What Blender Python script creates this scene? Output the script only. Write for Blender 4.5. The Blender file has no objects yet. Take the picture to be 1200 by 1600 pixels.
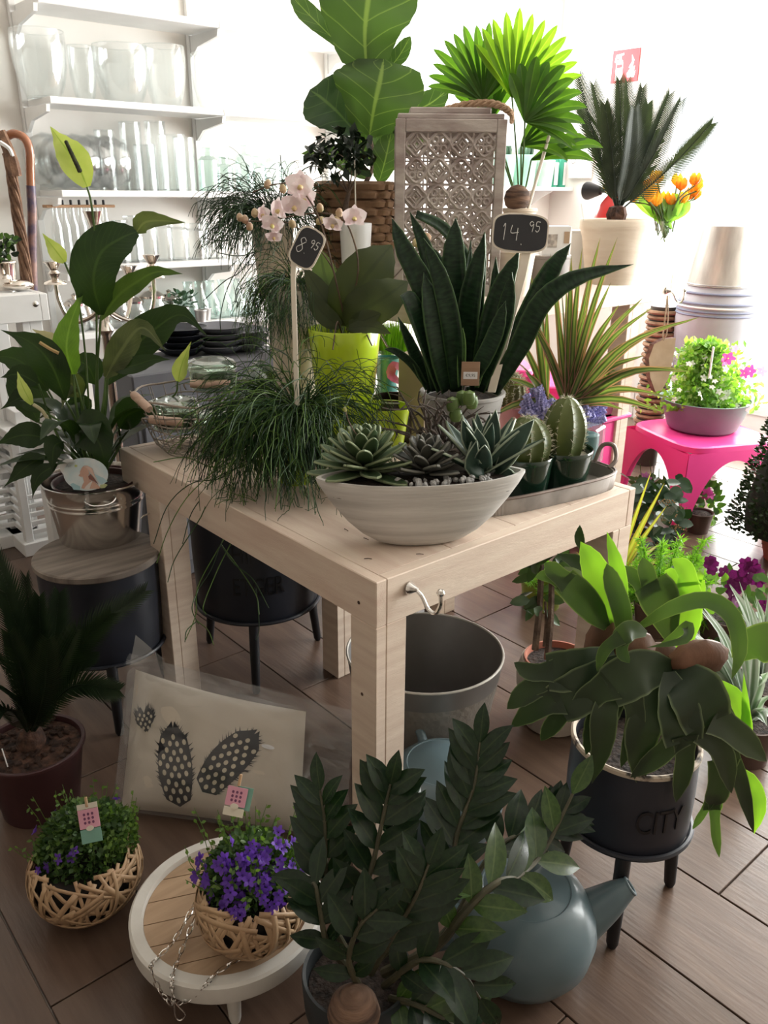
import bpy, math, random
from mathutils import Vector, Matrix, Quaternion
R = random.Random(7)
S = bpy.context.scene
COL = S.collection
# ---------------------------------------------------------------- camera, sky, lights, exposure
FPX = 1293.0; PITCH = math.radians(21.06); ROLL = math.radians(0.43); CH = 1.5
YAW = math.radians(49.3); CU, CV = -0.953, -1.13
cam = bpy.data.objects.new('camera', bpy.data.cameras.new('camera')); COL.objects.link(cam)
cam.data.sensor_fit = 'VERTICAL'; cam.data.sensor_height = 24; cam.data.lens = 24 * FPX / 1600
cam.data.clip_start = 0.02
cam.matrix_world = Matrix.Translation((CU, CV, CH)) @ Matrix.Rotation(YAW - math.pi / 2, 4, 'Z') @ Matrix.Rotation(math.pi / 2 - PITCH, 4, 'X') @ Matrix.Rotation(ROLL, 4, 'Z')
S.camera = cam
W = bpy.data.worlds.new('daylight'); S.world = W; W.use_nodes = True
W.node_tree.nodes['Background'].inputs[0].default_value = (0.93, 0.97, 1.0, 1)
W.node_tree.nodes['Background'].inputs[1].default_value = 1.3
S.view_settings.view_transform = 'Standard'; S.view_settings.look = 'None'
S.view_settings.exposure = 1.0; S.view_settings.gamma = 1
S.cycles.max_bounces = 6; S.cycles.transparent_max_bounces = 16; S.cycles.caustics_reflective = False; S.cycles.caustics_refractive = False
U1, V1, CEIL = 4.2, 3.02, 3.0
def area(name, loc, aim, sx, sy, power, colour=(1, 1, 1)):
    l = bpy.data.lights.new(name, 'AREA'); l.shape = 'RECTANGLE'; l.size = sx; l.size_y = sy; l.energy = power; l.color = colour
    o = bpy.data.objects.new(name, l); COL.objects.link(o); o.location = loc
    o.rotation_euler = (Vector(aim) - Vector(loc)).to_track_quat('-Z', 'Y').to_euler()
    return o
area('shop_window_daylight', (U1 + 0.2, -0.3, 1.5), (0, -0.3, 1.1), 4.7, 2.5, 360, (1, 0.98, 0.95))
area('rear_window_daylight', (3.15, V1 + 0.3, 2.35), (2.3, 0.2, 1.2), 1.8, 1.1, 75, (1, 0.99, 0.97))
# ---------------------------------------------------------------- picture-to-place helpers (points at a known height or distance)
_fw = Vector((math.cos(YAW), math.sin(YAW), 0)); _rt = Vector((math.sin(YAW), -math.cos(YAW), 0)); CAMP = Vector((CU, CV, CH))
def _ray(px, py):
    a, b = px - 600.0, py - 800.0; c, s = math.cos(ROLL), math.sin(ROLL)
    a, b = c * a + s * b, -s * a + c * b
    return _rt * (a / FPX) + _fw * (math.cos(PITCH) - b / FPX * math.sin(PITCH)) + Vector((0, 0, -(math.sin(PITCH) + b / FPX * math.cos(PITCH))))
def RZ(px, py, z):
    d = _ray(px, py); return CAMP + d * ((z - CH) / d.z)
def RD(px, py, dep):
    d = _ray(px, py); return CAMP + d * (dep / d.dot(_fw))
def depth(p): return (Vector(p) - CAMP).dot(_fw)
def mpx(p):
    q = Vector(p) - CAMP; return (q.dot(_fw) * math.cos(PITCH) - q.z * math.sin(PITCH)) / FPX
TOCAM = (-_fw + Vector((0, 0, 0.45))).normalized()
UP = Vector((0, 0, 1))
# ---------------------------------------------------------------- materials
def _nt(name):
    m = bpy.data.materials.new(name); m.use_nodes = True; nt = m.node_tree
    return m, nt, nt.nodes['Principled BSDF']
def mat(name, c, c2=None, rough=0.5, metal=0.0, scale=8.0, stretch=None, bump=0.0, spec=0.5, alpha=1.0, trans=0.0, ior=1.45, coat=0.0, detail=4.0, contrast=(0.35, 0.65), bscale=None, emit=0.0):
    """procedural: two colours mixed by noise, optional fine bump"""
    m, nt, b = _nt(name); N = nt.nodes; L = nt.links
    b.inputs['Roughness'].default_value = rough; b.inputs['Metallic'].default_value = metal; b.inputs['IOR'].default_value = ior
    b.inputs['Specular IOR Level'].default_value = spec; b.inputs['Transmission Weight'].default_value = trans; b.inputs['Coat Weight'].default_value = coat
    b.inputs['Alpha'].default_value = alpha
    tc = N.new('ShaderNodeTexCoord'); mp = N.new('ShaderNodeMapping'); L.new(tc.outputs['Object'], mp.inputs[0])
    if stretch: mp.inputs['Scale'].default_value = stretch
    nz = N.new('ShaderNodeTexNoise'); nz.inputs['Scale'].default_value = scale; nz.inputs['Detail'].default_value = detail; L.new(mp.outputs[0], nz.inputs['Vector'])
    rp = N.new('ShaderNodeValToRGB'); L.new(nz.outputs[0], rp.inputs[0])
    rp.color_ramp.elements[0].position, rp.color_ramp.elements[1].position = contrast
    c2 = c2 or tuple(x * 0.82 for x in c)
    rp.color_ramp.elements[0].color = (*c2, 1); rp.color_ramp.elements[1].color = (*c, 1)
    L.new(rp.outputs[0], b.inputs['Base Color'])
    if bump:
        n2 = N.new('ShaderNodeTexNoise'); n2.inputs['Scale'].default_value = bscale or scale * 4; n2.inputs['Detail'].default_value = 3; L.new(mp.outputs[0], n2.inputs['Vector'])
        bp = N.new('ShaderNodeBump'); bp.inputs['Strength'].default_value = bump; bp.inputs['Distance'].default_value = 0.01
        L.new(n2.outputs[0], bp.inputs['Height']); L.new(bp.outputs[0], b.inputs['Normal'])
    if emit:
        b.inputs['Emission Color'].default_value = (*c, 1); b.inputs['Emission Strength'].default_value = emit
    return m
def clear(name, tint=(0.985, 0.995, 0.99), gloss=0.16, rough=0.03, body=0.03, milk=0.12):
    """thin clear glass or plastic: mostly transparent with gloss towards the edges"""
    m, nt, b = _nt(name); N = nt.nodes; L = nt.links
    t = N.new('ShaderNodeBsdfTransparent'); t.inputs[0].default_value = (*tint, 1)
    b.inputs['Base Color'].default_value = (*tint, 1); b.inputs['Roughness'].default_value = rough; b.inputs['Specular IOR Level'].default_value = 0.8
    fr = N.new('ShaderNodeLayerWeight'); fr.inputs[0].default_value = 0.35
    ma = N.new('ShaderNodeMath'); ma.operation = 'MULTIPLY_ADD'; ma.inputs[1].default_value = gloss * 2.2; ma.inputs[2].default_value = body; ma.use_clamp = True
    L.new(fr.outputs['Facing'], ma.inputs[0])
    g = N.new('ShaderNodeBsdfGlossy'); g.inputs['Roughness'].default_value = rough; g.inputs['Color'].default_value = (0.92, 0.93, 0.93, 1)
    mg = N.new('ShaderNodeMixShader'); mg.inputs[0].default_value = 1 - milk; L.new(b.outputs[0], mg.inputs[1]); L.new(g.outputs[0], mg.inputs[2])
    mx = N.new('ShaderNodeMixShader'); L.new(ma.outputs[0], mx.inputs[0]); L.new(t.outputs[0], mx.inputs[1]); L.new(mg.outputs[0], mx.inputs[2])
    L.new(mx.outputs[0], N['Material Output'].inputs[0])
    return m
def leafmat(name, c, c2, vein=None, edge=None, rough=0.4, trans=0.3, tcol=None, bands=False, edgew=0.8, veinw=0.08, spec=0.26, spots=None, scale=18, ribs=0):
    """leaf: noise between two greens, midrib and edge colours read from the UV across the blade, light passing through"""
    m, nt, b = _nt(name); N = nt.nodes; L = nt.links
    b.inputs['Roughness'].default_value = rough; b.inputs['Specular IOR Level'].default_value = spec
    uv = N.new('ShaderNodeUVMap'); sx = N.new('ShaderNodeSeparateXYZ'); L.new(uv.outputs[0], sx.inputs[0])
    tc = N.new('ShaderNodeTexCoord'); nz = N.new('ShaderNodeTexNoise'); nz.inputs['Scale'].default_value = scale
    if bands:
        mp = N.new('ShaderNodeMapping'); L.new(uv.outputs[0], mp.inputs[0]); mp.inputs['Scale'].default_value = (1.2, 30, 1); L.new(mp.outputs[0], nz.inputs['Vector']); nz.inputs['Scale'].default_value = 1.4; nz.inputs['Detail'].default_value = 3
    else: L.new(tc.outputs['Object'], nz.inputs['Vector'])
    rp = N.new('ShaderNodeValToRGB'); L.new(nz.outputs[0], rp.inputs[0]); e = rp.color_ramp.elements
    e[0].position, e[1].position = 0.36, 0.64; e[0].color = (*c2, 1); e[1].color = (*c, 1)
    col = rp.outputs[0]
    s = N.new('ShaderNodeMath'); s.operation = 'SUBTRACT'; L.new(sx.outputs[0], s.inputs[0]); s.inputs[1].default_value = 0.5
    ab = N.new('ShaderNodeMath'); ab.operation = 'ABSOLUTE'; L.new(s.outputs[0], ab.inputs[0])
    def over(fac, colour):
        nonlocal col
        mx = N.new('ShaderNodeMix'); mx.data_type = 'RGBA'; L.new(fac, mx.inputs[0]); L.new(col, mx.inputs[6]); mx.inputs[7].default_value = (*colour, 1); col = mx.outputs[2]
    def step(src, lo, hi, a, z):
        k = N.new('ShaderNodeMapRange'); L.new(src, k.inputs[0]); k.inputs[1].default_value = lo; k.inputs[2].default_value = hi; k.inputs[3].default_value = a; k.inputs[4].default_value = z; return k.outputs[0]
    if ribs:   # side veins slanting off the midrib
        k = N.new('ShaderNodeMath'); k.operation = 'MULTIPLY_ADD'; L.new(ab.outputs[0], k.inputs[0]); k.inputs[1].default_value = -0.5; L.new(sx.outputs[1], k.inputs[2])
        k2 = N.new('ShaderNodeMath'); k2.operation = 'MULTIPLY'; L.new(k.outputs[0], k2.inputs[0]); k2.inputs[1].default_value = ribs
        k3 = N.new('ShaderNodeMath'); k3.operation = 'FRACT'; L.new(k2.outputs[0], k3.inputs[0])
        over(step(k3.outputs[0], 0.0, 0.09, 0.75, 0.0), vein)
    if vein: over(step(ab.outputs[0], veinw * 0.4, veinw, 0.85, 0.0), vein)
    if edge: over(step(ab.outputs[0], edgew * 0.5 - 0.03, edgew * 0.5 + 0.03, 0.0, 1.0), edge)
    if spots:
        v = N.new('ShaderNodeTexVoronoi'); v.inputs['Scale'].default_value = spots[1]; L.new(tc.outputs['Object'], v.inputs['Vector'])
        over(step(v.outputs['Distance'], 0.12, 0.2, 0.8, 0.0), spots[0])
    L.new(col, b.inputs['Base Color'])
    if trans:
        t = N.new('ShaderNodeBsdfTranslucent')
        g = N.new('ShaderNodeMix'); g.data_type = 'RGBA'; g.blend_type = 'MULTIPLY'; g.inputs[0].default_value = 1; L.new(col, g.inputs[6]); g.inputs[7].default_value = (*(tcol or (2.4, 2.6, 0.8)), 1)
        L.new(g.outputs[2], t.inputs[0])
        mx = N.new('ShaderNodeMixShader'); mx.inputs[0].default_value = trans; L.new(b.outputs[0], mx.inputs[1]); L.new(t.outputs[0], mx.inputs[2]); L.new(mx.outputs[0], N['Material Output'].inputs[0])
    return m
# ---------------------------------------------------------------- mesh builders
def mesh(name, v, f, uv=None, smooth=False):
    me = bpy.data.meshes.new(name); me.from_pydata([tuple(x) for x in v], [], f)
    if uv:
        l = me.uv_layers.new(name='UVMap'); 
        for p in me.polygons:
            for li in p.loop_indices: l.data[li].uv = uv[me.loops[li].vertex_index]
    if smooth: me.polygons.foreach_set('use_smooth', [True] * len(me.polygons))
    me.update(); return me
class MB:
    def __init__(s): s.v = []; s.f = []; s.uv = []
    def add(s, v, f, uv=None):
        n = len(s.v); s.v += [Vector(x) for x in v]; s.f += [tuple(i + n for i in q) for q in f]; s.uv += uv or [(0.5, 0.5)] * len(v); return s
    def box(s, c, d, rot=None, bev=0.0):
        c = Vector(c); hx, hy, hz = d[0] / 2, d[1] / 2, d[2] / 2
        if bev and min(hx, hy, hz) > bev * 1.2:
            v = []; k = bev
            for sx in (-1, 1):
                for sy in (-1, 1):
                    for sz in (-1, 1):
                        v += [(sx * (hx - k), sy * (hy - k), sz * hz), (sx * (hx - k), sy * hy, sz * (hz - k)), (sx * hx, sy * (hy - k), sz * (hz - k))]
            I = lambda sx, sy, sz, a: ((sx > 0) * 4 + (sy > 0) * 2 + (sz > 0)) * 3 + a
            f = []
            q = [(-1, -1), (1, -1), (1, 1), (-1, 1)]
            for sg in (-1, 1):
                o = 1 if sg > 0 else -1
                f.append(tuple(I(a, b, sg, 0) for a, b in q[::o])); f.append(tuple(I(a, sg, b, 1) for a, b in q[::-o])); f.append(tuple(I(sg, a, b, 2) for a, b in q[::o]))
            for a in (-1, 1):
                for b in (-1, 1):
                    f += [(I(-1, a, b, 0), I(1, a, b, 0), I(1, a, b, 1), I(-1, a, b, 1)), (I(a, -1, b, 0), I(a, 1, b, 0), I(a, 1, b, 2), I(a, -1, b, 2)), (I(a, b, -1, 1), I(a, b, 1, 1), I(a, b, 1, 2), I(a, b, -1, 2))]
                    for z in (-1, 1): f.append((I(a, b, z, 0), I(a, b, z, 1), I(a, b, z, 2)))
        else:
            v = [(x * hx, y * hy, z * hz) for x in (-1, 1) for y in (-1, 1) for z in (-1, 1)]
            f = [(0, 1, 3, 2), (4, 6, 7, 5), (0, 4, 5, 1), (2, 3, 7, 6), (0, 2, 6, 4), (1, 5, 7, 3)]
        v = [Vector(x) for x in v]
        if rot is not None: v = [rot @ x for x in v]
        return s.add([x + c for x in v], f)
    def lathe(s, prof, n=32, c=(0, 0, 0), sx=1.0, sy=1.0, rot=None, wob=None, cap=True):
        c = Vector(c); v = []; f = []
        for r, z in prof:
            for k in range(n):
                a = 2 * math.pi * k / n; rr = r * (wob(a, z) if wob else 1)
                p = Vector((rr * math.cos(a) * sx, rr * math.sin(a) * sy, z))
                if rot is not None: p = rot @ p
                v.append(p + c)
        for i in range(len(prof) - 1):
            for k in range(n): f.append((i * n + k, i * n + (k + 1) % n, (i + 1) * n + (k + 1) % n, (i + 1) * n + k))
        cap = cap and prof[0] != prof[-1]
        if cap and prof[0][0] > 1e-5: f.append(tuple(range(n))[::-1])
        if cap and prof[-1][0] > 1e-5: f.append(tuple((len(prof) - 1) * n + k for k in range(n)))
        return s.add(v, f)
    def tube(s, pts, r, n=6, cap=True, closed=False):
        pts = [Vector(p) for p in pts]; m = len(pts); rs = r if isinstance(r, (list, tuple)) else [r] * m
        v = []; f = []; prev = None
        for i, p in enumerate(pts):
            t = (pts[(i + 1) % m] - pts[i - 1]) if closed else (pts[min(i + 1, m - 1)] - pts[max(i - 1, 0)])
            t = t.normalized() if t.length > 1e-9 else Vector((0, 0, 1))
            if prev is None: a = t.orthogonal().normalized()
            else:
                a = prev - t * prev.dot(t); a = a.normalized() if a.length > 1e-6 else t.orthogonal().normalized()
            prev = a; b = t.cross(a)
            for k in range(n):
                w = 2 * math.pi * k / n; v.append(p + (a * math.cos(w) + b * math.sin(w)) * rs[i])
        for i in range(m if closed else m - 1):
            j = (i + 1) % m
            for k in range(n): f.append((i * n + k, i * n + (k + 1) % n, j * n + (k + 1) % n, j * n + k))
        if cap and not closed: f += [tuple(range(n))[::-1], tuple((m - 1) * n + k for k in range(n))]
        return s.add(v, f, [(0.5, (i / max(1, m - 1))) for i in range(m) for k in range(n)])
    def torus(s, c, R0, r, n=28, k=8, axis=None, sx=1.0, sy=1.0):
        q = (axis.to_track_quat('Z', 'Y') if axis is not None else Quaternion())
        return s.tube([Vector(c) + q @ Vector((R0 * sx * math.cos(a), R0 * sy * math.sin(a), 0)) for a in [2 * math.pi * i / n for i in range(n)]], r, k, closed=True)
    def strip(s, pts, widths, face, fold=0.0, cols=4, wave=0.0, wn=3.0, curl=0.0, face2=None):
        """leaf blade along a midrib; widths = full width at each point; face = side the blade shows"""
        m = len(pts); v = []; f = []; uv = []; face = Vector(face)
        for i, p in enumerate(pts):
            t = (pts[min(i + 1, m - 1)] - pts[max(i - 1, 0)]); t = t.normalized() if t.length > 1e-9 else UP
            fc = face if face2 is None else face.lerp(Vector(face2), i / (m - 1))
            sd = t.cross(fc); sd = sd.normalized() if sd.length > 1e-4 else t.orthogonal().normalized()
            nn = sd.cross(t).normalized()
            for k in range(cols + 1):
                x = k / cols * 2 - 1; w = widths[i] / 2
                v.append(p + sd * (x * w) + nn * (abs(x) * w * fold - x * x * w * curl + wave * w * math.sin(wn * 6.28 * i / m + (2 if x > 0 else 0)) * abs(x)))
                uv.append((k / cols, i / (m - 1)))
        c1 = cols + 1
        for i in range(m - 1):
            for k in range(cols): f.append((i * c1 + k, i * c1 + k + 1, (i + 1) * c1 + k + 1, (i + 1) * c1 + k))
        return s.add(v, f, uv)
    def quad(s, a, b, c, d): return s.add([a, b, c, d], [(0, 1, 2, 3)], [(0, 0), (1, 0), (1, 1), (0, 1)])
    def obj(s, name, m, parent=None, smooth=True, solid=0.0, kind=None, label=None, origin=None):
        o0 = Vector(parent.matrix_basis.translation) if (parent is not None and parent.parent is None) else (PL.get(parent.name, Vector()) if parent is not None else Vector(origin or (0, 0, 0)))
        me = mesh(name, [x - o0 for x in s.v], s.f, s.uv, smooth)
        o = bpy.data.objects.new(name, me); COL.objects.link(o); me.materials.append(m)
        if parent is not None: o.parent = parent; PL[o.name] = o0
        else: o.location = o0
        if solid:
            md = o.modifiers.new('thickness', 'SOLIDIFY'); md.thickness = solid; md.offset = 0
        if smooth and len(s.f) > 4:
            try: me.set_sharp_from_angle(angle=math.radians(42))
            except Exception: pass
        if kind: o['kind'] = kind
        if label: o['label'] = label
        return o
PL = {}     # world base of each part's thing, so that sub-parts share the same local frame
def thing(name, label, cat, loc=(0, 0, 0), group=None):
    o = bpy.data.objects.new(name, None); COL.objects.link(o); o.location = loc; o.empty_display_size = 0.05
    o['label'] = label; o['category'] = cat
    if group: o['group'] = group
    return o
def tag(o, label, cat, group=None):
    o['label'] = label; o['category'] = cat
    if group: o['group'] = group
    return o
def struct(o): o['kind'] = 'structure'; return o
def curve(pts, n):
    """Catmull-Rom through the given points"""
    P = [Vector(p) for p in pts]; P = [P[0] * 2 - P[1]] + P + [P[-1] * 2 - P[-2]]; out = []; k = len(P) - 3
    for i in range(n):
        t = i / (n - 1) * k; j = min(int(t), k - 1); t -= j; a, b, c, d = P[j:j + 4]
        out.append(0.5 * ((2 * b) + (c - a) * t + (2 * a - 5 * b + 4 * c - d) * t * t + (3 * b - a - 3 * c + d) * t ** 3))
    return out
def interp(ws, t):
    x = t * (len(ws) - 1); j = min(int(x), len(ws) - 2); x -= j; x = x * x * (3 - 2 * x) if len(ws) > 6 else x
    return ws[j] * (1 - x) + ws[j + 1] * x
def shape(kind, t):
    if kind == 'lance': return max(0.0, math.sin(math.pi * t ** 0.75)) ** 0.9
    if kind == 'ovate': return max(0.0, math.sin(math.pi * t ** 0.6)) ** 0.75
    if kind == 'oval': return max(0.0, math.sin(math.pi * t)) ** 0.6
    if kind == 'strap': return min(1, t * 8 + 0.35) * min(1, (1 - t) * 3.2) ** 0.7
    if kind == 'sword': return (0.55 + 0.45 * math.sin(math.pi * min(1, t * 1.3 + 0.1))) * min(1, (1 - t) * 2.6) ** 0.8
    if kind == 'needle': return min(1, t * 6 + 0.5) * (1 - t) ** 0.6
    if kind == 'fiddle': return (max(0.0, math.sin(math.pi * t ** 1.25)) ** 0.6) * (0.78 + 0.22 * math.cos(2 * math.pi * (t * 1.5 - 1.0)))
    return 1.0
def leaf(parent, pts, w, m, sh='lance', face=None, fold=0.2, n=12, cols=4, name='leaf', wave=0.0, curl=0.0, face2=None, ws=None, solid=0.0, label=None, wn=3.0):
    c = curve(pts, n)
    wd = [w * (interp(ws, i / (n - 1)) if ws else shape(sh, i / (n - 1))) for i in range(n)]
    return MB().strip(c, wd, face if face is not None else TOCAM, fold, cols, wave, wn, curl, face2).obj(name, m, parent, solid=solid, label=label)
def stem(parent, pts, r, m, name='stem', n=10, k=6, r2=None):
    c = curve(pts, n) if len(pts) > 2 else [Vector(pts[0]).lerp(Vector(pts[1]), i / 3) for i in range(4)]
    q = len(c); return MB().tube(c, [r + ((r2 if r2 is not None else r) - r) * i / (q - 1) for i in range(q)], k).obj(name, m, parent)
def inst(me, name, parent, loc, q, sc, origin):
    o = bpy.data.objects.new(name, me); COL.objects.link(o); o.parent = parent
    o.location = Vector(loc) - Vector(origin); o.rotation_mode = 'QUATERNION'; o.rotation_quaternion = q; o.scale = (sc, sc, sc) if not isinstance(sc, tuple) else sc
    return o
def look(d, up=UP):
    """rotation taking +Y to d and +Z near up"""
    y = Vector(d).normalized(); x = y.cross(up); x = x.normalized() if x.length > 1e-4 else y.orthogonal().normalized(); z = x.cross(y)
    return Matrix((x, y, z)).transposed().to_quaternion()
def rnd(a, b): return R.uniform(a, b)
def rv(k=1.0): return Vector((R.gauss(0, 1), R.gauss(0, 1), R.gauss(0, 1))) * k
def text(txt, size, m, name, parent, fn, depthz=0.0, label=None, bold=0.0, sx=1.0):
    """flat lettering as mesh; fn maps (x, y, z) of the text plane to the place"""
    cu = bpy.data.curves.new('lettering', 'FONT'); cu.body = txt; cu.size = size; cu.extrude = depthz; cu.offset = bold; cu.align_x = 'CENTER'; cu.align_y = 'CENTER'; cu.resolution_u = 3
    ob = bpy.data.objects.new('lettering', cu); COL.objects.link(ob)
    dg = bpy.context.evaluated_depsgraph_get(); me = bpy.data.meshes.new_from_object(ob.evaluated_get(dg))
    b = MB(); b.add([fn(v.co.x * sx, v.co.y, v.co.z) for v in me.vertices], [tuple(p.vertices) for p in me.polygons])
    bpy.data.objects.remove(ob); bpy.data.meshes.remove(me)
    return b.obj(name, m, parent, smooth=False, label=label)
# ---------------------------------------------------------------- shared materials
M = {}
M['wood'] = mat('whitewashed_pine', (0.70, 0.585, 0.48), (0.60, 0.475, 0.385), 0.6, scale=3.0, stretch=(1.2, 1.2, 14), bump=0.12, bscale=30)
M['wood_u'] = mat('whitewashed_pine_lengthwise', (0.70, 0.59, 0.485), (0.62, 0.49, 0.40), 0.6, scale=2.5, stretch=(1.5, 14, 14), bump=0.1, bscale=26)
M['wood_v'] = mat('whitewashed_pine_crosswise', (0.69, 0.575, 0.475), (0.60, 0.465, 0.38), 0.6, scale=2.5, stretch=(14, 1.5, 14), bump=0.1, bscale=26)
M['wall'] = mat('white_plaster', (0.86, 0.83, 0.79), (0.84, 0.81, 0.77), 0.85, scale=5, bump=0.03)
M['wall2'] = mat('beige_shop_wall', (0.34, 0.30, 0.26), (0.30, 0.26, 0.22), 0.85, scale=5)
M['white'] = mat('white_paint', (0.86, 0.86, 0.85), (0.8, 0.8, 0.79), 0.45, scale=6)
M['steel'] = mat('polished_steel', (0.8, 0.78, 0.75), (0.7, 0.68, 0.65), 0.16, 1.0, scale=9)
M['silver'] = mat('silver_plate', (0.88, 0.83, 0.77), (0.7, 0.62, 0.55), 0.14, 1.0, scale=14)
M['zinc'] = mat('galvanised_zinc', (0.52, 0.51, 0.5), (0.36, 0.34, 0.33), 0.45, 0.75, scale=9, bump=0.08)
M['black'] = mat('black_blue_enamel', (0.020, 0.023, 0.034), (0.014, 0.016, 0.023), 0.42, scale=7, bump=0.03)
M['blackwood'] = mat('black_stained_wood', (0.012, 0.012, 0.015), None, 0.5, scale=20)
M['soil'] = mat('potting_soil', (0.05, 0.035, 0.028), (0.012, 0.009, 0.008), 0.95, scale=60, bump=0.8, bscale=90)
M['bark'] = mat('bark_chips', (0.12, 0.06, 0.04), (0.02, 0.012, 0.01), 0.9, scale=40, bump=0.8, bscale=60)
M['glass'] = clear('clear_glass')
M['glassgreen'] = clear('pale_green_glass', (0.80, 0.87, 0.78), 0.22, 0.04, 0.07)
M['plastic'] = clear('clear_plastic_film', (0.96, 0.965, 0.97), 0.16, 0.10, 0.05, 0.5)
M['lime'] = mat('lime_glazed_ceramic', (0.50, 0.66, 0.035), (0.46, 0.62, 0.03), 0.18, scale=3, coat=0.4)
M['bottle'] = mat('dark_green_glaze', (0.012, 0.035, 0.022), (0.008, 0.026, 0.016), 0.12, scale=5, coat=0.6)
M['pink'] = mat('pink_plastic', (0.80, 0.06, 0.27), (0.77, 0.05, 0.25), 0.38, scale=4)
M['cream'] = mat('cream_terracotta', (0.80, 0.70, 0.58), (0.72, 0.61, 0.49), 0.75, scale=6, stretch=(1, 1, 6), bump=0.1)
M['terra'] = mat('terracotta', (0.45, 0.17, 0.11), (0.37, 0.13, 0.085), 0.75, scale=8, bump=0.08)
M['wicker'] = mat('brown_wicker', (0.36, 0.22, 0.13), (0.20, 0.115, 0.065), 0.7, scale=20, bump=0.2)
M['chalk'] = mat('slate_board', (0.035, 0.036, 0.04), (0.025, 0.026, 0.03), 0.7, scale=14)
M['creamwood'] = mat('cream_painted_wood', (0.82, 0.76, 0.66), (0.76, 0.69, 0.58), 0.55, scale=10)
M['chalkline'] = mat('chalk', (0.75, 0.75, 0.73), None, 0.9)
M['stemgreen'] = leafmat('green_stem', (0.10, 0.17, 0.05), (0.06, 0.11, 0.03), trans=0.1)
M['trunk'] = mat('woody_stem', (0.20, 0.14, 0.10), (0.09, 0.06, 0.045), 0.85, scale=30, bump=0.4)
# ---------------------------------------------------------------- room
def plank_floor():
    base = struct(MB().box((0.9, 0.2, -0.03), (7.4, 6.4, 0.036)).obj('floor', mat('grey_grout', (0.42, 0.37, 0.33), None, 0.8), smooth=False))
    PL['floor'] = Vector()
    mats = []
    for i in range(4):
        k = 0.9 + 0.07 * i
        m = mat('wood_look_tile', (0.135 * k, 0.088 * k, 0.064 * k), (0.085 * k, 0.053 * k, 0.039 * k), 0.3, scale=3.0, stretch=(9, 1.1, 1), bump=0.05, bscale=14, spec=0.5, contrast=(0.3, 0.7))
        mats.append(m)
    tw, tl = 0.255, 0.967
    ms = []
    for m in mats:
        me = MB().box((0, 0, 0), (tw - 0.004, tl - 0.004, 0.012), bev=0.0012); me = mesh('plank', me.v, me.f); me.materials.append(m); ms.append(me)
    for i in range(-10, 18):
        u = 0.081 + tw * (i + 0.5); off = (1.11 - 0.335 * (i)) % tl
        for j in range(-4, 4):
            v = off + tl * (j + 0.5)
            if -2.2 < u < 4.4 and -2.4 < v < 3.2 and depth((u, v, 0)) > 0.3:
                o = bpy.data.objects.new('plank', ms[R.randrange(4)]); COL.objects.link(o); o.parent = base; o.location = (u, v, -0.0065)
plank_floor()
struct(MB().box((-0.18, V1 + 0.06, CEIL / 2), (4.96, 0.12, CEIL)).box((3.175, V1 + 0.06, 0.89), (1.75, 0.12, 1.78)).box((3.175, V1 + 0.06, 2.91), (1.75, 0.12, 0.18)).box((4.185, V1 + 0.06, CEIL / 2), (0.27, 0.12, CEIL)).obj('wall_left', M['wall'], smooth=False))
w2 = struct(MB().box((3.175, V1 + 0.05, 1.80), (1.75, 0.07, 0.04)).box((3.175, V1 + 0.05, 2.80), (1.75, 0.07, 0.04)).box((2.32, V1 + 0.05, 2.3), (0.04, 0.07, 0.96)).box((4.03, V1 + 0.05, 2.3), (0.04, 0.07, 0.96)).obj('window_2', M['white'], smooth=False))
MB().box((3.175, V1 + 0.05, 2.3), (0.04, 0.06, 0.96)).obj('mullion', M['white'], w2, smooth=False)
for u_ in (2.75, 3.60): MB().box((u_, V1 + 0.05, 2.3), (0.80, 0.008, 0.96)).obj('pane', M['glass'], w2, smooth=False)
b = MB()       # right wall with the tall shop window opening
b.box((U1 + 0.06, 2.62, CEIL / 2), (0.12, 1.0, CEIL)); b.box((U1 + 0.06, -0.3, 0.1), (0.12, 4.85, 0.2)); b.box((U1 + 0.06, -0.3, 2.9), (0.12, 4.85, 0.2))
struct(b.obj('wall_right', M['wall'], smooth=False))
wn = struct(MB().box((U1 + 0.03, 2.1, 1.5), (0.08, 0.06, 2.6)).box((U1 + 0.03, -0.75, 0.23), (0.08, 5.7, 0.06)).box((U1 + 0.03, -0.75, 2.77), (0.08, 5.7, 0.06)).obj('window_1', M['white'], smooth=False))
PL['window_1'] = Vector()
for i in range(5):
    MB().box((U1 + 0.03, 2.1 - 1.14 * (i + 1), 1.5), (0.07, 0.05, 2.5)).obj('mullion', M['white'], wn, smooth=False)
    MB().box((U1 + 0.03, 2.1 - 1.14 * (i + 0.5), 1.5), (0.008, 1.09, 2.5)).obj('pane', M['glass'], wn, smooth=False)
struct(MB().box((-2.66, 0.1, CEIL / 2), (0.12, 5.9, CEIL)).obj('wall_front', M['wall2'], smooth=False))
struct(MB().box((0.8, -2.76, CEIL / 2), (6.8, 0.12, CEIL)).obj('wall_back', M['wall2'], smooth=False))
struct(MB().box((1.0, 0.4, CEIL + 0.05), (7.4, 6.6, 0.1)).obj('ceiling', M['wall'], smooth=False))
struct(MB().box((1.0, V1 - 0.006, 0.05), (6.4, 0.012, 0.1)).obj('baseboard_left', M['white'], smooth=False))
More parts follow.
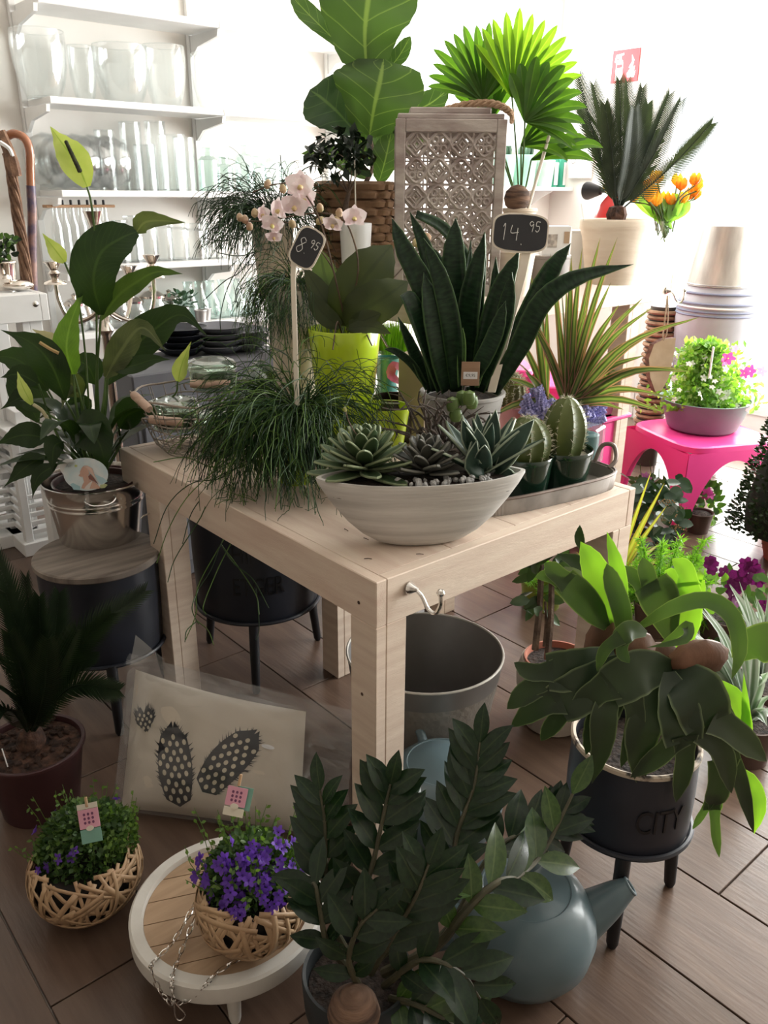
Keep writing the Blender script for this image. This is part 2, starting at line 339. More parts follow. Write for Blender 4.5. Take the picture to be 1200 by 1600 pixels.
# ---------------------------------------------------------------- the two pine display tables
def display_table(name, label, u0, u1, v0, v1, h, t, lg, legs, inner=None):
    T = thing(name, label, 'table', (u0, v0, 0)); k = 0.028
    MB().box((u0 + k / 2, (v0 + v1) / 2, h - t / 2), (k, v1 - v0, t), bev=0.002).obj('apron', M['wood_v'], T, False)
    MB().box((u1 - k / 2, (v0 + v1) / 2, h - t / 2), (k, v1 - v0, t), bev=0.002).obj('apron', M['wood_v'], T, False)
    MB().box(((u0 + u1) / 2, v0 + k / 2, h - t / 2), (u1 - u0 - 2 * k - 0.001, k, t), bev=0.002).obj('apron', M['wood_u'], T, False)
    MB().box(((u0 + u1) / 2, v1 - k / 2, h - t / 2), (u1 - u0 - 2 * k - 0.001, k, t), bev=0.002).obj('apron', M['wood_u'], T, False)
    n = 4; w = (u1 - u0 - 2 * k) / n
    for i in range(n):
        MB().box((u0 + k + w * (i + 0.5), (v0 + v1) / 2, h - 0.0125), (w - 0.0015, v1 - v0 - 2 * k - 0.002, 0.024), bev=0.001).obj('board', M['wood_v'], T, False)
    for (a, c) in legs:
        b = MB(); b.box((a + 0.028 / 2, c + lg / 2, (h - t) / 2), (0.028, lg, h - t), bev=0.002); b.box((a + 0.0285 + (lg - 0.028) / 2, c + lg / 2, (h - t) / 2), (lg - 0.0285, lg - 0.001, h - t), bev=0.002)
        b.obj('leg', M['wood'], T, False)
    return T
TH = 0.78
T1 = display_table('display_table', 'whitewashed pine display table with thick top in the middle of the shop', 0, 0.896, 0, 1.202, TH, 0.104, 0.084,
                   [(0.0, 0.0), (0.0, 0.965), (0.812, 0.0), (0.812, 1.118), (0.471, 0.752)])
TT = 1.19
T2 = display_table('tall_display_table', 'taller pale pine table behind the front one, carrying the lantern', 0.97, 2.36, 0.83, 1.92, TT, 0.105, 0.084,
                   [(1.03, 0.85), (2.07, 0.85), (1.0, 1.82), (2.2, 1.82)])
def hook(parent, p, out, name='hook', s=1.0):
    p = Vector(p); o = Vector(out); b = MB()
    q = o.to_track_quat('Z', 'Y').to_matrix()
    b.lathe([(0, 0), (0.012 * s, 0), (0.012 * s, 0.003), (0.006 * s, 0.011 * s), (0.0035 * s, 0.016 * s)], 16, p, rot=q)
    c = curve([p + o * 0.012 * s, p + o * 0.024 * s + UP * -0.010 * s, p + o * 0.036 * s + UP * -0.030 * s, p + o * 0.050 * s + UP * -0.034 * s, p + o * 0.058 * s + UP * -0.018 * s, p + o * 0.058 * s], 18)
    b.tube(c, 0.0035 * s, 8); b.lathe([(0, -0.007 * s), (0.005 * s, -0.005 * s), (0.0072 * s, 0), (0.005 * s, 0.005 * s), (0, 0.007 * s)], 12, p + o * 0.058 * s + UP * 0.006)
    return b.obj(name, M['steel'], parent)
hp = RZ(633, 921, 0.735); 
hook(T1, (0.088, 0, 0.742), (0.35, -0.93, 0), s=1.25)
for i, (a, c, z) in enumerate([(0.0, 0.055, 0.715), (0.0, 0.045, 0.5), (0.0, 0.03, 0.33)]):
    MB().lathe([(0, -0.0012), (0.004, -0.001), (0.004, 0.001), (0, 0.0012)], 10, (a, c, z), rot=Matrix.Rotation(math.pi / 2, 3, 'Y')).obj('knot', M['bark'], T1)
MB().tube([Vector((-0.001, 1.03, 0.62)), Vector((-0.02, 1.03, 0.618)), Vector((-0.026, 1.035, 0.61))], 0.0025, 6).obj('screw_eye', M['steel'], T1)
hook(T2, (2.30, 0.83, 1.125), (0.3, -0.95, 0), s=1.3)
# ---------------------------------------------------------------- on the front table
def P(px, py, d): return RD(px, py, d)
def pot(parent, c, r0, r1, h, m, th=0.006, name='pot', n=40, lip=0.0, fill=None, fillm=None, base_in=0.0, ridges=None):
    """hollow tapering pot; fill = soil height as share of h"""
    c = Vector(c)
    out = [(0, 0), (r0 - base_in, 0), (r0, 0.004)]
    if ridges: out += [(r0 + (r1 - r0) * t + (0.0022 if i % 2 else 0), h * t) for i, t in enumerate([k / ridges for k in range(1, ridges)])]
    else: out += [(r0 + (r1 - r0) * t, h * t) for t in (0.3, 0.6, 0.85)]
    if lip: out += [(r1, h - lip * 1.6), (r1 + lip * 0.7, h - lip * 1.2), (r1 + lip * 0.7, h - 0.002), (r1 + lip * 0.4, h)]
    else: out += [(r1, h - 0.003), (r1 - th * 0.3, h)]
    out += [(r1 - th, h - 0.002), (r0 + (r1 - r0) * 0.5 - th, h * 0.5), (max(0.004, r0 - th), th), (0, th)]
    o = MB().lathe(out, n, c).obj(name, m, parent)
    if fill:
        rr = r0 + (r1 - r0) * fill - th * 0.9
        MB().lathe([(0, h * fill + 0.006), (rr * 0.6, h * fill + 0.003), (rr, h * fill - 0.002), (rr, h * fill - 0.01), (0, h * fill - 0.01)], 24, c, wob=lambda a, z: 1).obj('soil', fillm or M['soil'], parent)
    return o
# --- boat-shaped bowl with succulents
def boat_bowl():
    c = Vector((0.255, 0.155, TH)); T = thing('succulent_bowl', 'whitewashed boat-shaped bowl planted with three succulents and pebbles', 'bowl', c)
    ax = (RZ(823, 735, TH + 0.155) - RZ(492, 748, TH + 0.155)); L0 = ax.length / 2; ax.z = 0; ax.normalize(); ay = Vector((-ax.y, ax.x, 0))
    mid = (RZ(823, 737, TH + 0.155) + RZ(492, 748, TH + 0.155)) / 2; c2 = Vector((mid.x, mid.y, TH)); T.location = c2
    prof = [(0.0, 0.0), (0.30, 0.0), (0.42, 0.006), (0.56, 0.022), (0.70, 0.047), (0.83, 0.078), (0.93, 0.106), (0.985, 0.125), (0.985, 0.130), (0.94, 0.130), (0.92, 0.122), (0.86, 0.108), (0.5, 0.104), (0, 0.104)]
    b = MB(); n = 56; v = []; f = []
    for r, z in prof:
        for k in range(n):
            a = 2 * math.pi * k / n; x = math.cos(a); y = math.sin(a)
            x2 = math.copysign(abs(x) ** 0.9, x); y2 = math.copysign(abs(y) ** 1.35, y)
            v.append(c2 + ax * (x2 * r * L0) + ay * (y2 * r * 0.078) + UP * (z * 1.2 + 0.003 * (x * x) * (z / 0.13)))
    for i in range(len(prof) - 1):
        for k in range(n): f.append((i * n + k, i * n + (k + 1) % n, (i + 1) * n + (k + 1) % n, (i + 1) * n + k))
    b.add(v, f)
    wm = mat('whitewashed_grey_clay', (0.66, 0.64, 0.61), (0.44, 0.42, 0.40), 0.72, scale=3.2, stretch=(0.7, 0.7, 12), bump=0.15, bscale=16)
    b.obj('bowl', wm, T)
    MB().lathe([(0, 0.124), (0.75, 0.122), (0.9, 0.118), (0.88, 0.1), (0, 0.1)], 40, c2, sx=1, sy=1).obj('soil', M['soil'], T)
    s = T.children[-1]
    for q in s.data.vertices:
        w = Vector((q.co.x, q.co.y, 0)); r = w.length; 
        q.co = ax * (q.co.x * L0) + ay * (q.co.y * 0.074) + UP * (q.co.z * 1.2)
    st = MB().lathe([(0, -0.5), (0.6, -0.35), (0.85, 0.1), (0.5, 0.45), (0, 0.5)], 6); sm = mesh('pebble', st.v, st.f); pm = mat('grey_pebbles', (0.55, 0.55, 0.54), (0.3, 0.3, 0.3), 0.8, scale=50); sm.materials.append(pm)
    for i in range(44):
        t = rnd(-0.25, 0.62); inst(sm, 'pebble', T, c2 + ax * (t * L0) + ay * rnd(-0.055, -0.02) * (1 - t * t * 0.6) + UP * rnd(0.149, 0.156), Quaternion((rnd(-1, 1), rnd(-1, 1), rnd(-1, 1), rnd(-1, 1))).normalized(), rnd(0.006, 0.010), c2)
    def rosette(px, py, n, ln, w, m, el0, el1, nm, lab, sh='lance'):
        base = RZ(px, py, TH + 0.138); 
        for i in range(n):
            t = i / n; a = i * 2.39996; el = math.radians(el0 + (el1 - el0) * t); L = ln * (1.0 - 0.45 * t)
            d = Vector((math.cos(a) * math.cos(el), math.sin(a) * math.cos(el), math.sin(el)))
            nn = Vector((-math.cos(a) * math.sin(el), -math.sin(a) * math.sin(el), math.cos(el)))
            p0 = base + UP * (0.012 + 0.035 * t) + d * 0.006
            leaf(T, [p0, p0 + d * L * 0.5 + nn * L * 0.02, p0 + d * L * 0.85 + nn * L * 0.06, p0 + d * L + nn * L * 0.1], w * (1 - 0.3 * t), m, 'ovate', face=nn, fold=0.22, n=8, cols=4, name='succulent_leaf', solid=0.005)
    haw = leafmat('haworthia_green', (0.075, 0.12, 0.055), (0.045, 0.08, 0.036), edge=(0.24, 0.29, 0.17), edgew=0.9, trans=0.08, rough=0.45)
    ech = leafmat('grey_succulent', (0.085, 0.088, 0.075), (0.05, 0.053, 0.047), edge=(0.17, 0.17, 0.15), edgew=0.9, trans=0.05, rough=0.5)
    alo = leafmat('dark_aloe_green', (0.035, 0.07, 0.05), (0.02, 0.045, 0.033), edge=(0.30, 0.36, 0.27), edgew=0.93, trans=0.05, rough=0.42)
    rosette(570, 748, 44, 0.122, 0.042, haw, -8, 78, 'haworthia', '')
    rosette(665, 750, 32, 0.092, 0.034, ech, 5, 75, 'echeveria', '')
    c3 = RZ(752, 744, TH + 0.138)
    for i in range(15):
        a = i * 2.39996 + 0.6; t = i / 15; el = math.radians(28 + 54 * t); L = 0.165 - 0.03 * t
        d = Vector((math.cos(a) * math.cos(el), math.sin(a) * math.cos(el), math.sin(el))); nn = Vector((-math.cos(a) * math.sin(el), -math.sin(a) * math.sin(el), math.cos(el)))
        leaf(T, [c3, c3 + d * L * 0.5, c3 + d * L], 0.042, alo, ws=[0.75, 1, 0.95, 0.8, 0.5, 0.0], face=nn, fold=0.35, n=9, name='aloe_leaf', solid=0.005)
    for path, w in [([(765, 725, 0), (735, 690, -.02), (722, 655, -.02)], 34), ([(770, 730, 0), (805, 690, -.01), (835, 655, 0)], 40), ([(745, 730, -.02), (748, 700, -.04), (745, 668, -.03)], 40), ([(775, 735, 0), (800, 745, -.02), (812, 740, -.03)], 22), ([(755, 735, -.03), (738, 725, -.05), (745, 688, -.06)], 34), ([(760, 725, 0), (768, 680, .01), (775, 640, .02)], 36)]:
        pts = [P(x, y, depth(c3) + dd) for x, y, dd in path]
        leaf(T, pts, w * mpx(c3), alo, ws=[0.8, 1, 0.9, 0.7, 0.4, 0.0], fold=0.3, n=9, name='aloe_leaf', solid=0.005)
    stem(T, [P(572, 700, depth(c2)), P(548, 665, depth(c2)), P(539, 640, depth(c2))], 0.0014, M['trunk'], 'flower_stalk')
    stem(T, [P(540, 643, depth(c2)), P(538.5, 637, depth(c2))], 0.0035, leafmat('pale_bud', (0.35, 0.36, 0.2), (0.3, 0.28, 0.15)), 'bud')
boat_bowl()
for i, (px, py) in enumerate([(575, 873), (656, 866), (541, 828), (572, 842)]):
    p = RZ(px, py, TH + 0.001); d = Vector((rnd(-1, 1), rnd(-1, 1), 0)).normalized() * 0.008
    tag(MB().tube([p - d, p + UP * 0.001, p + d], 0.0009, 5).obj('fallen_twig', M['bark'], origin=p), ['tiny dark twig lying nearest the table corner', 'tiny dark twig on the table below the bowl foot', 'tiny dark twig beside the hanging green stems', 'tiny dark twig left of the bowl foot'][i], 'twig', 'fallen bits on the table')
# --- lime green pots
c = RZ(540, 690, TH); c.z = TH
LO = thing('orchid', 'white-pink moth orchid in a tall lime green pot', 'potted plant', c)
k = mpx(c + UP * .2)
pot(LO, c, 38 * k, 56 * k, P(537, 512, depth(c)).z - TH, M['lime'], 0.006, fill=0.9, fillm=M['bark'])
dO = depth(c)
omat = leafmat('orchid_leaf', (0.048, 0.062, 0.022), (0.032, 0.046, 0.018), vein=(0.03, 0.042, 0.016), veinw=0.06, rough=0.35, trans=0.1, scale=9)
oback = leafmat('orchid_leaf_pale', (0.12, 0.18, 0.06), (0.09, 0.14, 0.05), vein=(0.08, 0.12, 0.045), rough=0.35, trans=0.2)
for path, w, m, ws in [
    ([(540, 510, 0), (552, 460, -.03), (585, 415, -.02), (612, 383, .02)], 78, omat, [.35, .85, 1, 1, .9, .55, .05]),
    ([(540, 508, -.02), (560, 490, -.06), (600, 465, -.08), (637, 440, -.04)], 66, omat, [.35, .85, 1, 1, .95, .65, .05]),
    ([(545, 508, -.04), (570, 500, -.08), (595, 490, -.1)], 32, omat, [.4, .9, 1, .9, .6, .05]),
    ([(545, 512, -.05), (580, 510, -.1), (610, 521, -.12)], 22, omat, [.4, .9, 1, .9, .6, .05]),
    ([(535, 505, .0), (510, 440, .03), (500, 390, .05)], 42, oback, [.4, .9, 1, .95, .7, .1]),
    ([(535, 508, .0), (508, 470, .0), (476, 418, .03)], 36, omat, [.4, .9, 1, .95, .7, .1]),
    ([(532, 510, -.02), (505, 490, -.03), (482, 455, -.02)], 30, omat, [.4, .9, 1, .95, .7, .1]),
    ([(538, 505, .03), (525, 450, .05), (512, 425, .06)], 30, oback, [.4, .9, 1, .95, .7, .1])]:
    leaf(LO, [P(x, y, dO + dd) for x, y, dd in path], w * k, m, ws=ws, fold=0.16, curl=0.12, n=14, cols=6)
spike = mat('brown_flower_spike', (0.13, 0.085, 0.05), (0.08, 0.05, 0.035), 0.6, scale=30)
for path in [[(540, 505, 0), (525, 440, -.05), (505, 360, -.08), (488, 320, -.06), (462, 290, -.02), (430, 288, 0), (395, 300, .02)], [(542, 500, 0), (560, 420, -.04), (545, 355, -.06), (520, 335, -.06), (470, 335, -.04), (420, 345, -.02), (375, 345, 0)], [(545, 500, 0), (600, 450, .05), (640, 408, .08), (690, 364, .1)], [(538, 500, 0), (520, 420, 0), (470, 360, 0), (440, 345, 0)]]:
    stem(LO, [P(x, y, dO + dd) for x, y, dd in path], 0.0028, spike, 'flower_spike', n=26, r2=0.0016)
pet = leafmat('white_pink_petal', (0.88, 0.82, 0.81), (0.84, 0.72, 0.74), rough=0.55, trans=0.35, tcol=(1.1, 1.0, 1.0), scale=30)
lipm = mat('yellow_lip', (0.75, 0.68, 0.25), (0.6, 0.35, 0.25), 0.5, scale=60)
def orchid_flower(px, py, s, dd, nrm, rot):
    c0 = P(px, py, dO + dd); n = Vector(nrm).normalized(); x = n.cross(UP).normalized(); y = x.cross(n)
    F = MB()
    for kk, (a, L, w) in enumerate([(90, 1, .8), (215, .95, .75), (325, .95, .75), (20, 1.05, 1.25), (160, 1.05, 1.25)]):
        a = math.radians(a + rot); d = x * math.cos(a) + y * math.sin(a); cc = curve([c0, c0 + d * s * .5 * L + n * s * .08, c0 + d * s * L - n * s * .05], 7)
        F.strip(cc, [s * w * shape('ovate', i / 6) for i in range(7)], n, 0.1, 4)
    o = F.obj('flower', pet, LO)
    MB().lathe([(0, 0), (.12 * s, .05 * s), (.2 * s, .25 * s), (.1 * s, .4 * s), (0, .42 * s)], 10, c0, rot=(n * .8 - y * .5).to_track_quat('Z', 'Y').to_matrix()).obj('lip', lipm, o)
cn = -_fw
for px, py, s, dd, n, r in [(468, 290, 30, -.05, cn + _rt * .3, 5), (477, 312, 26, -.04, cn - _rt * .5 + UP * .2, -10), (460, 322, 28, -.06, cn + UP * -.3, 12), (436, 328, 26, -.02, cn - _rt * .9, 0), (425, 350, 24, -.03, cn + UP * -.4 + _rt * .2, 20), (428, 370, 18, -.03, cn - UP * .8, 0), (412, 335, 20, 0, cn - _rt * .8, 0), (520, 350, 22, -.06, cn - _rt * .3 - UP * .6, 8), (554, 340, 25, -.07, cn + UP * .1, 0)]:
    orchid_flower(px, py, s * k * .72, dd, n, r)
budm = leafmat('orchid_bud', (0.50, 0.42, 0.24), (0.48, 0.30, 0.22), trans=0.1)
for px, py, dd in [(455, 283, -.02), (500, 325, -.06), (530, 333, -.06), (457, 350, -.05), (390, 354, 0), (375, 340, 0), (383, 343, 0), (398, 333, 0), (625, 393, .07), (650, 380, .08), (655, 367, .09), (668, 370, .09), (418, 288, .01), (442, 295, 0), (500, 345, -.05), (527, 345, -.06)]:
    q = P(px, py, dO + dd); MB().lathe([(0, -.5), (.32, -.25), (.36, .1), (.2, .4), (0, .5)], 8, q, rot=(Matrix.Scale(15 * k, 3) @ Matrix.Rotation(rnd(-.8, .8), 3, 'X') @ Matrix.Rotation(rnd(-.8, .8), 3, 'Y'))).obj('bud', budm, LO)
for i in range(9):
    a = rnd(0, 6.28); q = c + Vector((math.cos(a) * .03, math.sin(a) * .03, P(537, 518, dO).z - TH)); stem(LO, [q, q + Vector((math.cos(a) * .05, math.sin(a) * .05, rnd(.02, .05))), q + Vector((math.cos(a) * .10, math.sin(a) * .10, rnd(-.06, .04)))], 0.002, spike, 'aerial_root', n=8)
c = RZ(602, 702, TH); SP = thing('small_lime_pot', 'small empty lime green pot in front of the orchid', 'flowerpot', c)
pot(SP, c, 27 * mpx(c), 38 * mpx(c), P(600, 633, depth(c)).z - TH, M['lime'], 0.005)
# --- rhipsalis: dense tufts of thin forking green stems
def rhipsalis(T, c, n, L0, L1, mats, r=0.0013, spread=1.0, bias=None, up=0.5, droop=1.0, zmin=None, name='stems', fork=0.75):
    bs = [MB() for _ in mats]
    def grow(b, p, d, L, r, lev):
        segs = 6; pts = [p.copy()]; q = p.copy(); d = d.copy()
        for i in range(segs):
            d = (d + UP * (-0.16 * droop) + rv(0.09)).normalized(); q = q + d * (L / segs)
            if zmin and zmin(q) is not None and q.z < zmin(q): q.z = zmin(q) + rnd(0, .006); d.z = abs(d.z) * .2
            pts.append(q.copy())
        b.tube(pts, [r * (1 - .25 * i / segs) for i in range(segs + 1)], 3, cap=False)
        if lev > 0:
            for kk in range(2 if R.random() < fork else 1): grow(b, q, (d + rv(0.42)).normalized(), L * rnd(.45, .8), r * .85, lev - 1)
    for i in range(n):
        a = rnd(0, 6.28); rr = math.sqrt(R.random()); o = Vector((math.cos(a), math.sin(a), 0)); d = o * rnd(.25, 1.0) * spread + UP * rnd(up * .3, up * 1.6)
        if bias is not None: d += Vector(bias) * rnd(0, 1)
        grow(bs[R.randrange(len(bs))], c + o * (rr * .05), d.normalized(), rnd(L0, L1), r * rnd(.8, 1.25), 2)
    for b, m in zip(bs, mats): b.obj(name, m, T, kind='stuff')
rh1 = leafmat('rhipsalis_green', (0.036, 0.085, 0.024), (0.022, 0.056, 0.017), trans=0.12); rh2 = leafmat('rhipsalis_dark', (0.022, 0.045, 0.018), (0.013, 0.03, 0.012), trans=0.06); rh3 = leafmat('rhipsalis_bright', (0.10, 0.18, 0.04), (0.07, 0.13, 0.03), trans=0.2)
c = RZ(462, 752, TH); k = mpx(c); dR = depth(c)
RH = thing('mistletoe_cactus', 'mop of thin trailing green stems spilling over the table edge', 'potted plant', c)
zt = P(462, 640, dR).z
pot(RH, c, .04, .05, zt - TH - .02, M['lime'], fill=.9)
def tabz(q): return TH + .003 if (-.004 < q.x < .9 and -.004 < q.y < 1.2) else None
rhipsalis(RH, Vector((c.x, c.y, zt)), 460, .085, .175, [rh1, rh2, rh1, rh3], up=.5, spread=1.05, bias=(-.75, -.35, 0), zmin=tabz, r=.0015)
rhipsalis(RH, Vector((c.x, c.y, zt)) - _fw * .03, 320, .05, .10, [rh1, rh2, rh2], up=.15, spread=.7, bias=tuple(-_fw * .8), zmin=tabz, r=.0015, droop=2.6, name='hanging_stems')
for path in [[(430, 640), (385, 690), (330, 740), (290, 780), (262, 830), (245, 880)], [(400, 700), (350, 745), (300, 755), (262, 790), (240, 850)], [(420, 690), (390, 780), (355, 830), (345, 850), (330, 890), (310, 920)], [(345, 850), (375, 890), (400, 930), (405, 960)], [(345, 850), (365, 880), (395, 905), (420, 950)], [(400, 700), (340, 730), (290, 715), (240, 722)], [(430, 700), (400, 800), (430, 870), (425, 890)], [(440, 700), (450, 790), (447, 850), (442, 890)], [(470, 700), (505, 780), (520, 830), (528, 860)], [(400, 720), (330, 752), (318, 800), (275, 870), (262, 910)], [(350, 842), (310, 915), (306, 960), (290, 1000)], [(400, 920), (405, 980), (400, 1000)], [(310, 920), (300, 950), (310, 975)], [(330, 760), (300, 800), (285, 850)], [(360, 850), (340, 890), (318, 945), (322, 960)], [(308, 970), (292, 985), (289, 1003)], [(308, 970), (325, 985), (334, 1008)]]:
    n = len(path); stem(RH, [P(x, y, dR - .02 - .16 * i / (n - 1)) for i, (x, y) in enumerate(path)], 0.0017, R.choice([rh1, rh3, rh2]), 'trailing_stem', n=18, k=5, r2=.0012)
DIG = {'1': [[(-.12, .28), (-.02, .42), (-.06, -.42)]], '4': [[(-.18, .38), (-.22, -.02), (.2, .02)], [(.14, .25), (.10, -.42)]], '8': [[(.16, .34), (-.02, .46), (-.16, .28), (.02, .04), (.14, -.2), (-.02, -.44), (-.2, -.24), (-.02, .02), (.18, .30)]], '9': [[(.16, .3), (-.02, .44), (-.18, .24), (-.02, .04), (.14, .22), (.14, .0), (.06, -.44)]], '5': [[(.2, .42), (-.1, .42), (-.14, .08), (.1, .06), (.14, -.2), (-.02, -.42), (-.2, -.3)]], '.': [[(-.02, -.34), (0, -.42)]]}
def handwrite(T, txt, cx, cy, size, to3):
    b = MB(); x0 = -(len(txt) - 1) * .27
    for i, ch in enumerate(txt):
        for st in DIG[ch]:
            pts = [Vector((cx + (x0 + i * .54 + a) * size, cy + q * size, 0)) for a, q in st]; pts = curve(pts, len(pts) * 5) if len(pts) > 2 else pts
            b.tube([to3(p.x, p.y) for p in pts], .0009, 5)
    b.obj('price', M['chalkline'], T)
def board_sign(name, label, cat, cpx, cpy, d, w, h, ang, stick, txt, tsize, round_=0.6, octo=False, stick_w=0.009):
    c0 = P(cpx, cpy, d); T = thing(name, label, cat, P(*stick[-1][:2], stick[-1][2]))
    n = (-_fw + UP * .12).normalized(); x = Matrix.Rotation(-ang, 3, n) @ _rt; y = n.cross(x); x = y.cross(n)
    def outline(s):
        out = []
        for i in range(40):
            a = 2 * math.pi * i / 40; cx, sy = math.cos(a), math.sin(a); e = 0.38
            X = math.copysign(abs(cx) ** e, cx); Y = math.copysign(abs(sy) ** e, sy)
            if octo:
                X = max(-1, min(1, cx * 1.5)); Y = max(-1, min(1, sy * 1.35))
            out.append((X * (w / 2 + s) * (1 - .06 * Y * Y * 0), Y * (h / 2 + s) * (1.08 - .16 * X * X)))
        return out
    def plate(s, z0, z1, m, nm):
        o = outline(s); q = len(o); v = [c0 + x * a + y * b_ + n * z0 for a, b_ in o] + [c0 + x * a + y * b_ + n * z1 for a, b_ in o]
        MB().add(v, [tuple(range(q))[::-1], tuple(range(q, 2 * q))] + [(i, (i + 1) % q, q + (i + 1) % q, q + i) for i in range(q)]).obj(nm, m, T, smooth=False)
    plate(.004, -.004, .002, M['creamwood'], 'frame'); plate(0, .0021, .004, M['chalk'], 'slate')
    for t_, dx, dy, sz in txt: handwrite(T, t_, dx, dy, sz, lambda a, b_: c0 + x * a + y * b_ + n * .0044)
    pts = [P(a, b_, e) for a, b_, e in stick]; b = MB()
    for i in range(len(pts) - 1):
        dd = pts[i + 1] - pts[i]; b.box((pts[i] + pts[i + 1]) / 2, (stick_w, .005, dd.length + .004), rot=Matrix((x, n, -dd.normalized())).transposed(), bev=.001)
    b.obj('stick', M['creamwood'], T, False)
dS = dR - .03
board_sign('price_sign', 'small tilted chalkboard price sign on a cream stick reading 8.95', 'price sign', 479.5, 387.5, dS, .060, .083, math.radians(28), [(459, 412, dS), (458, 430, dS), (464, 632, dS)], [('8', -.014, .0, .04), ('.', .0, -.006, .02), ('95', .014, .014, .022)], .05, octo=False, stick_w=.014)
# --- wire basket with glass jars
def wire_basket():
    c = RZ(318, 712, TH); c = Vector((0.27, 0.96, TH)); k = mpx(c); d = depth(c)
    c = RZ(322, 697, TH); d = depth(c); k = mpx(c)
    T = thing('wire_basket', 'round grey wire basket with turned wooden handles holding glass jars', 'basket', c)
    wm = mat('grey_wire', (0.34, 0.29, 0.24), (0.24, 0.2, 0.165), 0.5, 0.3, scale=30); hm = mat('pinkish_turned_wood', (0.52, 0.37, 0.29), (0.44, 0.3, 0.23), 0.6, scale=20, stretch=(1, 1, 5))
    R1, R0, hh = 100 * k, 66 * k, .165
    for t in (0, .12, .28, .44, .6, .75, 1.0):
        rr = R0 + (R1 - R0) * t ** .7; MB().tube([c + Vector((rr * math.cos(a), rr * math.sin(a), .004 + hh * t + .004 * math.sin(5 * a + t * 9))) for a in [2 * math.pi * i / 40 for i in range(40)]], .0034 if t == 1 else .0022, 5, closed=True).obj('hoop', wm, T)
    for i in range(36):
        a = 2 * math.pi * i / 36; dd = Vector((math.cos(a), math.sin(a), 0)); w = rnd(-.1, .1); d2 = Vector((math.cos(a + w), math.sin(a + w), 0))
        MB().tube(curve([c + dd * R0 * .1 + UP * .004, c + dd * R0 + UP * .006, c + d2 * (R0 + (R1 - R0) * .62) + UP * hh * .5, c + d2 * R1 + UP * hh], 10), .0013, 4).obj('rib_wire', wm, T)
    for (ax0, ax1) in [((297, 600), (360, 600)), ((208, 616), (234, 640)), ((232, 655), (286, 660))]:
        dd = d + (-.02 if ax0[1] == 600 and ax0[0] > 280 else (-.14 if ax0[0] > 220 else -.12)); p = P(*ax0, dd); q = P(*ax1, dd + (0.02 if ax0[0] > 220 else -.06)); v = q - p; L = v.length
        MB().lathe([(0, 0), (.010, 0), (.0125, .1 * L), (.0125, .28 * L), (.011, .3 * L), (.0125, .32 * L), (.0125, .5 * L), (.011, .52 * L), (.0125, .54 * L), (.0125, .9 * L), (.010, L), (0, L)], 14, p, rot=v.to_track_quat('Z', 'Y').to_matrix()).obj('handle', hm, T)
        u = v.normalized(); o = Vector((p.x - c.x, p.y - c.y, 0)).normalized()
        MB().tube(curve([p, p - u * .018, p - u * .02 - UP * .018 - o * .008], 8), .0022, 5).obj('handle_wire', wm, T); MB().tube(curve([q, q + u * .018, q + u * .02 - UP * .018 - o * .008], 8), .0022, 5).obj('handle_wire', wm, T)
    # jars: thick greenish glass with a domed panelled lid
    lidm = M['glassgreen']
    def jar(px, py, dd, s, rot, label, i):
        b0 = P(px, py, dd); J = thing('glass_jar', label, 'jar', b0, 'glass jars in the wire basket'); q = rot
        w6 = lambda a, z: 1 + .035 * math.cos(8 * a)
        MB().lathe([(0, 0), (.85 * s, 0), (.95 * s, .1 * s), (s, .5 * s), (.97 * s, .8 * s), (.9 * s, .82 * s), (.92 * s, .5 * s), (.86 * s, .12 * s), (0, .08 * s)], 32, b0, rot=q, wob=w6).obj('body', M['glassgreen'], J)
        MB().lathe([(.9 * s, .84 * s), (1.04 * s, .86 * s), (1.05 * s, 1.0 * s), (.98 * s, 1.16 * s), (.72 * s, 1.26 * s), (.68 * s, 1.22 * s), (0, 1.22 * s)], 32, b0, rot=q, wob=w6).obj('lid', lidm, J)
        MB().lathe([(0, .1 * s), (.8 * s, .1 * s), (.85 * s, .55 * s), (0, .6 * s)], 20, b0, rot=q).obj('filling', mat('dark_green_moss', (0.05, 0.065, 0.03), (0.02, 0.028, 0.014), 0.9, scale=60, bump=.6), J)
    I3 = Matrix.Identity(3)
    jar(333, 606, d + .05, 36 * k, I3, 'square-shouldered green glass jar standing upright at the back of the wire basket', 0)
    jar(418, 612, d + .05, 34 * k, Matrix.Rotation(-.9, 3, _fw) @ I3, 'green glass jar tipped over to the side at the right of the wire basket', 1)
    jar(275, 668, d - .02, 36 * k, I3, 'green glass jar low in the left of the wire basket', 2)
    jar(352, 690, d - .07, 44 * k, I3, 'wide green glass jar low at the front of the wire basket', 3)
wire_basket()
# --- snake plant in grey ribbed pot
c = RZ(718, 722, TH); k = mpx(c); dS2 = depth(c)
SN = thing('snake_plant', 'snake plant with dark upright sword leaves in a whitewashed ribbed pot', 'potted plant', c)
greyp = mat('whitewashed_zinc_pot', (0.38, 0.37, 0.355), (0.26, 0.25, 0.24), 0.65, scale=5, stretch=(1, 1, 5), bump=.12)
pot(SN, c, 48 * k, 62 * k, P(720, 610, dS2).z - TH, greyp, .006, lip=.008, fill=.9, ridges=9)
snm = leafmat('snake_plant_leaf', (0.018, 0.046, 0.020), (0.007, 0.019, 0.010), edge=(0.05, 0.10, 0.035), edgew=0.9, bands=True, rough=0.32, trans=0.08)
snl = leafmat('snake_plant_young_leaf', (0.10, 0.20, 0.07), (0.05, 0.12, 0.04), edge=(0.16, 0.28, 0.09), bands=True, rough=0.32, trans=0.15)
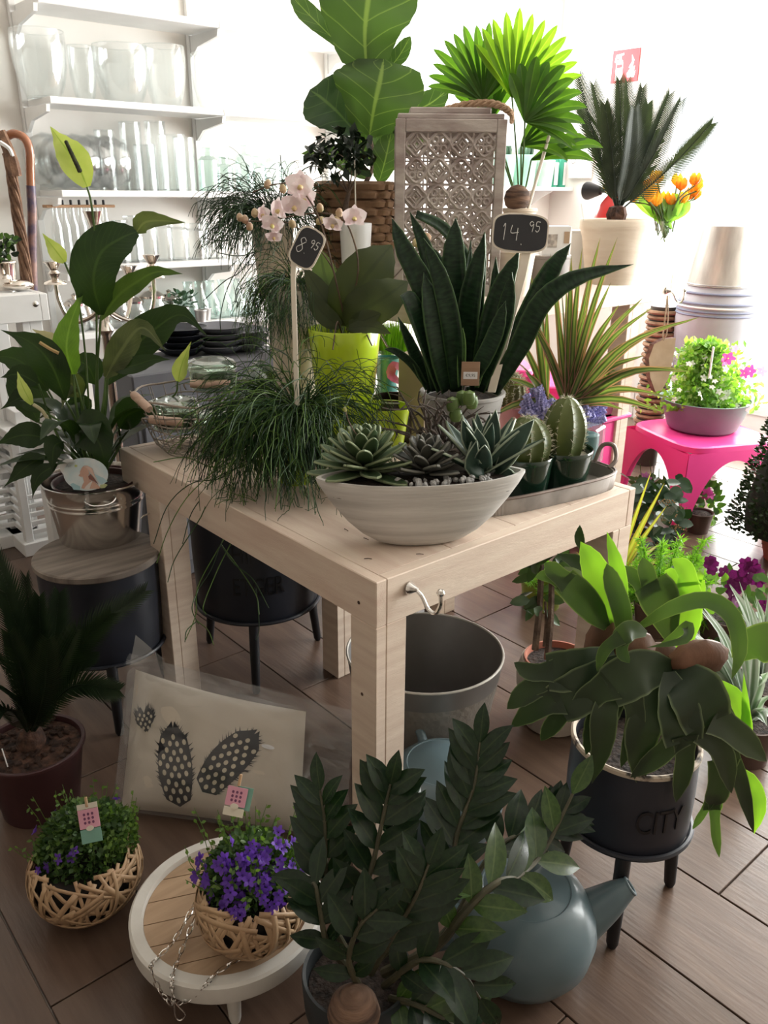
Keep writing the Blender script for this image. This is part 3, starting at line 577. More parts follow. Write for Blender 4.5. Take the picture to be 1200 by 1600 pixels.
for path, w, m in [
    ([(700, 610, 0), (690, 500, 0), (668, 400, .02), (640, 330, .04)], 26, snm), ([(725, 600, 0), (710, 430, 0), (712, 340, .03)], 36, snm), ([(715, 600, .04), (700, 450, .05), (670, 380, .05)], 22, snm),
    ([(730, 605, 0), (735, 480, -.04), (758, 365, -.05)], 36, snm), ([(740, 605, .05), (748, 450, .05), (757, 362, .04)], 24, snm), ([(745, 610, -.04), (775, 480, -.06), (812, 390, -.08)], 34, snm),
    ([(750, 610, -.06), (788, 500, -.09), (800, 425, -.1)], 28, snm), ([(765, 612, -.02), (815, 510, -.04), (855, 430, -.05), (892, 380, -.04)], 34, snm), ([(770, 612, -.06), (812, 540, -.1), (845, 475, -.12), (900, 435, -.12), (990, 413, -.1)], 30, snm),
    ([(685, 610, -.03), (672, 520, -.05), (664, 455, -.05), (632, 390, -.02), (612, 340, .02)], 34, snm), ([(690, 612, -.05), (668, 540, -.08), (640, 470, -.08), (628, 460, -.06)], 30, snm), ([(672, 612, -.02), (650, 560, -.03), (622, 495, -.02)], 20, snm),
    ([(664, 600, -.03), (645, 570, -.04), (620, 550, -.05), (600, 545, -.05)], 12, snm), ([(720, 605, -.08), (722, 550, -.1), (723, 512, -.1)], 13, snl), ([(745, 605, -.08), (752, 575, -.09), (756, 555, -.1)], 9, snl),
    ([(700, 610, -.06), (682, 520, -.09), (662, 425, -.06)], 38, snm), ([(715, 612, -.07), (708, 520, -.1), (690, 440, -.08), (662, 372, -.04)], 30, snm), ([(735, 612, -.02), (725, 500, .02), (736, 375, .03)], 22, snm), ([(710, 600, .06), (700, 470, .08), (695, 390, .09)], 24, snm), ([(755, 605, .05), (770, 500, .06), (775, 400, .07)], 20, snm), ([(650, 335, .04), (690, 355, .06), (722, 395, .05), (738, 440, .04), (735, 520, .02)], 18, snm), ([(735, 600, -.09), (770, 530, -.11), (790, 470, -.12)], 24, snm)]:
    leaf(SN, [P(x, y, dS2 + dd) for x, y, dd in path], w * k, m, ws=[.62, .85, 1, 1, .95, .8, .5, 0.0], fold=0.3, n=16, cols=4, face=TOCAM + _rt * rnd(-.6, .6), solid=.003)
b = MB(); c0 = P(735, 584, dS2 - .13); x = _rt; n = -_fw; y = UP
Tg = b.box(c0, (26 * k, .003, 34 * k), rot=Matrix((_rt, _fw, UP)).transposed(), bev=.0005).obj('wood_tag', mat('brown_tag_wood', (0.36, 0.23, 0.15), (0.28, 0.17, 0.11), .7, scale=6, stretch=(1, 1, 6)), SN, False)
MB().box(c0 + n * .0022 - UP * .004, (20 * k, .001, 10 * k), rot=Matrix((_rt, _fw, UP)).transposed()).obj('price_sticker', mat('white_sticker', (.75, .74, .76)), Tg, False)
text('€9,95', .011, M['chalk'], 'price', Tg, lambda a, b_, z: c0 + n * .003 + _rt * a + UP * (b_ - .004))
board_sign('price_sign', 'wide chalkboard price sign reading 14.95 on a long cream stick', 'price sign', 813, 364, dS2 - .1, .132, .080, math.radians(3), [(824, 388, dS2 - .1), (815, 430, dS2 - .1), (768, 612, dS2 - .08)], [('14', -.026, 0, .045), ('.', .004, -.012, .04), ('95', .034, .016, .028)], .05, stick_w=.022)
# --- twiggy bush with small green fruit
c = RZ(700, 742, TH); k = mpx(c); d = depth(c)
c = RZ(688, 757, TH); k = mpx(c); d = depth(c)
TW = thing('twig_plant', 'tangle of bare grey twigs with a few green fruits in a dark pot', 'potted plant', c)
pot(TW, c, 26 * k, 32 * k, .09, mat('dark_twig_pot', (.05, .04, .035), (.02, .016, .014), .8), fill=.9)
twm = mat('bare_grey_twig', (0.12, 0.095, 0.082), (0.045, 0.036, 0.031), .9, scale=60, bump=.3)
for i in range(34):
    q = c + UP * .08 + rv(.012); dd = (Vector((rnd(-1.2, 1.0), rnd(-.8, .8), rnd(.3, 1.4)))).normalized(); pts = [q]
    for j in range(8):
        dd = (dd + rv(.28) + UP * (.10 if j < 4 else -.1)).normalized(); q = q + dd * rnd(.02, .036); q.z = min(q.z, TH + .255); pts.append(q.copy())
    b = MB().tube(pts, [.0052 * (1 - .09 * j) for j in range(9)], 5)
    for j in range(2, 8, 2): b.tube([pts[j], pts[j] + rv(.018)], [.0022, .0006], 4)
    b.obj('twig', twm, TW)
gfm = mat('green_fruit', (0.12, 0.18, 0.05), (0.07, 0.12, 0.03), .35, scale=20)
for px, py, dd in [(707, 632, -.08), (733, 622, -.08), (722, 622, -.05), (737, 628, -.07), (712, 648, -.08)]:
    MB().lathe([(0, -.5), (.3, -.38), (.42, 0), (.33, .35), (0, .5)], 12, P(px, py, d + dd), rot=Matrix.Scale(24 * k, 3)).obj('fruit', gfm, TW)
# --- two ribbed cacti in dark green pots on a zinc tray
def cactus(T, c, r, h, ribs, m, spine=.012, sn=9, top=.9):
    n = ribs * 6; prof = [(0.0, 0)] + [(max(.0, math.sin(math.pi * (0.14 + .86 * t)) ** .55 if t > .45 else (.82 + .18 * math.sin(t * 3.3))), t) for t in [i / 16 for i in range(0, 17)]]
    b = MB().lathe([(rr * r, z * h) for rr, z in prof], n, c, wob=lambda a, z: 1 - .13 * abs(math.sin(a * ribs / 2)) ** .7 + .03)
    o = b.obj('cactus_body', m, T)
    sp = mat('pale_spines', (0.7, 0.65, 0.52), None, .6); s = MB()
    for i in range(ribs):
        a = 2 * math.pi * i / ribs
        for j in range(sn):
            t = .12 + .85 * j / (sn - 1); rr = interp([x[0] for x in prof[1:]], t) * r * 1.02; p = c + Vector((math.cos(a) * rr, math.sin(a) * rr, t * h))
            for q in range(5): s.tube([p, p + (Vector((math.cos(a), math.sin(a), .3)) + rv(.55)).normalized() * spine * rnd(.6, 1.1)], [.0006, .0002], 3, cap=False)
    s.obj('spines', sp, T, kind='stuff')
cacm = mat('cactus_green', (0.105, 0.13, 0.03), (0.06, 0.085, 0.022), .4, scale=10, spec=.5)
TRc = (RZ(878, 778, TH) + RZ(800, 792, TH)) / 2; 
def tray():
    p1 = RZ(946, 752, TH); p0 = RZ(735, 800, TH); c = (p0 + p1) / 2; ax = (p1 - p0); L = ax.length / 2; ax.normalize(); ay = Vector((-ax.y, ax.x, 0)); wd = .080; c = c + ay * .012
    T = thing('zinc_tray', 'oval ribbed zinc tray with loop handle carrying the two cacti', 'tray', c)
    n = 160; v = []; f = []
    prof = [(0, .004), (1, .004), (1, 0), (1.02, .04), (1.02, .042), (.985, .042), (.975, .006), (0, .006)]
    for i, (r, z) in enumerate(prof):
        for j in range(n):
            a = 2 * math.pi * j / n; cx, sy = math.cos(a), math.sin(a); e = .55; rib = 1 + (.014 if (j % 2 and 2 <= i <= 3) else 0)
            v.append(c + ax * (math.copysign(abs(cx) ** e, cx) * r * L * rib) + ay * (math.copysign(abs(sy) ** e, sy) * r * wd * rib) + UP * z)
    for i in range(len(prof) - 1):
        for j in range(n): f.append((i * n + j, i * n + (j + 1) % n, (i + 1) * n + (j + 1) % n, (i + 1) * n + j))
    MB().add(v, f).obj('tray_body', mat('weathered_zinc', (.34, .31, .285), (.20, .18, .165), .6, .3, scale=12), T)
    rim = []
    for j in range(64):
        a = 2 * math.pi * j / 64; cx, sy = math.cos(a), math.sin(a); e = .55
        rim.append(c + ax * (math.copysign(abs(cx) ** e, cx) * L * 1.02) + ay * (math.copysign(abs(sy) ** e, sy) * wd * 1.02) + UP * .042)
    rm = mat('rusty_rim', (0.20, 0.16, 0.14), (0.13, 0.1, 0.085), .5, .6, scale=20)
    MB().tube(rim, .004, 6, closed=True).obj('rim', rm, T)
    for sg in (1,):
        MB().tube(curve([c + ax * L * sg * .97 - ay * .025 + UP * .042, c + ax * (L * sg + .018 * sg) - ay * .024 + UP * .062, c + ax * (L + .03) * sg + UP * .092, c + ax * (L + .014) * sg + ay * .026 + UP * .088, c + ax * L * sg * .97 + ay * .028 + UP * .044], 20), .006, 8).obj('handle', rm, T)
    return c, ax, ay
tc, tax, tay = tray()
for i, (px, py, r, h, lab) in enumerate([(889, 768, .062, .155, 'tall ribbed cactus in a dark green glazed pot on the zinc tray'), (812, 772, .066, .12, 'rounder ribbed cactus in a dark green pot, half hidden behind the bowl')]):
    c = RZ(px, py, TH + .006); c = tc + tax * ((c - tc).dot(tax)) + UP * .007; k = mpx(c)
    T = thing('potted_cactus', lab, 'cactus', c, 'cacti on the zinc tray')
    hp = .108; pot(T, c, .064 if i == 0 else .056, .078 if i == 0 else .068, hp, M['bottle'], .005, fill=.82, fillm=mat('pale_gravel', (.5, .46, .4), (.3, .27, .24), .9, scale=80, bump=.6))
    cactus(T, c + UP * (hp * .8), (.056 if i == 0 else .060), h + .002, 9 if i == 0 else 11, cacm)
# --- dracaena with striped narrow leaves in a peach pot
c = RZ(862, 728, TH) ; c = Vector((c.x + .10, c.y + .13, TH)); d = depth(c); k = mpx(c + UP * .2)
DR = thing('dracaena', 'dragon tree with pink-edged striped grassy leaves in a peach pot', 'potted plant', c)
pot(DR, c, .05, .062, .11, mat('peach_ceramic', (.70, .40, .27), (.64, .35, .23), .5, scale=5), fill=.9)
drm = leafmat('striped_dracaena_leaf', (0.075, 0.11, 0.035), (0.05, 0.08, 0.026), vein=(0.20, 0.25, 0.08), veinw=0.2, edge=(0.30, 0.15, 0.12), edgew=0.74, rough=0.38, trans=0.3, tcol=(1.8, 2.0, .9))
heads = [(852, 628, 0.0), (885, 638, -.03)]
for hx, hy, dd in heads:
    stem(DR, [c + UP * .09, P((hx + 868) / 2, 690, d + dd / 2), P(hx, hy, d + dd)], .008, M['trunk'], 'trunk')
tips = [(842, 440), (860, 395), (875, 420), (893, 398), (910, 385), (925, 420), (938, 370), (948, 420), (965, 370), (955, 440), (968, 475), (985, 480), (1005, 465), (1020, 480), (1060, 505), (815, 470), (830, 500), (808, 520), (1008, 555), (1050, 575), (1095, 495), (1065, 575), (1080, 580), (1060, 625), (1030, 615), (1040, 645), (800, 560), (790, 600), (820, 580), (785, 590), (905, 440), (885, 450), (870, 470), (920, 470), (935, 480), (855, 480), (840, 520), (950, 500), (970, 520), (830, 430), (900, 480), (800, 640), (760, 655), (975, 640), (990, 560), (1010, 520)]
for i, (tx, ty) in enumerate(tips):
    hx, hy, dd = heads[0] if tx < 880 and R.random() < .75 else heads[1]
    e = rnd(-.14, .12); x1 = hx + (tx - hx) * .5; y1 = hy + (ty - hy) * .55 - abs(tx - hx) * .12
    leaf(DR, [P(hx + rnd(-6, 6), hy + rnd(-10, 4), d + dd), P(x1, y1, d + dd + e * .6), P(tx, ty, d + dd + e)], rnd(10, 13.5) * k, drm, ws=[.7, 1, 1, .9, .7, .4, 0.0], face=TOCAM + rv(.35), fold=.35, n=10, cols=4)
# --- round cactus in pink pot, lavender, candle box, vases
c = Vector((.80, .36, TH)); c = RZ(797, 690, TH); k = mpx(c); d = depth(c)
T = thing('potted_cactus', 'small golden-spined cactus in a pale pink pot behind the snake plant pot', 'cactus', c)
pot(T, c, 17 * k, 24 * k, P(798, 632, d).z - TH, mat('pale_pink_glaze', (.62, .30, .34), (.56, .26, .3), .35, scale=4), lip=.004, fill=.9)
cactus(T, Vector((c.x, c.y, P(798, 640, d).z)), 19 * k, 58 * k, 13, mat('dry_cactus_green', (.16, .16, .05), (.1, .1, .03), .6, scale=20), .014, 14)
c = RZ(872, 707, TH) ; d = depth(c); k = mpx(c)
T = thing('lavender', 'clump of pale blue-violet lavender spikes behind the tall cactus', 'flower', c)
pot(T, c, .04, .05, .055, M['zinc'], fill=.9)
lvm = mat('lavender_bloom', (.44, .43, .74), (.32, .31, .62), .7, scale=70); lvg = leafmat('lavender_stem', (.10, .14, .07), (.07, .1, .05))
for i in range(64):
    tx = 812 + 133 * (i + .5) / 64 + rnd(-3, 3); ty = rnd(605, 655) if tx < 860 else rnd(625, 660); e = rnd(-.05, .06); top = P(tx, ty, d + e); b0 = c + UP * .05 + Vector((rnd(-.03, .03), rnd(-.03, .03), 0))
    st_ = stem(T, [b0, b0.lerp(top, .6) + UP * .01, top], .0012, lvg, 'stem', n=6, k=4)
    b = MB(); ax = (top - b0).normalized(); L = rnd(.055, .085)
    for j in range(9):
        for q in range(5):
            a = q * 1.257 + j; o = ax.orthogonal().normalized(); o = Quaternion(ax, a) @ o; p = top - ax * (L * (j / 8)); rr = .011 * (.45 + .6 * math.sin(math.pi * (j + 1) / 10))
            b.lathe([(0, 0), (.0045, .003), (.0048, .007), (0, .012)], 5, p + o * rr * .3, rot=(o + ax * .7).to_track_quat('Z', 'Y').to_matrix())
    b.obj('flower_spike', lvm, T)
c = RZ(926, 735, TH); c.x += .04; c.y += .06; k = mpx(c)
T = thing('candle_box', 'teal candle in a clear plastic box behind the tall cactus', 'candle', c)
rz = Matrix.Rotation(.3, 3, 'Z')
MB().box(c + UP * .055, (.085, .085, .11), rot=rz, bev=.006).obj('clear_box', M['plastic'], T, False)
MB().lathe([(0, .002), (.034, .002), (.036, .01), (.036, .085), (.030, .088), (0, .086)], 28, c).obj('candle', mat('teal_wax', (.05, .15, .15), (.04, .12, .12), .4), T)
MB().tube([c + UP * .086, c + UP * .095], .001, 5).obj('wick', M['black'], T)
c = RZ(612, 660, TH); d = depth(c); k = mpx(c)
T = thing('gift_vase', 'glass vase with teal ribbon and pink bow behind the lime pots', 'vase', c)
h = P(612, 553, d).z - TH
MB().lathe([(0, 0), (30 * k, 0), (31 * k, .01), (33 * k, h), (32 * k, h), (30 * k, .012), (0, .008)], 32, c).obj('glass', M['glass'], T)
MB().lathe([(0, .012), (18 * k, .012), (20 * k, h * .3), (14 * k, h * .6), (21 * k, h * .95), (19 * k, h * .95), (0, .2 * h)], 24, c - _rt * 8 * k).obj('teal_wrap', mat('teal_paper', (.04, .22, .19), (.03, .17, .15), .6), T)
pk = mat('pink_satin', (.62, .12, .26), (.5, .07, .18), .35, scale=20)
for sx in (-1, 1):
    p = P(628, 580, d - 20 * k); leaf(T, [p, p + _rt * sx * 11 * k + UP * .02, p + _rt * sx * 17 * k - UP * .01, p + _rt * sx * 8 * k - UP * .03, p - UP * .035], .03, pk, ws=[.3, 1, 1, .7, .5], n=12, name='bow_loop')
c = RZ(612, 640, TH); c = RZ(609, 645, TH); d = depth(c); k = mpx(c)
T = thing('cat_grass', 'tuft of bright lime green grass in a low tray behind the orchid pot', 'potted plant', c)
zg = P(608, 552, d).z; MB().box(c + UP * (zg - TH) / 2, (.10, .09, zg - TH), bev=.006).obj('tray', M['glass'], T, False)
gm = leafmat('bright_grass', (.22, .42, .03), (.16, .34, .03), trans=.4); b = MB()
for i in range(420):
    p = Vector((c.x + rnd(-.05, .05), c.y + rnd(-.04, .04), zg)); q = p + Vector((rnd(-.02, .02), rnd(-.02, .02), rnd(.07, .115))); b.strip(curve([p, (p + q) / 2 + rv(.003), q], 4), [.003, .003, .0025, .0003], TOCAM + rv(.6), .2, 2)
b.obj('grass', gm, T, kind='stuff')
c = RZ(628, 700, TH); c.x += .05; c.y += .07; d = depth(c); k = mpx(c)
T = thing('kraft_box', 'tall plain kraft cardboard box beside the snake plant', 'box', c); h = P(650, 556, d).z - TH
MB().box(c + UP * h / 2 + _rt * .05, (.085, .085, h), rot=Matrix.Rotation(.5, 3, 'Z'), bev=.002).obj('carton', mat('kraft_card', (.42, .33, .25), (.38, .29, .22), .8), T, False)
MB().box(c + UP * (h + .001) + _rt * .05, (.087, .087, .012), rot=Matrix.Rotation(.5, 3, 'Z'), bev=.002).obj('lid', mat('kraft_card_lid', (.44, .35, .27), (.4, .31, .24), .8), T, False)
c = RZ(615, 695, TH); c += _fw * .07; c.z = TH; d = depth(c); k = mpx(c)
T = thing('smoked_jar', 'dark brown glass jar half hidden behind the small lime pot', 'jar', c)
MB().lathe([(0, 0), (36 * k, 0), (40 * k, .02), (40 * k, .10), (32 * k, .125), (32 * k, .135), (29 * k, .135), (36 * k, .1), (36 * k, .02), (0, .012)], 32, c).obj('glass', mat('smoked_glass', (.06, .045, .04), (.03, .022, .02), .15, scale=12), T)
MB().torus(c + UP * .128, 33 * k, .003).obj('rim', M['zinc'], T)
# ---------------------------------------------------------------- on the floor
def onplane(pts, d): return [P(x, y, d + e) for x, y, e in pts]
def drum_stool(name, label, c, r0, r1, z0, z1, ang, rho, lid=False, letters=None, cat='stool'):
    T = thing(name, label, cat, (c[0], c[1], 0)); c = Vector((c[0], c[1], 0))
    MB().lathe([(0, z0 + .004), (r0 - .006, z0 + .004), (r0 - .004, z0 + .012), (r0 + (r1 - r0) * .5, (z0 + z1) / 2), (r1, z1), (r1 - .006, z1), (r0 - .012, z0 + .012), (0, z0 + .01)], 64, c).obj('drum', M['black'], T)
    MB().torus(c + UP * (z0 + .004), r0 + .001, .0065, 64, 8).obj('base_rim', M['black'], T)
    for i in range(3):
        a = math.radians(ang + 120 * i); o = Vector((math.cos(a), math.sin(a), 0))
        p0, p1 = c + o * (rho * .86) + UP * (z0 + .006), c + o * rho
        v = p1 - p0; L = v.length; MB().lathe([(0, 0), (.016, 0), (.0155, L * .5), (.013, L - .012), (.009, L - .001), (0, L)], 14, p0, rot=v.to_track_quat('Z', 'Y').to_matrix()).obj('leg', M['blackwood'], T)
    if lid:
        lm = mat('weathered_grey_wood', (.28, .24, .205), (.13, .105, .09), .7, scale=3.5, stretch=(1, 9, 1), bump=.2, bscale=12)
        MB().lathe([(0, z1), (r1 + .004, z1), (r1 + .008, z1 + .004), (r1 + .008, z1 + .018), (r1 + .004, z1 + .022), (0, z1 + .022)], 64, c).obj('wooden_lid', lm, T)
    if letters:
        lmm = mat('raised_black_lettering', (.008, .008, .010), None, .35)
        for txt, z, sz, am, sx in letters:
            rr = r0 + (r1 - r0) * ((z - z0) / (z1 - z0)) + .0012
            text(txt, sz, lmm, 'lettering', T, lambda x, y, zz: c + Vector((math.cos(am + x / rr) * (rr + zz), math.sin(am + x / rr) * (rr + zz), z + y)), .0012, label='raised black lettering', sx=sx)
    return T
# weathered drum stool at the left with the tin bucket of peace lilies
drum_stool('drum_stool', 'blue-black metal drum stool with weathered wooden lid left of the table', (-.142, 1.104), .168, .172, .215, .49, 250, .19, lid=True)
LIDZ = .512
c = RZ(158, 836, LIDZ); d = depth(c); k = mpx(c)
BK = thing('tin_bucket', 'shiny tin bucket standing on the wooden lid of the drum stool', 'bucket', c)
hb = P(152, 745, d).z - LIDZ
MB().lathe([(0, 0), (60 * k, 0), (60.5 * k, .004), (69 * k, hb * .62), (70.5 * k, hb * .63), (70.5 * k, hb * .655), (70 * k, hb * .67), (71 * k, hb * .7), (71 * k, hb * .72), (70.5 * k, hb * .735), (76 * k, hb * .97), (78 * k, hb * .985), (78 * k, hb), (75.5 * k, hb), (68 * k, hb * .6), (58 * k, .01), (0, .008)], 64, c).obj('body', M['steel'], BK)
for sg in (1, -1):
    a0 = math.atan2(-_fw.y, -_fw.x) + .42 if sg > 0 else math.atan2(-_fw.y, -_fw.x) + .42 + math.pi
    hpnts = [c + Vector((math.cos(a0 + t) * (77 * k + e), math.sin(a0 + t) * (77 * k + e), hb * z)) for t, e, z in [(-.26, 0, .92), (-.25, .012, .88), (-.12, .02, .83), (.12, .02, .83), (.25, .012, .88), (.26, 0, .92)]]
    MB().tube(curve(hpnts, 16), .003, 7).obj('handle', M['steel'], BK)
PLY = thing('peace_lily', 'tall peace lily with broad dark leaves and green-white flowers in the tin bucket', 'potted plant', c + UP * .01)
ci = c + UP * .012
pot(PLY, ci, 46 * k, 62 * k, hb - .02, mat('burgundy_plastic', (.075, .025, .025), (.055, .018, .018), .4), fill=.9)
dP = d; kp = mpx(c + UP * .35)
plm = leafmat('peace_lily_leaf', (0.022, 0.046, 0.015), (0.013, 0.030, 0.010), vein=(0.036, 0.066, 0.02), veinw=0.04, rough=0.34, trans=0.22, ribs=16, scale=8)
pll = leafmat('peace_lily_young_leaf', (0.10, 0.19, 0.035), (0.075, 0.145, 0.028), vein=(0.14, 0.24, 0.06), veinw=0.05, rough=0.36, trans=0.35, ribs=16)
plb = leafmat('peace_lily_leaf_back', (0.085, 0.105, 0.05), (0.055, 0.072, 0.032), vein=(0.13, 0.15, 0.08), rough=0.4, trans=0.25, ribs=16)
spat = leafmat('green_white_spathe', (0.46, 0.52, 0.20), (0.36, 0.44, 0.13), vein=(0.25, 0.36, 0.08), veinw=.05, rough=.45, trans=.4, tcol=(1.5, 1.6, .7))
spac = leafmat('cream_spathe', (0.55, 0.52, 0.36), (0.48, 0.44, 0.28), rough=.5, trans=.3, tcol=(1.3, 1.3, .9))
base = P(150, 745, dP); pg = M['stemgreen']
def lily(petiole, blade, w, m, ws=None, face=None, wave=.05, f2=None):
    o = leaf(PLY, onplane(blade, dP), w * kp, m, ws=ws or [.1, .6, .92, 1, .92, .7, .4, .12, 0], face=face or TOCAM, fold=.14, n=18, cols=6, wave=wave, face2=f2)
    pts = [Vector((ci.x + rnd(-.03, .03), ci.y + rnd(-.03, .03), ci.z + hb * .85))] + onplane(petiole, dP) + [onplane(blade, dP)[0]]
    MB().tube(curve(pts, 12), [.0052 - .0025 * i / 11 for i in range(12)], 6).obj('petiole', pg, PLY)
lily([(150, 620, 0)], [(158, 492, 0), (146, 440, -.03), (158, 395, -.02), (190, 372, .0), (214, 362, .02)], 74, plm, [.12, .7, .95, 1, .95, .8, .5, .22])
leaf(PLY, onplane([(213, 363, .02), (226, 348, .02), (250, 345, .0), (290, 348, -.02)], dP), 32 * kp, plb, ws=[.25, .9, 1, .85, .6, .3, 0], fold=.2, n=12)
lily([(152, 600, 0)], [(157, 500, 0), (185, 462, .02), (215, 440, .03), (245, 425, .03), (286, 428, .02)], 34, leafmat('peace_lily_mid_leaf', (.06, .10, .03), (.045, .08, .024), vein=(.08, .13, .04), trans=.28, ribs=16), [.15, .7, 1, 1, .8, .6, .3, 0])
lily([(125, 660, -.03)], [(114, 585, -.04), (104, 545, -.05), (112, 500, -.04), (133, 448, -.02)], 40, pll, [.3, .85, 1, 1, .85, .5, .2, 0])
lily([(165, 640, .02)], [(168, 600, .02), (205, 548, .03), (245, 512, .02), (285, 492, .0), (326, 527, -.04)], 62, plm)
lily([(160, 640, -.04)], [(165, 590, -.04), (188, 550, -.06), (222, 512, -.06), (260, 550, -.10)], 44, plb, [.2, .7, 1, 1, .8, .5, .2, 0])
lily([(165, 620, -.02)], [(170, 575, -.03), (205, 572, -.08), (240, 562, -.1), (268, 562, -.12)], 26, plm)
lily([(120, 660, -.02)], [(102, 625, -.04), (80, 570, -.06), (48, 535, -.06), (0, 515, -.02)], 52, plm)
lily([(110, 670, .05)], [(75, 610, .05), (45, 575, .06), (15, 558, .08), (-30, 560, .1)], 50, plm)
lily([(130, 690, -.05)], [(118, 665, -.06), (140, 672, -.1), (158, 700, -.12), (166, 742, -.12)], 64, plm, [.15, .8, 1, 1, .8, .5, .2, 0])
lily([(185, 700, .03)], [(186, 668, .03), (200, 648, .0), (228, 640, -.04), (250, 650, -.06)], 50, plm)
lily([(110, 710, -.05)], [(70, 712, -.08), (40, 730, -.10), (5, 762, -.12)], 34, plm)
lily([(110, 700, -.06)], [(98, 690, -.1), (84, 700, -.12), (82, 742, -.13)], 34, plm)
lily([(100, 700, 0)], [(75, 685, -.02), (35, 680, -.04), (-10, 695, -.04)], 42, plm)
lily([(110, 690, .06)], [(85, 640, .08), (40, 620, .1), (0, 640, .1)], 44, plm)
lily([(130, 680, .05)], [(130, 620, .06), (110, 600, .08), (70, 590, .1)], 46, plm)
lily([(140, 690, .08)], [(140, 650, .09), (120, 640, .1), (90, 660, .08)], 50, plm)
lily([(115, 720, -.09)], [(90, 725, -.12), (60, 745, -.13), (50, 780, -.14)], 24, plm)
lily([(130, 660, .03)], [(125, 620, .02), (108, 600, .0), (96, 640, -.05)], 40, plb)
lily([(150, 640, .1)], [(150, 600, .12), (135, 570, .14), (100, 560, .16)], 48, plm)
lily([(100, 680, .1)], [(60, 660, .12), (30, 600, .14), (20, 560, .15)], 46, plm)
lily([(95, 690, .0)], [(60, 600, -.02), (30, 585, -.02), (0, 590, -.02)], 34, plm)
for i in range(14):
    a = rnd(0, 6.28); o = Vector((math.cos(a), math.sin(a), 0)); b0 = ci + UP * hb * .85 + o * .04; hgt = rnd(.08, .24); q = b0 + o * rnd(.05, .12) + UP * hgt
    leaf(PLY, [b0, b0 + o * .02 + UP * hgt * .6, q, q + o * .10 + UP * rnd(-.04, .03)], .07, plm, ws=[.06, .06, .08, .5, 1, .95, .6, 0], face=UP + o * .3, n=14, cols=4)
def spathe(stemp, path, w, m, spad=None, face=None):
    leaf(PLY, onplane(path, dP), w * kp, m, ws=[.25, .8, 1, .9, .6, .25, 0], fold=.25, n=12, cols=6, name='spathe', face=face or TOCAM)
    pts = [ci + UP * hb * .85] + onplane(stemp, dP) + [onplane(path, dP)[0]]
    MB().tube(curve(pts, 18), .0028, 6).obj('flower_stalk', M['stemgreen'], PLY)
    if spad:
        a, z = P(*spad[0], dP - .025), P(*spad[1], dP - .025); v = z - a; L = v.length
        MB().lathe([(0, 0)] + [(.0058 * (1 + .12 * (j % 2)) * (1 - .25 * j / 18), L * (j + .5) / 19) for j in range(19)] + [(0, L)], 10, a, rot=v.to_track_quat('Z', 'Y').to_matrix()).obj('spadix', mat('dark_spadix', (.05, .055, .025), (.02, .022, .012), .8, scale=60), PLY)
spathe([(150, 650, 0), (151, 500, 0), (148, 370, 0), (142, 315, 0)], [(136, 292, 0), (120, 255, -.01), (98, 225, 0), (78, 197, .01)], 44, spat, [(126, 270), (102, 219)])
spathe([(140, 650, 0), (132, 540, 0), (120, 460, 0)], [(101, 410, 0), (86, 390, -.01), (66, 364, 0)], 24, spat)
spathe([(210, 660, .05), (270, 620, .08)], [(278, 596, .1), (284, 570, .1), (299, 533, .1)], 26, spat)
spathe([(130, 640, -.02), (110, 570, -.03)], [(92, 548, -.03), (78, 530, -.03), (50, 514, -.02)], 24, spac)
spathe([(120, 680, -.06), (80, 650, -.08)], [(50, 632, -.09), (36, 605, -.09), (27, 580, -.08)], 18, spat)
stem(PLY, [P(78, 662, dP - .1), P(66, 642, dP - .1), P(52, 632, dP - .1)], .005, spac, 'spadix')
stem(PLY, [P(92, 552, dP - .06), P(78, 545, dP - .06), P(62, 535, dP - .06)], .005, mat('ochre_spadix', (.5, .36, .17), (.4, .28, .12), .8), 'spadix')
# round picture tag with a woman in a sun hat (flat print)
c0 = P(134, 741, dP - .15); x, y, n = _rt, (UP + _fw * .25).normalized(), (-_fw + UP * .25).normalized(); kk = mpx(c0)
TG = thing('plant_tag', 'oval printed plant tag with a woman in a sun hat, stuck in the tin bucket', 'tag', c0 - y * .05)
def disc(cx, cy, rx, ry, z, m, nm, par, nn=28, rot=0.0):
    q = [c0 + x * ((cx + rx * math.cos(a) * math.cos(rot) - ry * math.sin(a) * math.sin(rot)) * kk) + y * ((cy + ry * math.sin(a) * math.cos(rot) + rx * math.cos(a) * math.sin(rot)) * kk) + n * z for a in [2 * math.pi * i / nn for i in range(nn)]]
    return MB().add(q + [p_ - n * .0006 for p_ in q], [tuple(range(nn)), tuple(range(nn, 2 * nn))[::-1]] + [(i, nn + i, nn + (i + 1) % nn, (i + 1) % nn) for i in range(nn)]).obj(nm, m, par, smooth=False)
pm1 = mat('tag_print_sky', (.68, .70, .70), (.5, .62, .66), .5, scale=22)
dsk = disc(0, 0, 35, 26, 0, pm1, 'card', TG); disc(-26, 10, 14, 14, -.0008, mat('tag_white', (.72, .73, .73)), 'card_ear', TG)
skin = mat('printed_skin', (.58, .36, .28)); hair = mat('printed_hair', (.22, .09, .07)); hat = mat('printed_hat', (.66, .47, .40))
def printed(pts, z, m): MB().add([c0 + x * ((a_ - 560) / 10.9 * kk) + y * ((440 - b_) / 10.9 * kk) + n * z for a_, b_ in pts], [tuple(range(len(pts)))]).obj('print', m, TG, smooth=False)
printed([(290, 610), (340, 590), (460, 650), (450, 712), (345, 705)], .0010, mat('printed_water', (.35, .56, .62)))
printed([(800, 620), (900, 600), (930, 620), (880, 670), (800, 680)], .0010, mat('printed_grass', (.40, .44, .22)))
printed([(700, 430), (860, 500), (930, 560), (820, 610), (760, 560)], .0009, mat('printed_sea', (.42, .60, .66)))
printed([(530, 570), (640, 540), (720, 580), (800, 660), (785, 685), (520, 690), (478, 678), (500, 620)], .0014, skin)
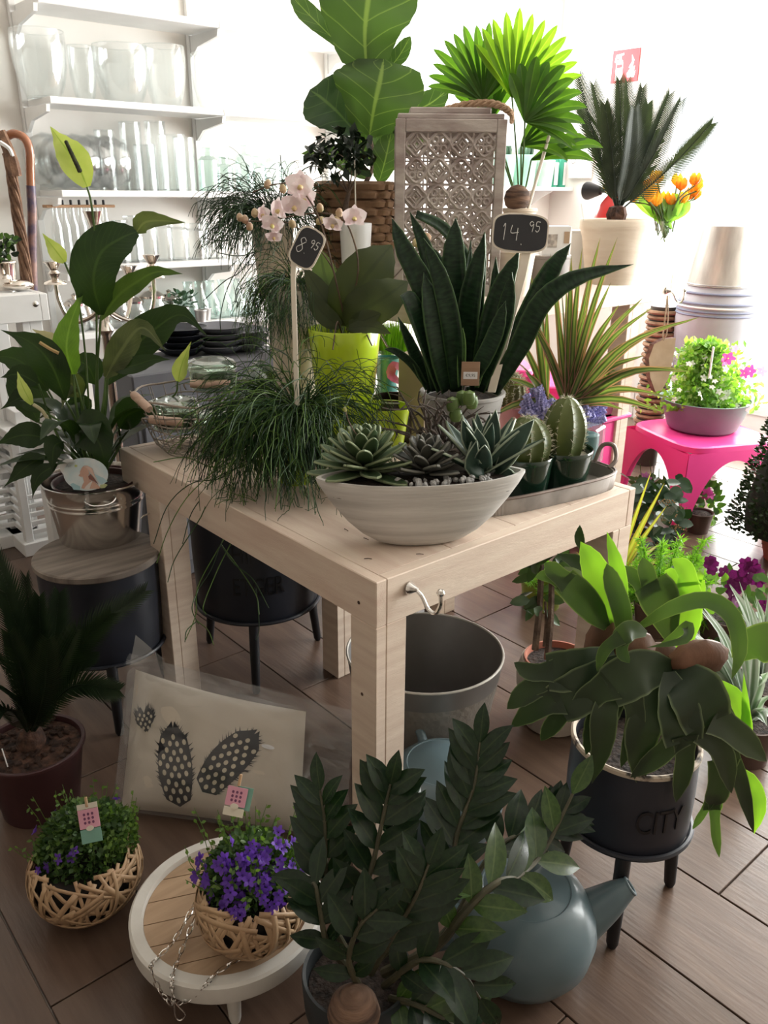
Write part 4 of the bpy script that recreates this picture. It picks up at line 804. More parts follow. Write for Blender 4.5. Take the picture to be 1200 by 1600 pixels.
printed([(510, 475), (605, 465), (630, 540), (530, 580)], .0015, skin)
printed([(560, 640), (620, 585), (680, 545), (645, 620), (615, 700), (520, 700)], .0018, mat('printed_top', (.72, .67, .64)))
printed([(605, 480), (640, 430), (700, 500), (775, 612), (700, 560), (622, 525)], .0020, hair)
printed([(530, 300), (500, 330), (480, 372), (465, 400), (470, 428), (440, 462), (470, 480), (512, 482), (592, 472), (625, 430), (600, 350)], .0022, skin)
printed([(530, 290), (600, 293), (680, 340), (722, 470), (792, 605), (738, 525), (612, 372), (560, 312)], .0026, hat)
text('Air', 7.0 * kk, mat('printed_grey', (.38, .44, .5)), 'print', TG, lambda a, b_, z: c0 + x * (a - 26 * kk) + y * (b_ + 13 * kk) + n * .002)
disc(-14.5, 13, 2.2, 1.8, .002, mat('printed_lime', (.42, .48, .16)), 'print', TG, 12)
MB().box(c0 + x * (-28 * kk) + y * 36 * kk - n * .004, (.016, .001, .05), rot=Matrix((x, n, y)).transposed()).obj('clip', M['plastic'], TG, False)
MB().box(c0 - y * 42 * kk - n * .003, (.012, .001, .05), rot=Matrix((x, n, y)).transposed()).obj('stake', M['plastic'], TG, False)
# drum stool below the table, lettered
am = math.atan2(-1.0, -.62) + .12
drum_stool('drum_stool', 'blue-black drum stool with raised lettering under the table', (.352, 1.03), .202, .206, .235, .56, 233, .222, letters=[('ETGER', .365, .085, am - .10, .66), ('HINK', .475, .085, am - .16, .66)])
# CITY planter with staghorn fern
CS = Vector((.40, -.375, 0)); amc = math.atan2(-_fw.y, -_fw.x)
drum_stool('drum_planter', 'blue-black three-legged drum planter lettered CITY holding the staghorn fern', CS, .135, .130, .235, .43, 213, .142, letters=[('CITY', .325, .08, amc + .20, .62)], cat='planter')
T = [o for o in COL.objects if o.name == 'drum_planter'][0]
MB().lathe([(.1305, .428), (.134, .43), (.134, .438), (.130, .441), (.124, .438), (.124, .43)], 64, CS, cap=False).obj('worn_rim', mat('worn_cream_paint', (.50, .42, .34), (.06, .05, .045), .8, scale=24, contrast=(.38, .46)), T)
MB().lathe([(0, .405), (.123, .40), (.123, .39), (0, .39)], 32, CS).obj('soil', M['soil'], T)
SG = thing('staghorn_fern', 'large staghorn fern with forked antler leaves in the CITY drum planter', 'potted plant', CS + UP * .405)
dg = depth(CS); kg = mpx(CS + UP * .5)
sg1 = leafmat('staghorn_dark', (0.022, 0.040, 0.016), (0.013, 0.026, 0.011), edge=(.12, .16, .08), edgew=.94, rough=.46, trans=.07, scale=6, spec=.4)
sg2 = leafmat('staghorn_bright', (0.14, 0.26, 0.035), (0.10, 0.20, 0.03), edge=(.2, .32, .08), edgew=.95, rough=.45, trans=.45, scale=8)
sg3 = leafmat('staghorn_mid', (0.05, 0.082, 0.032), (0.033, 0.06, 0.023), edge=(.13, .17, .08), edgew=.95, rough=.4, trans=.28, scale=7)
def frond(main, w, m, lobes=(), ws=None, face=None, fold=.12):
    fc = face or TOCAM; b = MB()
    mp = onplane(main, dg); cm = curve(mp, 16); wl = ws or ([.25, .6, .9, 1, .95, .8] if lobes else [.25, .6, .9, 1, .95, .75, .45, .0])
    b.strip(cm, [w * kg * interp(wl, i / 15) for i in range(16)], fc, fold, 6, .05)
    for pth, lw in lobes:
        lp = curve(onplane(pth, dg), 12); b.strip(lp, [lw * kg * interp([1.15, .95, .85, .85, .85, .72, .45, 0], i / 11) for i in range(12)], fc, fold, 6, .03)
    b.obj('frond', m, SG)
frond([(970, 1020, 0), (948, 940, -.02), (925, 880, 0), (907, 846, .02)], 44, sg2)
frond([(972, 1020, -.02), (968, 930, -.04), (962, 880, -.03), (948, 830, 0)], 26, sg2)
frond([(975, 1020, -.06), (972, 960, -.08), (955, 905, -.07), (948, 880, -.06)], 30, sg3)
frond([(1050, 1000, .02), (1032, 940, .02), (1015, 910, .03)], 62, sg3, [([(1018, 925, .03), (1010, 895, .03), (1004, 871, .04)], 32), ([(1005, 915, .03), (988, 900, .04), (968, 884, .05)], 28)], ws=[.3, .7, 1, 1, .9])
frond([(1068, 1010, .03), (1072, 950, .03), (1070, 910, .04)], 50, sg2, [([(1075, 915, .04), (1070, 890, .05), (1050, 873, .06)], 34), ([(1062, 930, .04), (1050, 900, .05), (1038, 892, .06)], 24)], ws=[.5, .9, 1, 1, .8])
frond([(1080, 980, .06), (1088, 930, .08), (1090, 905, .09)], 26, sg2, [([(1088, 915, .09), (1094, 898, .09), (1099, 890, .1)], 13), ([(1086, 915, .09), (1083, 898, .09), (1081, 888, .1)], 13)])
frond([(948, 980, -.02), (915, 940, -.04), (880, 905, -.05)], 44, sg3, [([(888, 912, -.05), (865, 892, -.05), (852, 879, -.05)], 30), ([(880, 912, -.05), (855, 900, -.05), (836, 902, -.05)], 20)], ws=[.3, .8, 1, 1, .9])
frond([(960, 985, .04), (925, 935, .05), (893, 905, .06), (870, 895, .08)], 40, leafmat('staghorn_grey', (.13, .155, .13), (.09, .11, .085), rough=.35, trans=.15), ws=[.3, .8, 1, 1, .9, .7, .3])
frond([(955, 960, .08), (915, 890, .1), (870, 865, .1)], 30, sg1)
frond([(910, 860, .1), (905, 840, .1), (906, 820, .1)], 16, sg1)
frond([(990, 985, -.02), (1050, 950, -.05), (1105, 938, -.06), (1145, 965, -.08), (1155, 1020, -.1), (1143, 1062, -.12)], 28, sg3, ws=[.2, .6, .85, .9, 1, 1, .9, .5, 0], face=TOCAM + UP * .4)
frond([(1010, 990, -.08), (985, 985, -.12), (965, 1000, -.13)], 30, sg3, [([(970, 995, -.13), (945, 1015, -.14), (933, 1050, -.14)], 20), ([(972, 1000, -.13), (972, 1020, -.14), (984, 1036, -.15)], 20)])
frond([(1030, 1010, -.06), (1065, 985, -.1), (1075, 980, -.1), (1068, 1000, -.12), (1010, 1012, -.14)], 18, sg3)
frond([(1055, 1045, -.08), (1000, 1050, -.13), (950, 1075, -.14)], 66, sg1, [([(955, 1068, -.14), (920, 1090, -.13), (893, 1128, -.12)], 44), ([(985, 1075, -.14), (992, 1130, -.14), (970, 1200, -.12)], 34)], ws=[.3, .75, 1, 1, .9])
frond([(1045, 1045, -.08), (1085, 1080, -.14), (1105, 1130, -.15)], 80, sg1, [([(1115, 1120, -.15), (1155, 1150, -.13), (1198, 1190, -.1)], 46), ([(1098, 1140, -.15), (1130, 1180, -.14), (1143, 1240, -.12)], 40)], ws=[.3, .75, 1, 1, .9])
frond([(1045, 1050, -.1), (1060, 1110, -.15), (1068, 1160, -.16)], 62, sg1, [([(1070, 1150, -.16), (1068, 1200, -.15), (1056, 1254, -.14)], 34), ([(1060, 1150, -.16), (1030, 1180, -.15), (985, 1215, -.14)], 36)], ws=[.3, .75, 1, 1, .9])
frond([(1040, 1050, -.1), (1010, 1120, -.14), (1000, 1170, -.14), (1000, 1235, -.12)], 52, sg1)
frond([(960, 1020, -.06), (900, 1045, -.1), (855, 1050, -.1)], 60, sg1, [([(865, 1048, -.1), (830, 1050, -.1), (803, 1035, -.1)], 30), ([(862, 1060, -.1), (825, 1080, -.1), (792, 1108, -.1)], 40)], ws=[.3, .75, 1, 1, .9])
frond([(975, 1030, -.08), (915, 1075, -.12), (870, 1100, -.12)], 66, sg1, [([(878, 1092, -.12), (840, 1105, -.11), (798, 1136, -.1)], 40), ([(885, 1105, -.12), (865, 1130, -.11), (845, 1158, -.1)], 32)], ws=[.3, .75, 1, 1, .9])
frond([(985, 1050, -.08), (940, 1120, -.12), (915, 1180, -.1)], 44, sg1)
frond([(970, 1060, -.1), (945, 1110, -.14), (940, 1165, -.14), (925, 1225, -.12)], 40, sg1)
frond([(1080, 1060, -.06), (1120, 1120, -.1), (1135, 1180, -.1)], 50, sg1, [([(1135, 1165, -.1), (1155, 1215, -.09), (1178, 1302, -.08)], 30), ([(1130, 1185, -.1), (1120, 1240, -.09), (1112, 1260, -.08)], 44)], ws=[.3, .75, 1, 1, .95])
frond([(1118, 1235, -.08), (1112, 1265, -.08)], 30, sg3, [([(1110, 1250, -.08), (1095, 1275, -.08), (1082, 1296, -.08)], 15), ([(1116, 1255, -.08), (1118, 1300, -.08), (1124, 1340, -.08)], 19)], ws=[.8, 1, 1])
frond([(1150, 1200, -.08), (1170, 1225, -.07), (1184, 1262, -.06), (1178, 1304, -.05)], 34, sg2)
frond([(1150, 1030, .0), (1175, 1010, -.02), (1215, 1000, -.02), (1260, 1020, 0)], 60, sg3)
frond([(1110, 1060, -.02), (1150, 1090, -.04), (1165, 1140, -.05), (1162, 1050, -.04)], 26, sg2)
shm = mat('papery_brown_shield', (.20, .10, .06), (.09, .045, .028), .55, scale=7, stretch=(3, 1, 1), bump=.15)
for px, py, w, h, e in [(1092, 1028, 52, 30, -.08), (940, 995, 28, 44, .0), (985, 1025, 44, 44, .0), (1030, 1035, 60, 36, .04)]:
    q = P(px, py, dg + e); MB().lathe([(0, -1), (.5, -.86), (.87, -.5), (1, 0), (.85, .5), (.5, .85), (0, 1)], 60, q, rot=Matrix((_rt * w * kg * .8, _fw * min(w, h) * kg * .6, (UP + _rt * .2) * h * kg)).transposed(), wob=lambda a, z: 1 + .05 * math.sin(5 * a + 3 * z) + .03 * math.sin(23 * a + 6 * z)).obj('shield_frond', shm, SG)
# grey bucket with woven texture
zb = .31; c = RZ(664, 1016, zb); rb = 122 * mpx(c); c.z = 0; 
T = thing('grey_bucket', 'empty grey-beige tapered bucket with embossed weave under the table', 'bucket', c)
bm, nt, bs = _nt('embossed_grey_metal'); bs.inputs['Base Color'].default_value = (.30, .275, .245, 1); bs.inputs['Metallic'].default_value = .35; bs.inputs['Roughness'].default_value = .42
tcn = nt.nodes.new('ShaderNodeTexCoord'); vo = nt.nodes.new('ShaderNodeTexVoronoi'); vo.distance = 'CHEBYCHEV'; vo.inputs['Scale'].default_value = 55; bp = nt.nodes.new('ShaderNodeBump'); bp.inputs['Strength'].default_value = .5; bp.inputs['Distance'].default_value = .004
nt.links.new(tcn.outputs['Object'], vo.inputs['Vector']); nt.links.new(vo.outputs['Distance'], bp.inputs['Height']); nt.links.new(bp.outputs[0], bs.inputs['Normal'])
smg = mat('plain_grey_metal', (.27, .26, .25), (.23, .22, .215), .4, .4)
MB().lathe([(0, 0), (rb * .76, 0), (rb * .77, .006), (rb * .96, zb * .80)], 64, c, cap=False).obj('body', bm, T)
MB().lathe([(rb * .96, zb * .80), (rb * .965, zb * .81), (rb, zb * .985), (rb * 1.01, zb), (rb * .985, zb), (rb * .75, .02), (0, .012)], 64, c, cap=False).obj('lining', smg, T)
MB().torus(c + UP * zb, rb * .998, .0035, 64, 8).obj('rim', mat('pale_rim', (.62, .60, .55), None, .4, .3), T)
# cream pot with terracotta inner pot and thick stems
c = RZ(862, 1128, 0); k = mpx(c); d = depth(c)
T = thing('staked_pot_plant', 'cream pot with terracotta inner pot and two thick bare stems behind the fern', 'potted plant', c)
hz = P(855, 1030, d).z
MB().lathe([(0, 0), (.075, 0), (.085, .006), (.115, hz * .6), (.118, hz * .8), (.105, hz), (.098, hz), (.108, hz * .8), (.07, .02), (0, .015)], 48, c, wob=lambda a, z: 1).obj('outer_pot', mat('cream_stone', (.44, .385, .33), (.36, .31, .26), .8, scale=8, bump=.1), T)
MB().lathe([(0, hz * .9), (.088, hz * .9), (.093, hz + .008), (.098, hz + .008), (.098, hz * .92), (.09, hz * .88)], 40, c, cap=False).obj('inner_pot', M['terra'], T)
MB().lathe([(0, hz - .004), (.09, hz - .012), (.09, hz - .03), (0, hz - .03)], 32, c).obj('soil', M['soil'], T)
for a, z in [((836, 1015), (846, 880)), ((855, 1030), (862, 900)), ((850, 1010), (852, 940))]: stem(T, [P(*a, d - .02), P((a[0] + z[0]) / 2 + 2, (a[1] + z[1]) / 2, d), P(*z, d + .02)], .011 if a[0] != 850 else .005, M['trunk'], 'trunk', r2=.009 if a[0] != 850 else .004)
jm = leafmat('jade_leaf', (.06, .10, .05), (.04, .07, .035), rough=.35, trans=.1)
for i in range(26):
    px, py = rnd(815, 905), rnd(862, 965); q = P(px, py, d + rnd(-.05, .06)); a = rnd(0, 6.28); o = (_rt * math.cos(a) + UP * math.sin(a) * .7 - _fw * rnd(0, .6)).normalized()
    leaf(T, [q, q + o * .03, q + o * .065 - UP * .006], .03, jm, 'oval', face=TOCAM + rv(.5), n=7)
# blue-grey ceramic teapots
def teapot(label, c, r, h, sdir, knob=True, spout=True):
    T = thing('teapot', label, 'teapot', c); c = Vector(c); tm = M['tea']
    prof = [(0, 0), (.55, 0), (.62, .01), (.80, .10), (.95, .27), (1.0, .46), (.96, .63), (.84, .78), (.70, .87), (.62, .90), (.60, .905), (.585, .90), (.56, .905), (.45, .945), (.25, .985), (.12, 1.0), (0, 1.0)]
    MB().lathe([(a * r, b_ * h) for a, b_ in prof], 64, c).obj('body', tm, T)
    if knob: MB().lathe([(.12 * r, 0), (.09 * r, .02), (.10 * r, .03), (.17 * r, .045), (.17 * r, .06), (.1 * r, .07), (0, .072)], 24, c + UP * h * .985).obj('lid_knob', tm, T)
    s = Vector(sdir).normalized()
    if spout:
        pts = curve([c + s * r * .78 + UP * h * .45, c + s * r * 1.1 + UP * h * .62, c + s * r * 1.30 + UP * h * .74, c + s * r * 1.46 + UP * h * .82], 14)
        MB().tube(pts, [r * (.36 - .23 * (i / 13) ** .8) for i in range(14)], 24, cap=False).obj('spout', tm, T)
        e = pts[-1]; ax = (pts[-1] - pts[-2]).normalized(); MB().torus(e, r * .118, r * .022, 24, 8, axis=ax).obj('spout_rim', tm, T)
        MB().lathe([(0, 0), (r * .115, 0), (r * .115, -.004), (0, -.006)], 20, e - ax * .004, rot=ax.to_track_quat('Z', 'Y').to_matrix()).obj('spout_hole', M['blackwood'], T)
    hs = -s; MB().tube(curve([c + hs * r * .9 + UP * h * .66, c + hs * r * 1.3 + UP * h * .78, c + hs * r * 1.5 + UP * h * .55, c + hs * r * 1.3 + UP * h * .28, c + hs * r * .96 + UP * h * .3], 20), r * .085, 12).obj('handle', tm, T)
    return T
M['tea'] = mat('blue_grey_satin_glaze', (.105, .155, .175), (.085, .13, .15), .32, scale=4, coat=.15)
c = Vector((.105, -.348, 0)); sp = P(985, 1410, depth(c) + .02) - c; sp.z = 0
teapot('large blue-grey ceramic teapot with spout to the right, on the floor', c, .148, .225, sp, knob=True)
c = Vector((.242, .03, 0)); teapot('second blue-grey ceramic teapot behind the front table leg', c, .15, .235, -_fw + _rt * .3, knob=False, spout=False)
# ZZ plant
c = Vector((-.262, -.262, 0)); d = depth(c)
ZZ = thing('zz_plant', 'glossy dark green ZZ plant in a dark pot at the front', 'potted plant', c)
MB().lathe([(0, 0), (.07, 0), (.078, .01), (.098, .10), (.102, .17), (.10, .178), (.094, .176), (.09, .12), (.07, .02), (0, .015)], 48, c).obj('pot', mat('dark_grey_pot', (.035, .042, .045), (.022, .027, .03), .5, scale=6, bump=.05), ZZ)
MB().lathe([(0, .15), (.09, .145), (.09, .13), (0, .13)], 32, c).obj('soil', M['soil'], ZZ)
zm = leafmat('zz_leaflet', (0.013, 0.030, 0.013), (0.008, 0.020, 0.010), vein=(.03, .05, .02), veinw=.05, rough=.27, trans=.05, spec=.3, scale=12)
zl = leafmat('zz_young_leaflet', (0.045, 0.082, 0.026), (0.03, 0.06, 0.02), vein=(.08, .12, .045), veinw=.05, rough=.26, trans=.12, spec=.4, scale=12)
zs = mat('zz_stalk', (.075, .07, .04), (.045, .045, .025), .5, scale=30)
def zzleafmesh(m, w):
    b = MB(); b.strip(curve([Vector((0, 0, 0)), Vector((0, .35, .02)), Vector((0, .7, .01)), Vector((0, 1, -.06))], 9), [w * x for x in (.12, .55, .86, 1, .98, .86, .62, .32, 0)], UP, .18, 4)
    me = mesh('leaflet', b.v, b.f, b.uv, True); me.materials.append(m); return me
zme = [zzleafmesh(zm, .40), zzleafmesh(zm, .46), zzleafmesh(zl, .44)]
def zzstalk(path, n, L, face, young=False, start=.22, r=.007):
    pts = curve([P(x, y, d + e) for x, y, e in path], 24); MB().tube(pts, [r * (1 - .7 * i / 23) for i in range(24)], 8).obj('stalk', zs, ZZ)
    f = Vector(face).normalized()
    for i in range(n):
        t = start + (1 - start) * i / (n - 1); j = min(22, int(t * 23)); p = pts[j].lerp(pts[j + 1], t * 23 - j); tn = (pts[j + 1] - pts[j]).normalized(); sd = tn.cross(f).normalized()
        for sg in ((-1, 1) if i < n - 1 else (0,)):
            dr = (tn * (.75 + .5 * t) + sd * sg * 1.0 + f * rnd(-.15, .3)).normalized(); nn = (f + sd * sg * -.45 + rv(.18)).normalized()
            inst(zme[2] if (young and R.random() < .6) else zme[R.randrange(2)], 'leaflet', ZZ, p, look(dr, nn), 1.3 * L * (.75 + .5 * math.sin(math.pi * min(1, t * .9))) * rnd(.9, 1.1), c)
C_ = -_fw + UP * .5
zzstalk([(590, 1500, 0), (690, 1400, .04), (715, 1300, .10), (740, 1230, .14), (750, 1160, .18)], 9, .062, C_ + _rt * -.3, False, .36)
zzstalk([(570, 1500, 0), (565, 1420, 0), (585, 1340, .02), (602, 1260, .05), (610, 1225, .06)], 8, .060, C_, False, .2)
zzstalk([(560, 1500, .05), (605, 1400, .08), (625, 1300, .1), (632, 1262, .12)], 7, .048, C_ + _rt * 1.5, False, .4)
zzstalk([(600, 1520, 0), (680, 1480, -.03), (730, 1420, -.04), (775, 1380, -.02), (810, 1368, .02), (850, 1330, .1), (895, 1240, .16)], 8, .064, C_ + UP * .3, True, .25, .010)
zzstalk([(550, 1500, .02), (520, 1440, .02), (510, 1360, .05), (508, 1290, .08), (500, 1235, .1)], 8, .055, C_ - _rt * .4, False, .25)
zzstalk([(540, 1510, 0), (510, 1470, -.03), (500, 1420, -.02), (490, 1380, 0), (470, 1400, .02)], 6, .052, C_, False, .25)
zzstalk([(610, 1560, -.04), (650, 1570, -.08), (690, 1590, -.10), (720, 1610, -.1)], 6, .062, C_ + UP, True, .1)
zzstalk([(600, 1540, -.02), (660, 1500, -.07), (720, 1520, -.09), (750, 1560, -.09)], 6, .062, C_ + UP * .8, False, .15)
zzstalk([(580, 1520, -.02), (620, 1450, -.06), (650, 1400, -.07), (670, 1350, -.06)], 7, .060, C_ + _rt * .3, False, .2)
zzstalk([(560, 1540, -.05), (545, 1500, -.08), (560, 1450, -.09), (590, 1420, -.09)], 5, .058, C_, False, .15)
zzstalk([(610, 1520, .02), (700, 1450, .06), (770, 1330, .14), (845, 1290, .2), (880, 1270, .22)], 7, .058, C_ + UP * .6, False, .5)
leaf(ZZ, [P(660, 1388, d - .05), P(700, 1398, d - .06), P(737, 1400, d - .06)], .036, zl, 'lance', face=UP + _fw * .25 - _rt * .2, fold=.1, n=9, name='leaflet')
q = P(553, 1582, d - .09)
tag(MB().lathe([(0, -1), (.5, -.87), (.87, -.5), (1, 0), (.87, .5), (.5, .87), (0, 1)], 24, q, rot=Matrix.Scale(.046, 3)).obj('coir_ball', mat('wound_brown_fibre', (.22, .13, .085), (.06, .035, .025), .85, scale=5, stretch=(2, 2, 14), bump=.6, bscale=10), origin=q), 'brown wound-fibre ball lying in the front of the ZZ plant pot', 'ball')
# low round table with white rim
c = RZ(356, 1416, .13); c.z = 0; rt_ = .194
LT = thing('low_round_table', 'low round plank table with white rim and short legs', 'table', c)
lw = mat('whitewash_rim', (.66, .64, .60), (.56, .54, .50), .6, scale=9, bump=.08)
MB().lathe([(rt_ - .026, .095), (rt_, .095), (rt_ + .002, .10), (rt_ + .002, .135), (rt_ - .003, .14), (rt_ - .024, .14), (rt_ - .026, .135), (rt_ - .026, .095)], 80, c).obj('rim', lw, LT)
pw = mat('pale_oak_planks', (.46, .32, .205), (.36, .24, .15), .6, scale=3, stretch=(1.5, 16, 1), bump=.08, bscale=10)
dirp = (RZ(500, 1400, .13) - RZ(235, 1460, .13)); dirp.z = 0; dirp.normalize(); dperp = Vector((-dirp.y, dirp.x, 0)); npl = 6; rr = rt_ - .0265
for i in range(npl):
    a0 = -rr + 2 * rr * i / npl + .001; a1 = -rr + 2 * rr * (i + 1) / npl - .001; top = []; 
    for j in range(9):
        y_ = a0 + (a1 - a0) * j / 8; top.append((math.sqrt(max(0, rr * rr - y_ * y_)), y_))
    ol = [(xx, yy) for xx, yy in top] + [(-xx, yy) for xx, yy in reversed(top)]; q = len(ol)
    vs = [c + dirp * xx + dperp * yy + UP * .128 for xx, yy in ol] + [c + dirp * xx + dperp * yy + UP * .112 for xx, yy in ol]
    MB().add(vs, [tuple(range(q)), tuple(range(q, 2 * q))[::-1]] + [(e, q + e, q + (e + 1) % q, (e + 1) % q) for e in range(q)]).obj('plank', pw, LT, smooth=False)
MB().lathe([(0, .105), (rr, .105), (rr, .111), (0, .111)], 48, c).obj('underboard', M['blackwood'], LT)
for i in range(4):
    a = math.atan2(-_fw.y, -_fw.x) + .22 + i * math.pi / 2; o = Vector((math.cos(a), math.sin(a), 0)); MB().lathe([(0, 0), (.010, 0), (.012, .01), (.016, .096), (0, .096)], 16, c + o * .155).obj('leg', lw, LT)
LTC = c
# campanula in woven ball baskets
fol = leafmat('campanula_leaf', (.055, .105, .03), (.03, .065, .02), trans=.25); fol2 = leafmat('campanula_light', (.11, .18, .05), (.08, .14, .04), trans=.3)
flm = leafmat('violet_petal', (.17, .075, .44), (.11, .04, .32), rough=.5, trans=.3, tcol=(1.6, 1.3, 1.8), scale=60)
def star():
    b = MB(); 
    for i in range(5):
        a = i * 1.2566; d_ = Vector((math.cos(a), math.sin(a), 0)); b.strip([Vector((0, 0, -.25)) + d_ * .12, d_ * .42, d_ * .75 + UP * .12, d_ * 1.0 + UP * .12], [.3, .62, .5, 0], UP, .15, 2)
    me = mesh('flower', b.v, b.f, b.uv, True); me.materials.append(flm); return me
STAR = star()
lath = mat('split_willow_lath', (.50, .34, .20), (.37, .235, .135), .55, scale=8, bump=.1)
def ball_basket(label, c, r, nfl, leafs, flow_bias, seed, tagpx, tagd, tilt=0.0, tag_rot=0.0, swap=False, plabel=''):
    B = thing('ball_basket', label, 'basket', c); m = Vector((c.x, c.y, c.z + r * .86))
    rr_ = random.Random(seed)
    for i in range(84):
        nrm = Vector((rr_.gauss(0, 1), rr_.gauss(0, 1), rr_.gauss(0, 1))).normalized()
        if abs(nrm.z) > .93: nrm = (nrm + Vector((.5, .2, 0))).normalized()
        q = nrm.to_track_quat('Z', 'Y'); R_ = r * rr_.uniform(.955, 1.0); off = rr_.uniform(-.28, .28) * r; a0 = rr_.uniform(0, 6.28); sp = rr_.uniform(2.2, 5.0); n_ = 22
        pts = []; 
        for j in range(n_):
            a = a0 + sp * j / (n_ - 1); p = q @ Vector((math.sqrt(R_ * R_ - off * off) * math.cos(a), math.sqrt(R_ * R_ - off * off) * math.sin(a), off)); p.z *= .86
            pts.append(p)
        run = []
        for p in pts + [None]:
            if p is not None and p.z < r * .5 and p.z > -r * .86: run.append(m + p)
            else:
                if len(run) > 5:
                    b = MB(); nn = []
                    v = []; f = []; w = rr_.uniform(.0035, .006)
                    for e, pp in enumerate(run):
                        t = (run[min(e + 1, len(run) - 1)] - run[max(e - 1, 0)]).normalized(); o = (pp - m).normalized(); s_ = t.cross(o).normalized()
                        v += [pp - s_ * w + o * .001, pp + s_ * w + o * .001]
                    for e in range(len(run) - 1): f.append((2 * e, 2 * e + 1, 2 * e + 3, 2 * e + 2))
                    b.add(v, f); b.obj('lath', lath, B, solid=.0016)
                run = []
    MB().lathe([(0, -.80), (.5, -.70), (.8, -.42), (.9, 0), (.85, .25), (.8, .3), (0, .32)], 28, m, rot=Matrix.Scale(r * .95, 3)).obj('liner', mat('dark_liner', (.03, .025, .022), (.015, .012, .01), .9), B)
    Pn = thing('campanula', plabel, 'flower', m + UP * r * .3 + _fw * r * .22)
    b1, b2 = MB(), MB(); top = m + UP * r * .38 + _fw * r * .25
    for i in range(leafs):
        a = rr_.uniform(0, 6.28); u_ = rr_.random() ** .5; hgt = rr_.uniform(.0, 1) ** .7; o = Vector((math.cos(a), math.sin(a), 0)); p = top + o * (u_ * r * .86) + UP * (hgt * r * .85 * math.sqrt(max(.03, 1 - .8 * u_ * u_)) - .03 * u_)
        dd = (o * .8 + UP * rr_.uniform(-.3, .9) + rv(.4)).normalized(); L = rr_.uniform(.009, .016)
        (b1 if rr_.random() < .72 else b2).strip([p, p + dd * L * .5, p + dd * L], [L * .25, L * .85, 0], UP + rv(.5), .2, 2)
    for i in range(60):
        a = rr_.uniform(0, 6.28); o = Vector((math.cos(a), math.sin(a), 0)); p = top + o * rr_.uniform(.1, .9) * r; q = p + o * rr_.uniform(.01, .05) + UP * rr_.uniform(.04, .12) * (r / .12); b2.tube([p, (p + q) / 2 + rv(.005), q], [.0009, .0008, .0006], 4)
        for e in range(5): t = e / 5 + .1; pp = p.lerp(q, t); dd = rv(1).normalized(); b2.strip([pp, pp + dd * .006, pp + dd * .012], [.002, .007, 0], TOCAM, .1, 2)
    b1.obj('foliage', fol, Pn, kind='stuff'); b2.obj('sprigs', fol2, Pn, kind='stuff')
    for i in range(nfl):
        a, u_, e = flow_bias(rr_); o = Vector((math.cos(a), math.sin(a), 0)); p = top + o * (u_ * r * .90) + UP * (e * r * .95 * math.sqrt(max(.05, 1 - .8 * u_ * u_)))
        nd = (o * .8 + UP * .7 - _fw * .4 + rv(.3)).normalized(); inst(STAR, 'flower', Pn, p, nd.to_track_quat('Z', 'Y'), rr_.uniform(.0105, .015), Pn.location)
    # plant label: pink and green card on a small peg
    q = P(*tagpx, tagd); G = thing('plant_tag', 'pink and green plant care card ' + ('in the leafy left campanula' if not swap else 'among the violet campanula flowers'), 'tag', q); xx = Matrix.Rotation(tag_rot, 3, -_fw) @ _rt; nn = (-_fw + UP * .55).normalized(); yy = nn.cross(xx).normalized(); xx = yy.cross(nn)
    Mx = Matrix((xx, yy, nn)).transposed(); kk = mpx(q); W_, H_ = 32 * kk, 58 * kk
    pink = mat('pink_card', (.60, .30, .38), (.56, .27, .35), .6); teal = mat('green_card', (.16, .32, .26), (.13, .28, .22), .6); wht = mat('cream_card', (.62, .58, .48), None, .6); dk = mat('printed_plum', (.16, .05, .12), None, .7)
    MB().box(q + yy * H_ * .12, (W_, H_ * .5, .0012), rot=Mx).obj('pink_panel', pink, G, False)
    if not swap: MB().box(q - yy * H_ * .33, (W_, H_ * .36, .0014), rot=Mx).obj('green_panel', teal, G, False)
    else: MB().box(q + xx * W_ * .35 + yy * H_ * .1 - nn * .003, (W_ * .8, H_ * .6, .0012), rot=Mx).obj('green_panel', teal, G, False)
    MB().box(q + yy * H_ * (.45 if not swap else -.28), (W_, H_ * (.14 if not swap else .22), .0016), rot=Mx).obj('cream_strip', wht, G, False)
    for iy in range(3):
        for ix in range(3):
            pp = q + xx * W_ * (-.2 + .2 * ix) + yy * H_ * (.24 - .11 * iy) + nn * .001; ol = [pp + xx * W_ * .065 * math.cos(t) + yy * H_ * .04 * math.sin(t) for t in [2 * math.pi * z_ / 8 for z_ in range(8)]]; MB().add(ol, [tuple(range(8))]).obj('printed_dot', dk, G, False)
    MB().lathe([(0, -.001), (.006, -.001), (.006, .002), (0, .002)], 16, q - yy * H_ * .13 + nn * .001, rot=Mx @ Matrix.Diagonal((1.2, .8, 1))).obj('printed_seal', wht, G)
    MB().box(q + yy * H_ * .56, (.005, .02, .005), rot=Mx, bev=.0008).obj('peg', lath, G, False)
    return B, Pn
c1 = RZ(134, 1362, .1); c1.z = 0; r1 = 86 * mpx(c1 + UP * .1)
ball_basket('woven willow-lath ball basket standing on the floor at the left', c1, r1, 9, 2600, lambda g: (g.uniform(0, 6.28), g.uniform(.7, 1.15), g.uniform(.2, 1.0)), 3, (140, 1286), depth(c1) - .10, tag_rot=math.radians(14), plabel='leafy campanula with few violet flowers in the left ball basket')
c2 = RZ(392, 1412, .129 + .085); c2.z = .1285; r2 = 86 * mpx(c2 + UP * .1)
ac = math.atan2(-_fw.y, -_fw.x)
ball_basket('woven willow-lath ball basket standing on the low round table', c2, r2, 130, 2200, lambda g: (ac + g.gauss(.15, .95), min(1.15, g.uniform(.25, 1.15)), g.uniform(.05, 1.05)), 8, (368, 1252), depth(c2) - .06, tag_rot=math.radians(-12), swap=True, plabel='campanula covered in violet flowers in the ball basket on the low table')
